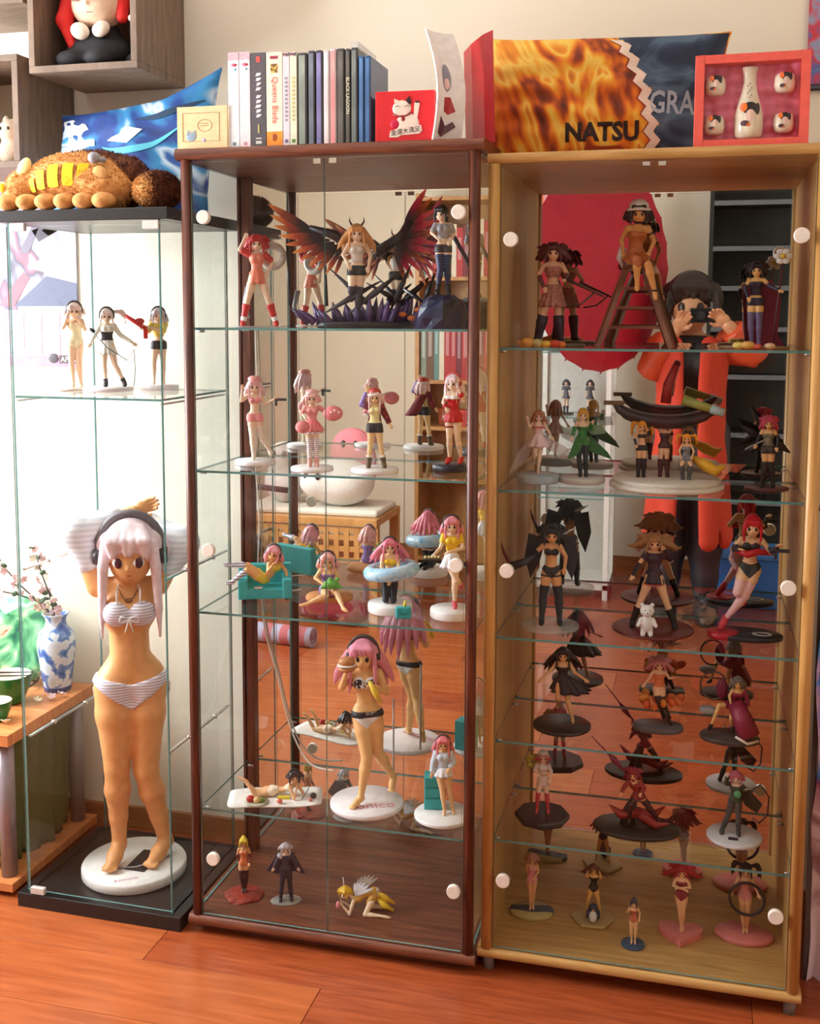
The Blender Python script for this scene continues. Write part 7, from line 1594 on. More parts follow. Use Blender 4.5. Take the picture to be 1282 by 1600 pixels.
def r7x(stage, FT, FA, J, H, HL, t, bh=0):
    if stage != 'after': return
    for a, b_ in (((-0.01, 0.02, 0.10), (-0.06, 0.02, 0.13)), ((-0.01, 0.02, 0.09), (-0.055, 0.02, 0.07)), ((0.01, 0.02, 0.10), (0.045, 0.02, 0.075)), ((0.0, 0.02, 0.11), (-0.03, 0.02, 0.16))): prop(t, 'dark_blade', MB().tube([a, tuple((np.array(a) + np.array(b_)) / 2), b_], 0.009, 5, [.6, 1, .1]), (44, 38, 44))
    prop(t, 'katana', MB().cyl((-0.045, -0.03, 0.085), (0.0, -0.035, 0.11), 0.0012, n=6), (170, 166, 160))
figure('pink haired figurine in dark strapped clothes among black blades, nearest the beech side panel', (1.232, 0.215, Z), 0.150,
       dict(ell=(-0.13, -0.03, 0.68), wrl=(-0.16, -0.1, 0.60), elr=(0.13, 0, 0.68), wrr=(0.12, -0.06, 0.57), anl=(-0.06, 0, 0.045), anr=(0.08, 0, 0.045), knl=(-0.03, -0.02, 0.285)), hair=dict(c=(206, 74, 100), style='wild', len=0.2, n=6), wear=[('bodice', (130, 130, 110), 0.010, [('torso', 1.4, 3.2)]), ('shorts', (70, 62, 56), 0.012, [('torso', 0.1, 1.4)]), boots((48, 42, 46), 0.7, 0.010), gloves((44, 38, 44), 0.5)], base=('disc', 0.045, 0.004, (90, 40, 44)), extra=r7x, skin=(236, 186, 130))

# ---- beech cabinet, third shelf
Z = OAK_Z[2]
def r8x(stage, FT, FA, J, H, HL, t, bh=0):
    if stage != 'after': return
    prop(t, 'dark_gauntlet', MB().tube([(-0.03, 0.0, 0.165), (-0.055, -0.01, 0.145), (-0.085, -0.02, 0.135)], 0.008, 8, [1, 1, 1.3]), (40, 36, 42)); prop(t, 'crimson_blade', MB().tube([(-0.085, -0.02, 0.135), (-0.10, -0.02, 0.165), (-0.108, -0.02, 0.19)], 0.0045, 5, [1, .8, .1]), (110, 40, 50)); prop(t, 'pale_blade', MB().tube([(0.0, 0.02, 0.19), (0.03, 0.02, 0.205), (0.05, 0.02, 0.215)], 0.005, 5, [1, .8, .1]), (190, 190, 186))
    for s_ in (-1, 1): prop(t, 'dark_wing_plate', MB().prism([(s_ * 0.012, 0.19), (s_ * 0.05, 0.20), (s_ * 0.058, 0.15), (s_ * 0.045, 0.10), (s_ * 0.025, 0.14)], 0.022, 0.028), (40, 40, 44))
figure('black armoured figurine with a clawed gauntlet and thigh boots on a clear base', (0.793, 0.150, Z), 0.218,
       dict(ell=(-0.15, 0.0, 0.72), wrl=(-0.24, -0.03, 0.66), elr=(0.14, 0.0, 0.68), wrr=(0.13, -0.02, 0.57), anl=(-0.085, 0, 0.045), anr=(0.09, 0, 0.045), knl=(-0.075, -0.01, 0.285), knr=(0.075, -0.01, 0.285)), hair=dict(c=(30, 28, 34), style='wild', len=0.22, n=7, flare=0.03), wear=[top((44, 38, 44)), briefs((44, 38, 44)), ('hip_straps', (44, 40, 46), 0.008, [('leg', 0.1, 0.18)]), boots((36, 34, 40), 0.55, 0.007)], base=('disc', 0.062, 0.008, clear_plastic((206, 210, 206), 0.4)), extra=r8x, skin=(226, 164, 106))
figure('figurine with huge light brown hair in a navy top and black boots, legs astride', (1.008, 0.190, Z), 0.205,
       dict(ell=(-0.15, -0.02, 0.68), wrl=(-0.21, -0.06, 0.56), elr=(0.17, -0.02, 0.72), wrr=(0.10, -0.09, 0.84), knl=(-0.13, -0.02, 0.28), anl=(-0.21, 0, 0.045), knr=(0.13, -0.02, 0.28), anr=(0.22, 0, 0.045)), hair=dict(c=(170, 128, 84), style='wild', len=0.20, n=9, w=0.14, flare=0.12), wear=[shirt((44, 46, 66), 0.6), ('tie', (206, 196, 150), 0.016, [('torso', 2.0, 3.0, 0.02)]), boots((40, 36, 42), 1.3, 0.010), gloves((40, 38, 50), 1.0)], skirt=((50, 40, 52), 0.60, 0.47, 0.055, 0.11, 12, 0.08),
       base=('disc', 0.086, 0.006, (104, 40, 36)), extra=lambda st, FT, FA, J, H, HL, t, bh=0: prop(t, 'skirt_hem', MB().lathe([(0.0225, 0.0), (0.024, 0.004)], c=(0, 0.0015, 0.0995), n=40, caps=False), (190, 90, 90)) if st == 'after' else None, skin=(238, 190, 150))
be = thing('toy_bear', 'small plain white toy bear standing on the dark red base', 'toy bear', (0.998, 0.118, Z + 0.006), 0.1)
f = Field((-0.025, -0.02, -0.002), (0.025, 0.02, 0.08), 0.0016); f.ell((0, 0, 0.026), (0.014, 0.011, 0.018), 0.004); f.ell((0, -0.002, 0.054), (0.0145, 0.012, 0.0125), 0.004); f.ell((0, -0.013, 0.051), (0.006, 0.004, 0.005), 0.002)
for s_ in (-1, 1): f.ell((s_ * 0.0105, 0, 0.066), (0.0045, 0.003, 0.0045), 0.002); f.cone((s_ * 0.012, -0.002, 0.036), (s_ * 0.018, -0.008, 0.024), 0.0045, 0.004, 0.002); f.cone((s_ * 0.007, 0, 0.014), (s_ * 0.008, -0.004, 0.004), 0.0055, 0.005, 0.002)
f.build('body', pvc((232, 228, 224), rough=0.6), be)
for s_ in (-1, 1): MB().ell((s_ * 0.005, -0.0125, 0.057), (0.0014, 0.001, 0.0016)).build('eye', pvc(BLACK), be)
MB().ell((0, -0.0172, 0.0525), (0.0018, 0.001, 0.0014)).build('nose', pvc(BLACK), be)
def r10x(stage, FT, FA, J, H, HL, t, bh=0):
    if stage != 'after': return
    prop(t, 'red_rim', MB().lathe([(0.030, 0), (0.032, 0.012), (0.026, 0.014), (0, 0.014)], c=(-0.045, -0.012, 0.0), n=28), (176, 28, 44)); prop(t, 'white_emblem', MB().lathe([(0.020, 0), (0.0205, 0.001), (0.015, 0.001), (0.0145, 0)], c=(0.035, -0.005, bh), n=28, sy=0.7, caps=False), (176, 174, 166))
    prop(t, 'pistol', MB().box(0.052, 0.082, -0.03, -0.024, 0.190, 0.197).box(0.052, 0.058, -0.03, -0.024, 0.176, 0.192), (60, 58, 60)); prop(t, 'scarf', MB().tube([(-0.02, -0.005, 0.185), (0.0, -0.03, 0.182), (0.022, -0.012, 0.186), (0.05, 0.0, 0.18)], 0.008, 8, [1, 1, 1, .4]), (200, 36, 48))
figure('red haired figurine in black swimwear and pink stockings leaping over a black round base', (1.197, 0.185, Z), 0.250,
       dict(pelvis=(0.02, 0.01, 0.56), head=(0.035, -0.012, 0.905), neck=(0.03, 0.008, 0.81), chest=(0.025, 0, 0.74), waist=(0.022, 0.006, 0.65), shl=(-0.05, 0.0, 0.79), shr=(0.11, 0.01, 0.785), ell=(-0.12, 0.0, 0.70), wrl=(-0.07, -0.08, 0.72), elr=(0.18, -0.02, 0.70), wrr=(0.23, -0.09, 0.76),
            hil=(-0.02, 0.0, 0.53), hir=(0.065, 0.01, 0.53), knl=(-0.07, -0.10, 0.36), anl=(-0.02, 0.06, 0.28), tol=(-0.02, 0.09, 0.22), knr=(-0.01, -0.07, 0.33), anr=(-0.16, -0.01, 0.105), tor=(-0.20, -0.05, 0.035)),
       hair=dict(c=(206, 30, 44), style='pony', len=0.26, side=0.12), wear=[top((50, 40, 44)), briefs((54, 54, 44)), socks((236, 190, 190), 0.5), ('shoes', (206, 60, 70), 0.010, [('foot',)]), gloves((60, 54, 60), 1.1)], base=('oval', (0.077, 0.045), 0.010, (38, 36, 38)), extra=r10x, skin=(240, 196, 150))

# ---- beech cabinet, fourth shelf
Z = OAK_Z[3]
figure('long black haired figurine in a wide black dress standing on one toe', (0.820, 0.165, Z), 0.172,
       dict(ell=(-0.15, -0.03, 0.70), wrl=(-0.26, -0.08, 0.60), elr=(0.15, -0.03, 0.68), wrr=(0.27, -0.09, 0.62), knl=(-0.05, -0.03, 0.34), anl=(-0.06, 0.12, 0.20), tol=(-0.06, 0.15, 0.14), knr=(0.07, -0.02, 0.30), anr=(0.13, 0.0, 0.08), tor=(0.14, -0.02, 0.02)), hair=dict(c=(36, 28, 34), len=0.38, n=8, w=0.14, flare=0.08, side=0.2), wear=[('bodice', (44, 36, 44), 0.010, [('torso', 1.2, 3.15)])], skirt=((44, 36, 46), 0.64, 0.40, 0.05, 0.25, 9, 0.12, 'skirt', (0.10, 0.1)), base=('disc', 0.063, 0.008, (40, 36, 32)), skin=(230, 176, 120))
def r12x(stage, FT, FA, J, H, HL, t, bh=0):
    if stage != 'after': return
    rg = random.Random(2)
    for k in range(14):
        a = 2 * PI * k / 14; r = 0.030 + 0.014 * rg.random(); prop(t, 'petal', MB().ell((r * math.cos(a), 0.6 * r * math.sin(a), 0.066 + rg.uniform(-.012, .008)), (0.013, 0.006, 0.009), Euler((0, rg.uniform(-.8, .8), a)).to_matrix()), (222, 96 + 20 * (k % 3), 50))
    prop(t, 'dark_stem', MB().tube([(0.005, 0.0, 0.06), (0.018, 0.0, 0.03), (0.03, 0.0, 0.008)], 0.006, 6, [1, .8, .5]), (56, 44, 40))
figure('pink haired figurine floating in a skirt of orange petals above a grey base', (1.024, 0.205, Z), 0.150,
       dict(ell=(-0.14, -0.02, 0.68), wrl=(-0.2, -0.05, 0.60), elr=(0.14, -0.02, 0.70), wrr=(0.22, -0.05, 0.72), knl=(0.0, -0.06, 0.34), anl=(0.06, 0.04, 0.14), tol=(0.08, 0.04, 0.07), knr=(0.06, -0.04, 0.33), anr=(0.14, 0.05, 0.14), tor=(0.17, 0.05, 0.08)), hair=dict(c=(206, 130, 130), style='wild', len=0.26, n=8, w=0.1, flare=0.1), wear=[('dress', (226, 130, 80), 0.010, [('torso', 1.2, 3.2)]), socks((70, 50, 44), 0.5)], base=('oval', (0.054, 0.034), 0.012, (96, 92, 96)), extra=r12x, skin=(240, 190, 150))
def r13x(stage, FT, FA, J, H, HL, t, bh=0):
    if stage != 'after': return
    prop(t, 'robe_panel', MB().tube([(0.01, -0.01, 0.085), (0.026, -0.025, 0.055), (0.04, -0.03, 0.022)], 0.019, 8, [.9, 1.1, 1.2]), two((128, 26, 56), (150, 40, 66), 'noise', 30, sharp=False)); prop(t, 'robe_hem', MB().tube([(0.012, -0.045, 0.024), (0.036, -0.05, 0.013), (0.058, -0.035, 0.016)], 0.003, 6), (226, 206, 190))
    prop(t, 'sleeve', MB().ell((-0.018, 0.01, 0.105), (0.012, 0.008, 0.024)), (120, 30, 60)); prop(t, 'hoop', MB().tube([(-0.035 + 0.028 * math.cos(a), 0.02, 0.108 + 0.03 * math.sin(a)) for a in np.linspace(0.6, 5.2, 21)], 0.0022, 6), (96, 84, 76)); prop(t, 'silver_shell', MB().ell((-0.045, 0.0, 0.060), (0.020, 0.012, 0.010)), (150, 150, 152))
figure('grey haired figurine in a crimson robe stepping forward beside a dark hoop', (1.173, 0.185, Z), 0.140,
       dict(pelvis=(0.02, 0.02, 0.48), waist=(0.06, 0.02, 0.56), chest=(0.10, 0.0, 0.65), neck=(0.11, 0.0, 0.73), head=(0.10, -0.01, 0.83), shl=(0.03, -0.01, 0.71), shr=(0.18, 0.02, 0.70), ell=(-0.02, -0.03, 0.62), wrl=(0.0, -0.1, 0.54), elr=(0.24, 0.0, 0.58), wrr=(0.26, -0.05, 0.46), hil=(-0.01, 0.0, 0.46), hir=(0.06, 0.02, 0.46), knl=(-0.16, -0.10, 0.48), anl=(-0.27, -0.06, 0.14), tol=(-0.31, -0.12, 0.10), knr=(0.02, -0.06, 0.28), anr=(0.04, 0.06, 0.10)), hair=dict(c=(120, 112, 106), len=0.2, n=6), wear=[('robe', (140, 30, 60), 0.014, [('torso', 0.3, 3.3), ('armr', 0.0, 1.8, 0.05)]), ('sandals', (40, 30, 34), 0.008, [('foot',)])], base=('oval', (0.062, 0.042), 0.010, two((56, 48, 44), (90, 80, 72), 'noise', 30, sharp=False)), extra=r13x, skin=(236, 186, 116))

# ---- beech cabinet, fifth shelf
Z = OAK_Z[4]
def r14x(stage, FT, FA, J, H, HL, t, bh=0):
    if stage != 'after': return
    for k in range(7): prop(t, 'yellow_tuft', MB().ell((-0.022 + 0.010 * math.cos(k), 0.012, 0.128 + 0.010 * math.sin(k)), (0.008, 0.007, 0.008)), (176, 160, 60))
figure('white and red clad figurine with a pale round hat on a dark eight sided base', (0.779, 0.172, Z), 0.140,
       dict(ell=(-0.13, 0, 0.68), wrl=(-0.08, -0.08, 0.66), elr=(0.13, 0, 0.68), wrr=(0.11, -0.05, 0.56), anl=(-0.085, 0, 0.045), anr=(0.09, 0, 0.045), knl=(-0.07, -0.01, 0.285), knr=(0.07, -0.01, 0.285)), hair=dict(c=(190, 80, 80), len=0.15, n=6), wear=[shirt((226, 206, 196), 1.2), socks((206, 70, 76), 0.8), ('sash', (190, 150, 80), 0.016, [('torso', 1.7, 2.0)])], skirt=((226, 196, 186), 0.6, 0.45, 0.055, 0.10, 8, 0.08), base=('hex', 0.061, 0.016, (44, 36, 36), (0, 0), 8), hats=[('beanie', (222, 206, 196), (206, 170, 160))], extra=r14x)
def r15x(stage, FT, FA, J, H, HL, t, bh=0):
    if stage != 'after': return
    prop(t, 'red_lance', MB().cyl((0.0, 0.0, 0.10), (-0.10, -0.02, 0.21), 0.0032, 0.0012, 8), (120, 30, 50)); prop(t, 'lance_head', MB().tube([(-0.035, -0.005, 0.138), (-0.05, -0.008, 0.155), (-0.066, -0.012, 0.172)], 0.008, 5, [.4, 1, .1]), (130, 34, 66))
    for a in ((-0.06, -0.02, 0.06), (0.06, 0.02, 0.05), (0.07, -0.02, 0.03)): prop(t, 'red_shard', MB().tube([(0, 0, 0.04), tuple(np.array(a) * .6), a], 0.013, 5, [1, .8, .1]), (150, 40, 34))
    prop(t, 'dark_pillar', MB().tube([(-0.02, 0.0, 0.01), (-0.018, 0, 0.04), (-0.006, 0, 0.07)], 0.014, 7, [1.3, 1, .6]), (46, 44, 42))
figure('red and black armoured figurine lunging with a long red lance on a wide dark base', (0.985, 0.175, Z), 0.135,
       dict(pelvis=(0.02, 0.02, 0.50), waist=(0.0, 0.02, 0.58), chest=(-0.04, 0.0, 0.67), neck=(-0.06, 0.0, 0.75), head=(-0.08, -0.01, 0.85), shl=(-0.12, -0.01, 0.73), shr=(0.03, 0.02, 0.72), ell=(-0.20, -0.05, 0.66), wrl=(-0.25, -0.1, 0.56), elr=(0.10, -0.03, 0.64), wrr=(0.06, -0.1, 0.58), hil=(-0.02, 0.0, 0.48), hir=(0.06, 0.02, 0.48), knl=(-0.10, -0.14, 0.40), anl=(-0.12, -0.08, 0.12), knr=(0.20, 0.0, 0.30), anr=(0.34, 0.06, 0.10)), hair=dict(c=(150, 40, 50), style='wild', len=0.24, n=7, flare=0.06), wear=[('armour', (150, 40, 36), 0.016, [('torso', 0.3, 3.4), ('arm', 0, 1.9, 0.05)]), boots((70, 34, 34), 0.3, 0.012)], base=('oval', (0.094, 0.06), 0.010, (48, 40, 34)), extra=r15x, skin=(236, 170, 120))
def r16x(stage, FT, FA, J, H, HL, t, bh=0):
    if stage != 'after': return
    prop(t, 'whip', MB().tube([(0.02, 0.0, 0.10), (0.05, 0.0, 0.125), (0.068, 0.0, 0.10), (0.066, 0.0, 0.06), (0.05, 0.0, 0.04), (0.035, 0, 0.05)], 0.0018, 6), (40, 36, 38)); prop(t, 'green_gem', MB().ell((0.004, -0.018, 0.105), (0.008, 0.004, 0.008)), (90, 170, 120)); prop(t, 'dark_emblem', MB().box(-0.012, 0.008, -0.03, -0.018, bh, bh + 0.0012), (60, 56, 58))
    prop(t, 'dark_cape', MB().prism([(0.0, 0.11), (0.02, 0.11), (0.055, 0.075), (0.045, 0.055), (0.02, 0.07)], 0.012, 0.018), (50, 54, 46))
figure('dark green clad figurine with a curling whip on a plain white disc', (1.190, 0.190, Z), 0.142,
       dict(ell=(-0.14, -0.02, 0.78), wrl=(-0.13, -0.05, 0.92), elr=(0.13, 0, 0.70), wrr=(0.14, -0.02, 0.72), knl=(-0.10, -0.02, 0.285), anl=(-0.18, 0, 0.045), knr=(0.05, -0.01, 0.285), anr=(0.06, 0, 0.045)), hair=dict(c=(206, 110, 130), len=0.16, n=6), wear=[('coat', (66, 74, 60), 0.012, [('torso', 0.6, 3.4), ('arm', 0, 1.9, 0.05)]), ('leggings', (80, 78, 76), 0.006, [('leg', 0, 1.9)]), boots((70, 72, 70), 1.3, 0.014)], base=('disc', 0.058, 0.008, (222, 220, 222)), extra=r16x)

# ---- beech cabinet, floor
Z = 0.0555
figure('slim figurine in a pink swimsuit seen on a blue and sand coloured wavy base', (0.756, 0.190, Z), 0.132, dict(ell=(-0.09, 0.02, 0.68), wrl=(-0.05, 0.03, 0.58), elr=(0.10, -0.02, 0.68), wrr=(0.05, -0.08, 0.62), anl=(-0.02, 0, 0.045), anr=(0.025, 0.02, 0.045), knl=(-0.03, -0.01, 0.285), knr=(0.025, -0.01, 0.285)), hair=dict(c=(190, 130, 110), len=0.14, n=6, style='short'), wear=[suit((236, 150, 150))], base=('oval', (0.050, 0.036), 0.010, two((60, 80, 96), (190, 170, 110), 'wave', 7, 0.4, 'Y', dist=4.0)), skin=(226, 164, 116))
def r18x(stage, FT, FA, J, H, HL, t, bh=0):
    if stage != 'after': return
    f = Field((-0.03, -0.05, 0.0), (0.03, 0.0, 0.06), 0.0016); f.ell((0, -0.026, 0.026), (0.0125, 0.011, 0.018), 0.003); f.ell((0, -0.027, 0.042), (0.010, 0.009, 0.009), 0.003); f.ell((-0.013, -0.026, 0.026), (0.003, 0.005, 0.011), 0.002); f.ell((0.013, -0.026, 0.026), (0.003, 0.005, 0.011), 0.002); pg_ = f.build('toy_penguin', pvc((50, 60, 86)), t)
    prop(pg_, 'penguin_belly', MB().ell((0, -0.0335, 0.025), (0.009, 0.006, 0.014)), (226, 224, 220)); prop(pg_, 'penguin_beak', MB().ell((0, -0.037, 0.041), (0.003, 0.004, 0.0018)), (226, 160, 50))
figure('long brown haired figurine in a black swimsuit behind a toy penguin', (0.893, 0.200, Z), 0.122, dict(ell=(-0.13, 0, 0.74), wrl=(-0.10, 0.02, 0.86), elr=(0.13, 0, 0.74), wrr=(0.10, 0.02, 0.86), knl=(-0.09, -0.01, 0.285), anl=(-0.13, 0.02, 0.045), knr=(0.09, -0.01, 0.285), anr=(0.13, 0.02, 0.045)), hair=dict(c=(110, 66, 44), len=0.3, n=8, w=0.12, flare=0.12), wear=[suit((40, 38, 34))], base=('hex', 0.050, 0.008, (190, 160, 104)), extra=r18x, skin=(232, 176, 100))
figure('tiny dark haired figurine in a russet swimsuit on a little blue disc', (0.986, 0.118, Z), 0.100, dict(ell=(-0.13, -0.02, 0.68), wrl=(-0.11, -0.09, 0.76), elr=(0.13, 0, 0.68), wrr=(0.12, -0.04, 0.58), anl=(-0.03, 0, 0.045), anr=(0.04, 0, 0.045)), hair=dict(c=(70, 60, 66), style='bun', len=0.1), wear=[suit((196, 104, 74))], base=('disc', 0.025, 0.005, (60, 84, 110)), skin=(232, 184, 130))
figure('figurine with spreading red hair and crossed arms on a pink heart base', (1.084, 0.180, Z), 0.150, dict(ell=(-0.12, -0.04, 0.68), wrl=(0.03, -0.10, 0.67), elr=(0.12, -0.04, 0.68), wrr=(-0.03, -0.11, 0.69), knl=(-0.01, -0.02, 0.285), anl=(0.01, 0, 0.045), knr=(0.025, 0.0, 0.285), anr=(0.03, 0.03, 0.045)), hair=dict(c=(176, 40, 48), style='wild', len=0.28, n=9, w=0.14, flare=0.14), wear=[suit((150, 50, 60))], base=('heart', 0.048, 0.014, (226, 130, 124)), skin=(240, 186, 140))
def r21x(stage, FT, FA, J, H, HL, t, bh=0):
    if stage == 'after': prop(t, 'black_hoop', MB().tube([(0.036 * math.cos(a) + 0.004, -0.016, 0.094 + 0.036 * math.sin(a)) for a in np.linspace(0, 2 * PI, 33)], 0.0035, 8), (56, 48, 48))
figure('dark haired figurine in a rose swimsuit behind a black hoop on an oval pink base', (1.218, 0.215, Z), 0.158, dict(ell=(-0.13, -0.02, 0.68), wrl=(-0.17, -0.08, 0.60), elr=(0.13, -0.02, 0.68), wrr=(0.17, -0.08, 0.62), anl=(0.0, 0, 0.045), anr=(0.035, 0.02, 0.045), knl=(-0.02, -0.02, 0.285)), hair=dict(c=(56, 44, 46), style='twin', len=0.2, flare=0.02), wear=[suit((226, 150, 150))], base=('oval', (0.062, 0.044), 0.010, (228, 132, 128)), extra=r21x, skin=(236, 184, 136))
# ================================================================= the rest of the room, seen in the mirrors
# --- photographer
def photog(stage, FT, FA, J, H, HL, t, bh=0):
    if stage != 'after': return
person = figure('person in a long red orange coat over black clothes, holding up a camera', (1.055, -2.37, 0.0), 1.62,
       dict(ell=(-0.170, -0.012, 0.765), wrl=(-0.092, -0.066, 0.842), elr=(0.110, -0.02, 0.715), wrr=(0.045, -0.066, 0.826), anl=(-0.055, 0, 0.045), anr=(0.055, 0, 0.045), head=(0.006, -0.004, 0.902)),
       skin=(222, 164, 124), hair=dict(c=(46, 34, 30), len=0.07, w=0.012, n=7, style='short', side=0.02), rz=PI, res=130, fat=1.16, headk=0.92, name='person', cat='person', bust=0.9, eyec=(50, 36, 30),
       wear=[('shirt', (34, 32, 36), 0.008, [('torso', 0.9, 4.05)]), ('trousers', (40, 38, 46), 0.010, [('torso', 0.0, 1.2), ('leg', -0.1, 1.95, 0.07)]), ('coat_sleeves', (204, 74, 38), 0.016, [('arm', -0.15, 1.85, 0.06)]), ('shoes', (60, 44, 40), 0.010, [('foot',)])])
G = Field((-0.34, -0.22, 0.3), (0.34, 0.26, 1.36), 0.011)
for s_ in (-1, 1):
    for i in range(5):
        a = 0.55 + i * 0.62; r0, r1 = 0.115, 0.185
        G.chain([(s_ * r0 * math.sin(a) * 1.25, -0.02 - r0 * math.cos(a) * 0.9, 1.27 - 0.02 * i), (s_ * 0.13 * math.sin(a), -0.005 - 0.12 * math.cos(a), 1.0), (s_ * r1 * math.sin(a), 0.01 - r1 * math.cos(a), 0.40)], [0.045, 0.045, 0.05], 0.03, ((math.sin(a) * s_, -math.cos(a), 0), 0.5))
CG = G.build('coat', pvc((202, 60, 34), rough=0.8), person)
cmr = thing('compact_camera', 'small black compact camera held by the photographer', 'camera', (1.094, -2.244, 1.405))
MB().box(-0.052, 0.052, -0.014, 0.012, -0.032, 0.032).build('camera_body', pvc((24, 24, 26), rough=0.4), cmr, bevel=0.004)
MB().cyl((-0.004, 0.012, 0), (-0.004, 0.030, 0), 0.021, 0.019, 20).build('lens', pvc((50, 50, 54), rough=0.3), cmr)
MB().cyl((0.035, 0.0, 0.032), (0.035, 0.0, 0.037), 0.006, n=12).build('shutter_button', STEEL, cmr)

# --- pine bookcase with books
bc = thing('pine_bookcase', 'tall pine bookcase against the far wall, seen in the mirror', 'bookcase', (-0.43, -3.38, 0))
BW_, BD, BH_ = 0.62, 0.30, 2.06
for x in (0, BW_ - 0.022): MB().box(x, x + 0.022, 0, BD, 0, BH_).build('side_board', PINE, bc)
SHZ = (0.06, 0.50, 0.79, 1.047, 1.61, 2.04)
for z_ in SHZ: MB().box(0.022, BW_ - 0.022, 0.005, BD, z_ - 0.02, z_).build('shelf_board', PINE, bc)
MB().box(0.01, BW_ - 0.01, 0, 0.006, 0.0, BH_).build('back_board', PINE, bc)
rg = random.Random(21)
bookcols = {'red': (178, 40, 40), 'teal': (96, 140, 134), 'cream': (226, 214, 186), 'maroon': (120, 34, 44), 'grey green': (130, 146, 130), 'brown': (110, 74, 50)}
for row, (z_, hmax) in enumerate(((1.61, 0.36), (1.047, 0.47))):
    x = -0.405; seq = (['teal', 'cream', 'red', 'grey green', 'brown', 'cream', 'red', 'maroon', 'teal', 'cream', 'red', 'brown'] if row == 0 else ['grey green', 'brown', 'teal', 'cream', 'red', 'red', 'maroon', 'red', 'red', 'maroon', 'red', 'cream'])
    for i, cn in enumerate(seq):
        w_ = rg.uniform(0.026, 0.042); h_ = hmax * rg.uniform(0.72, 0.9)
        if x + w_ > 0.15: break
        pv = seq[i - 1] + ' book' if i else 'bookcase side'; nx = seq[i + 1] + ' book' if i + 1 < len(seq) else 'bookcase side'
        t = thing('book', '%s book between %s and %s, %s pine shelf' % (cn, pv, nx, 'upper' if row == 0 else 'middle'), 'book', (x + w_ / 2, -3.15, z_), 0, '%s books on the %s pine shelf' % (cn, 'upper' if row == 0 else 'middle'))
        cm = pvc(bookcols[cn], rough=0.5)
        MB().box(-w_ / 2, w_ / 2, 0.045, 0.05, 0, h_).box(-w_ / 2, -w_ / 2 + 0.003, -0.11, 0.045, 0, h_).box(w_ / 2 - 0.003, w_ / 2, -0.11, 0.045, 0, h_).build('cover', cm, t)
        MB().box(-w_ / 2 + 0.003, w_ / 2 - 0.003, -0.105, 0.045, 0.004, h_ - 0.004).build('pages', pvc((232, 222, 196), rough=0.9), t)
        MB().box(-w_ * 0.25, w_ * 0.25, 0.05, 0.0508, h_ * 0.35, h_ * 0.8).build('spine_print', pvc(tuple(min(255, int(c * 0.5 + 110)) for c in bookcols[cn])), t)
        x += w_ + 0.0012
mg = thing('mug', 'brown glazed mug on the lower pine shelf', 'mug', (-0.27, -3.16, 0.79))
MB().lathe([(0.035, 0), (0.042, 0.01), (0.044, 0.10), (0.041, 0.10), (0.038, 0.012), (0, 0.01)], n=26).build('cup', pvc((150, 74, 50), rough=0.25), mg); MB().tube([(0.042, 0, 0.08), (0.07, 0, 0.075), (0.07, 0, 0.035), (0.042, 0, 0.025)], 0.006, 8).build('handle', pvc((206, 180, 150), rough=0.25), mg)
rbx = thing('red_box', 'plain red box beside the mug on the pine shelf', 'box', (-0.14, -3.17, 0.79)); MB().box(-0.06, 0.06, -0.05, 0.05, 0, 0.09).build('box', pvc((186, 44, 40)), rbx, bevel=0.002); MB().box(-0.061, 0.061, -0.051, 0.051, 0.07, 0.092).build('lid', pvc((196, 54, 46)), rbx, bevel=0.002)

# --- lattice bench with plush toys
bn = thing('lattice_bench', 'pine bench with a square lattice front under the plush toys, seen in the mirror', 'bench', (-0.62, -2.02, 0))
MB().box(-0.34, 0.34, -0.2, 0.2, 0.46, 0.495).build('seat', PINE, bn, bevel=0.003)
for x in (-0.32, 0.32):
    for y in (-0.17, 0.17): MB().box(x - 0.02, x + 0.02, y - 0.02, y + 0.02, 0, 0.46).build('leg', PINE, bn)
for z_ in (0.30, 0.352, 0.404, 0.44): MB().box(-0.30, 0.30, 0.172, 0.186, z_ - 0.012, z_ + 0.012).build('lattice_rail', PINE, bn)
for i in range(13): x = -0.29 + i * 0.0483; MB().box(x - 0.012, x + 0.012, 0.174, 0.188, 0.29, 0.45).build('lattice_slat', PINE, bn)
bb_ = tag(MB().box(-0.31, 0.33, -0.17, 0.16, 0.0, 0.03).build('bench_throw', pvc((222, 214, 200), rough=0.95), None, loc=(-0.62, -2.02, 0.495), bevel=0.012), 'folded cream throw on the lattice bench', 'blanket')
def plush(label, loc, parts, c, eyes_, res=0.011, nm='plush_toy'):
    t = thing(nm, label, 'plush toy', loc); lo = np.min([np.array(p[0]) - np.array(p[1]) for p in parts], 0) - 0.03; hi = np.max([np.array(p[0]) + np.array(p[1]) for p in parts], 0) + 0.03
    f = Field(lo, hi, res)
    for cpt, r in parts: f.ell(cpt, r, 0.04)
    f.build('body', two(c, tuple(int(k * 0.94) for k in c), 'noise', 60, 0.95, sharp=False, bump=0.4), t)
    for e in eyes_: MB().ell(e, (0.012, 0.008, 0.018)).build('eye', pvc((40, 34, 36), rough=0.3), t)
    return t
plush('big round white plush toy with two dark eyes on the lattice bench', (-0.50, -1.98, 0.525), [((0, 0, 0.11), (0.16, 0.12, 0.11)), ((-0.1, 0.05, 0.12), (0.08, 0.08, 0.075))], (232, 226, 220), [(-0.13, 0.115, 0.15), (-0.07, 0.128, 0.15)])
plush('pink fluffy plush toy behind the big white one', (-0.50, -2.16, 0.525), [((0, 0, 0.14), (0.12, 0.05, 0.14)), ((0.0, 0.0, 0.26), (0.09, 0.05, 0.08))], (226, 130, 140), [(-0.03, 0.05, 0.27), (0.03, 0.05, 0.27)])
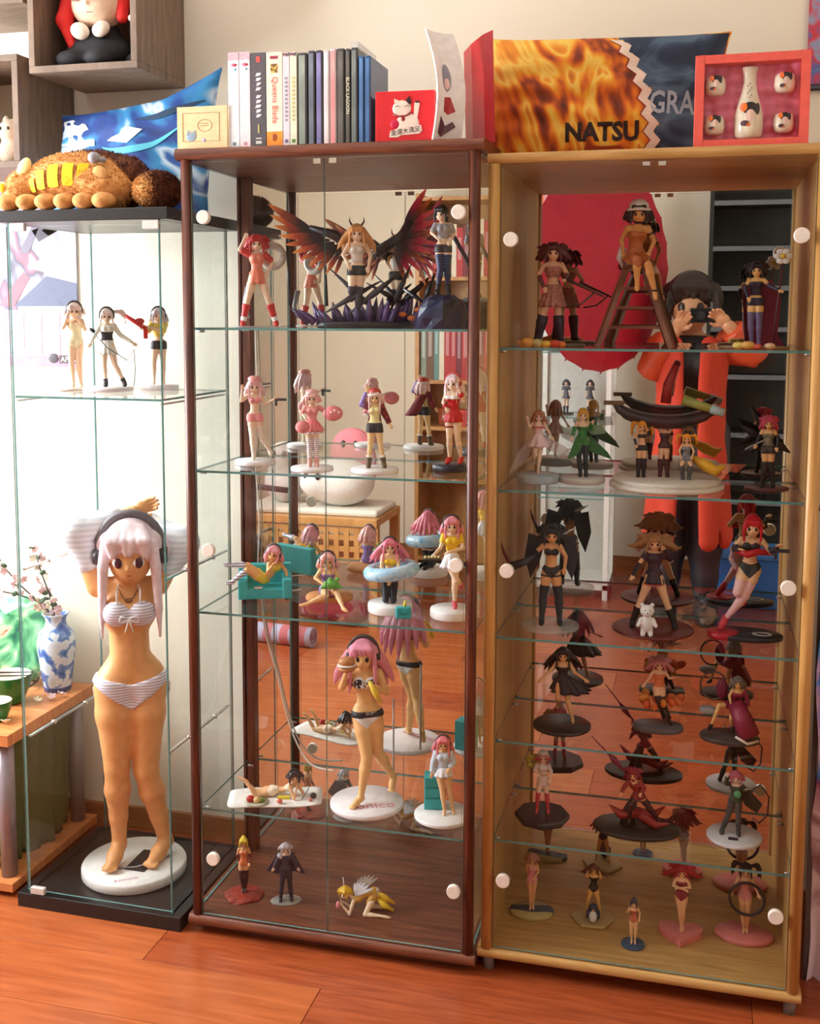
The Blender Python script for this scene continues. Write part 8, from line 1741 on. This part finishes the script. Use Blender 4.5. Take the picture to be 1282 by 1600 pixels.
plush('pale grey plush toy leaning at the bench end beside the dark bag', (-0.78, -2.0, 0.525), [((0, 0, 0.10), (0.10, 0.09, 0.10)), ((0, 0.02, 0.22), (0.07, 0.07, 0.07))], (206, 196, 190), [(-0.025, 0.085, 0.235), (0.025, 0.085, 0.235)])
dbg = thing('shoulder_bag', 'dark grey shoulder bag with a ring hanging at the bench end', 'bag', (-0.90, -1.76, 0.18))
f = Field((-0.12, -0.07, -0.02), (0.12, 0.07, 0.28), 0.01); f.cone((-0.06, 0, 0.06), (0.06, 0, 0.06), 0.055, 0.055, 0.02, ((0, 1, 0), 0.6)); f.cone((-0.05, 0, 0.18), (0.05, 0, 0.18), 0.05, 0.05, 0.04, ((0, 1, 0), 0.6)); f.build('bag', pvc((60, 58, 62), rough=0.8), dbg)
MB().tube([(-0.07, 0, 0.2), (-0.05, 0.0, 0.36), (0.03, -0.02, 0.45), (0.20, -0.06, 0.43)], 0.014, 8).build('strap', pvc((52, 50, 54), rough=0.8), dbg); MB().tube([(-0.03 + 0.02 * math.cos(a), 0.04, 0.22 + 0.02 * math.sin(a)) for a in np.linspace(0, 2 * PI, 17)], 0.004, 6).build('ring', STEEL, dbg)
rl = thing('rolled_mat', 'rolled pink and lilac striped mat lying on the floor before the bench', 'mat', (-0.66, -1.50, 0.042), 0.1)
MB().cyl((-0.2, 0, 0), (0.2, 0, 0), 0.042, n=24).build('roll', two((206, 120, 130), (190, 186, 214), 'wave', 4, 0.9, 'X'), rl); MB().tube([(0.2005, 0.036 * (1 - k / 40) * math.cos(k * .6), 0.036 * (1 - k / 40) * math.sin(k * .6)) for k in range(40)], 0.002, 5).build('rolled_end', pvc((150, 90, 110)), rl)
fc = thing('floor_cushion', 'burgundy floor cushion under the lattice bench', 'cushion', (-0.52, -1.90, 0.0), 0.2)
f = Field((-0.22, -0.2, -0.01), (0.22, 0.2, 0.13), 0.011); f.cone((-0.1, 0, 0.055), (0.1, 0, 0.055), 0.1, 0.1, 0.0, ((0, 0, 1), 0.5)); f.build('cushion', two((120, 26, 40), (146, 40, 54), 'noise', 30, 0.95, sharp=False), fc); MB().ell((0, 0, 0.105), (0.012, 0.012, 0.005)).build('button', pvc((90, 20, 30)), fc)

# --- white cabinet, red parasol, picture box
wcb = thing('white_glass_cabinet', 'white framed glass cabinet against the far side, seen in the mirror', 'cabinet', (0.30, -2.95, 0))
for x in (0, 0.355):
    for y in (0, 0.325): MB().box(x, x + 0.025, y, y + 0.025, 0, 1.78).build('post', WHITE_TRIM, wcb)
for z_ in (0.05, 1.755): MB().box(0, 0.38, 0, 0.35, z_, z_ + 0.025).build('board', WHITE_TRIM, wcb)
MB().box(0.01, 0.37, 0.0, 0.008, 0.07, 1.755).build('back_board', pvc((214, 214, 206), rough=0.7), wcb)
for z_ in (0.50, 0.90, 1.22): MB().pane(0.012, 0.368, 0.01, 0.345, z_, z_ + 0.006, 2).build('glass_shelf', [GLASS, GLASS_EDGE], wcb)
MB().pane(0.026, 0.354, 0.340, 0.344, 0.08, 1.75, 1).build('glass_door', [GLASS, GLASS_EDGE], wcb)
for (x, z_, c, lb) in ((0.40, 1.226, (206, 96, 80), 'coral dressed figurine in the white cabinet'), (0.54, 1.226, (222, 150, 130), 'rose dressed figurine in the white cabinet'), (0.44, 0.906, (110, 110, 130), 'slate dressed figurine in the white cabinet'), (0.56, 0.906, (90, 84, 90), 'charcoal dressed figurine in the white cabinet')):
    figure(lb, (x, -2.78, z_), 0.17, dict(), hair=dict(c=tuple(int(k * 0.7) for k in c), len=0.2, n=6), wear=[shirt(c), boots(tuple(int(k * .6) for k in c))], skirt=(c, 0.6, 0.42, 0.055, 0.12, 9, 0.08), base=('disc', 0.04, 0.008, (60, 56, 56)), rz=PI, res=80)
pb = thing('picture_box', 'white and coral picture box on top of the white cabinet', 'box', (0.37, -2.78, 1.78)); MB().box(-0.07, 0.07, -0.04, 0.04, 0, 0.24).build('box', pvc((226, 120, 100)), pb, bevel=0.002); MB().box(-0.05, 0.06, 0.04, 0.0408, 0.02, 0.22).build('picture', two((226, 196, 200), (190, 90, 80), 'noise', 22, 0.5, sharp=False), pb)
pa = thing('paper_parasol', 'open crimson paper parasol hanging in the room, seen in the mirror', 'parasol', (0.665, -2.18, 1.62))
pa.rotation_euler = (0, 0, -0.96)
PR, NR = 0.47, 24
RED = two((206, 34, 62), (190, 26, 54), 'noise', 12, 0.6, sharp=False)
for k in range(NR):
    a0, a1 = 2 * PI * k / NR, 2 * PI * (k + 1) / NR; am = (a0 + a1) / 2
    def pp(a, r, sag=0.0, dy=0.0): return (r * math.cos(a), 0.10 - 0.10 * r / PR + 0.0 + dy - sag, r * math.sin(a))
    vs = []
    for r in (0.012, PR * 0.35, PR * 0.7, PR): vs += [pp(a0, r), pp(am, r * 0.985, 0.004 * r / PR), pp(a1, r)]
    vs2 = [(x, y - 0.0015, z) for x, y, z in vs]
    fs = [(3 * j + i, 3 * j + i + 1, 3 * j + i + 4, 3 * j + i + 3) for j in range(3) for i in range(2)]
    MB().add(vs + vs2, fs + [tuple(12 + q for q in reversed(f_)) for f_ in fs], True).build('canopy_panel', RED, pa)
    MB().tube([pp(a0, 0.012, 0.004), pp(a0, PR * 0.5, 0.004), pp(a0, PR + 0.008, 0.004)], 0.0028, 5).build('rib', pvc((120, 30, 40)), pa)
MB().cyl((0, 0.12, 0), (0, -0.42, 0), 0.008, n=12).build('handle', pvc((60, 36, 26)), pa); MB().cyl((0, 0.085, 0), (0, 0.13, 0), 0.02, 0.012, 16).build('crown_cap', pvc((60, 30, 30)), pa)
MB().cyl((0, -0.1, 0.0), (0, -0.1, ZC - 1.62), 0.0012, n=6).build('hanging_string', pvc((220, 216, 206)), pa)
# --- dark shelf unit and blue box
ds = thing('dark_shelf_unit', 'black brown shelf unit with grey shelf edges behind the photographer', 'shelf unit', (1.12, -3.38, 0))
DKW = pvc((38, 40, 36), rough=0.5)
MB().box(0, 0.02, 0, 0.28, 0, 2.3).build('side_board', DKW, ds); MB().box(0.62, 0.64, 0, 0.28, 0, 2.3).build('side_board', DKW, ds); MB().box(0.01, 0.63, 0, 0.006, 0, 2.3).build('back_board', DKW, ds)
for z_ in (0.08, 0.45, 0.80, 1.10, 1.345, 1.554, 1.755, 1.985, 2.28): MB().box(0.02, 0.62, 0.006, 0.27, z_ - 0.018, z_).build('shelf_board', DKW, ds); MB().box(0.02, 0.62, 0.27, 0.28, z_ - 0.022, z_ + 0.002).build('shelf_edge', pvc((110, 112, 116), rough=0.4), ds)
sb = thing('storage_box', 'blue plastic storage box on the floor behind the photographer', 'box', (1.38, -2.78, 0)); MB().box(-0.2, 0.2, -0.15, 0.15, 0, 0.24).build('box', pvc((50, 120, 206), rough=0.4), sb, bevel=0.01); MB().box(-0.21, 0.21, -0.16, 0.16, 0.24, 0.265).build('lid', pvc((70, 140, 220), rough=0.4), sb, bevel=0.006)
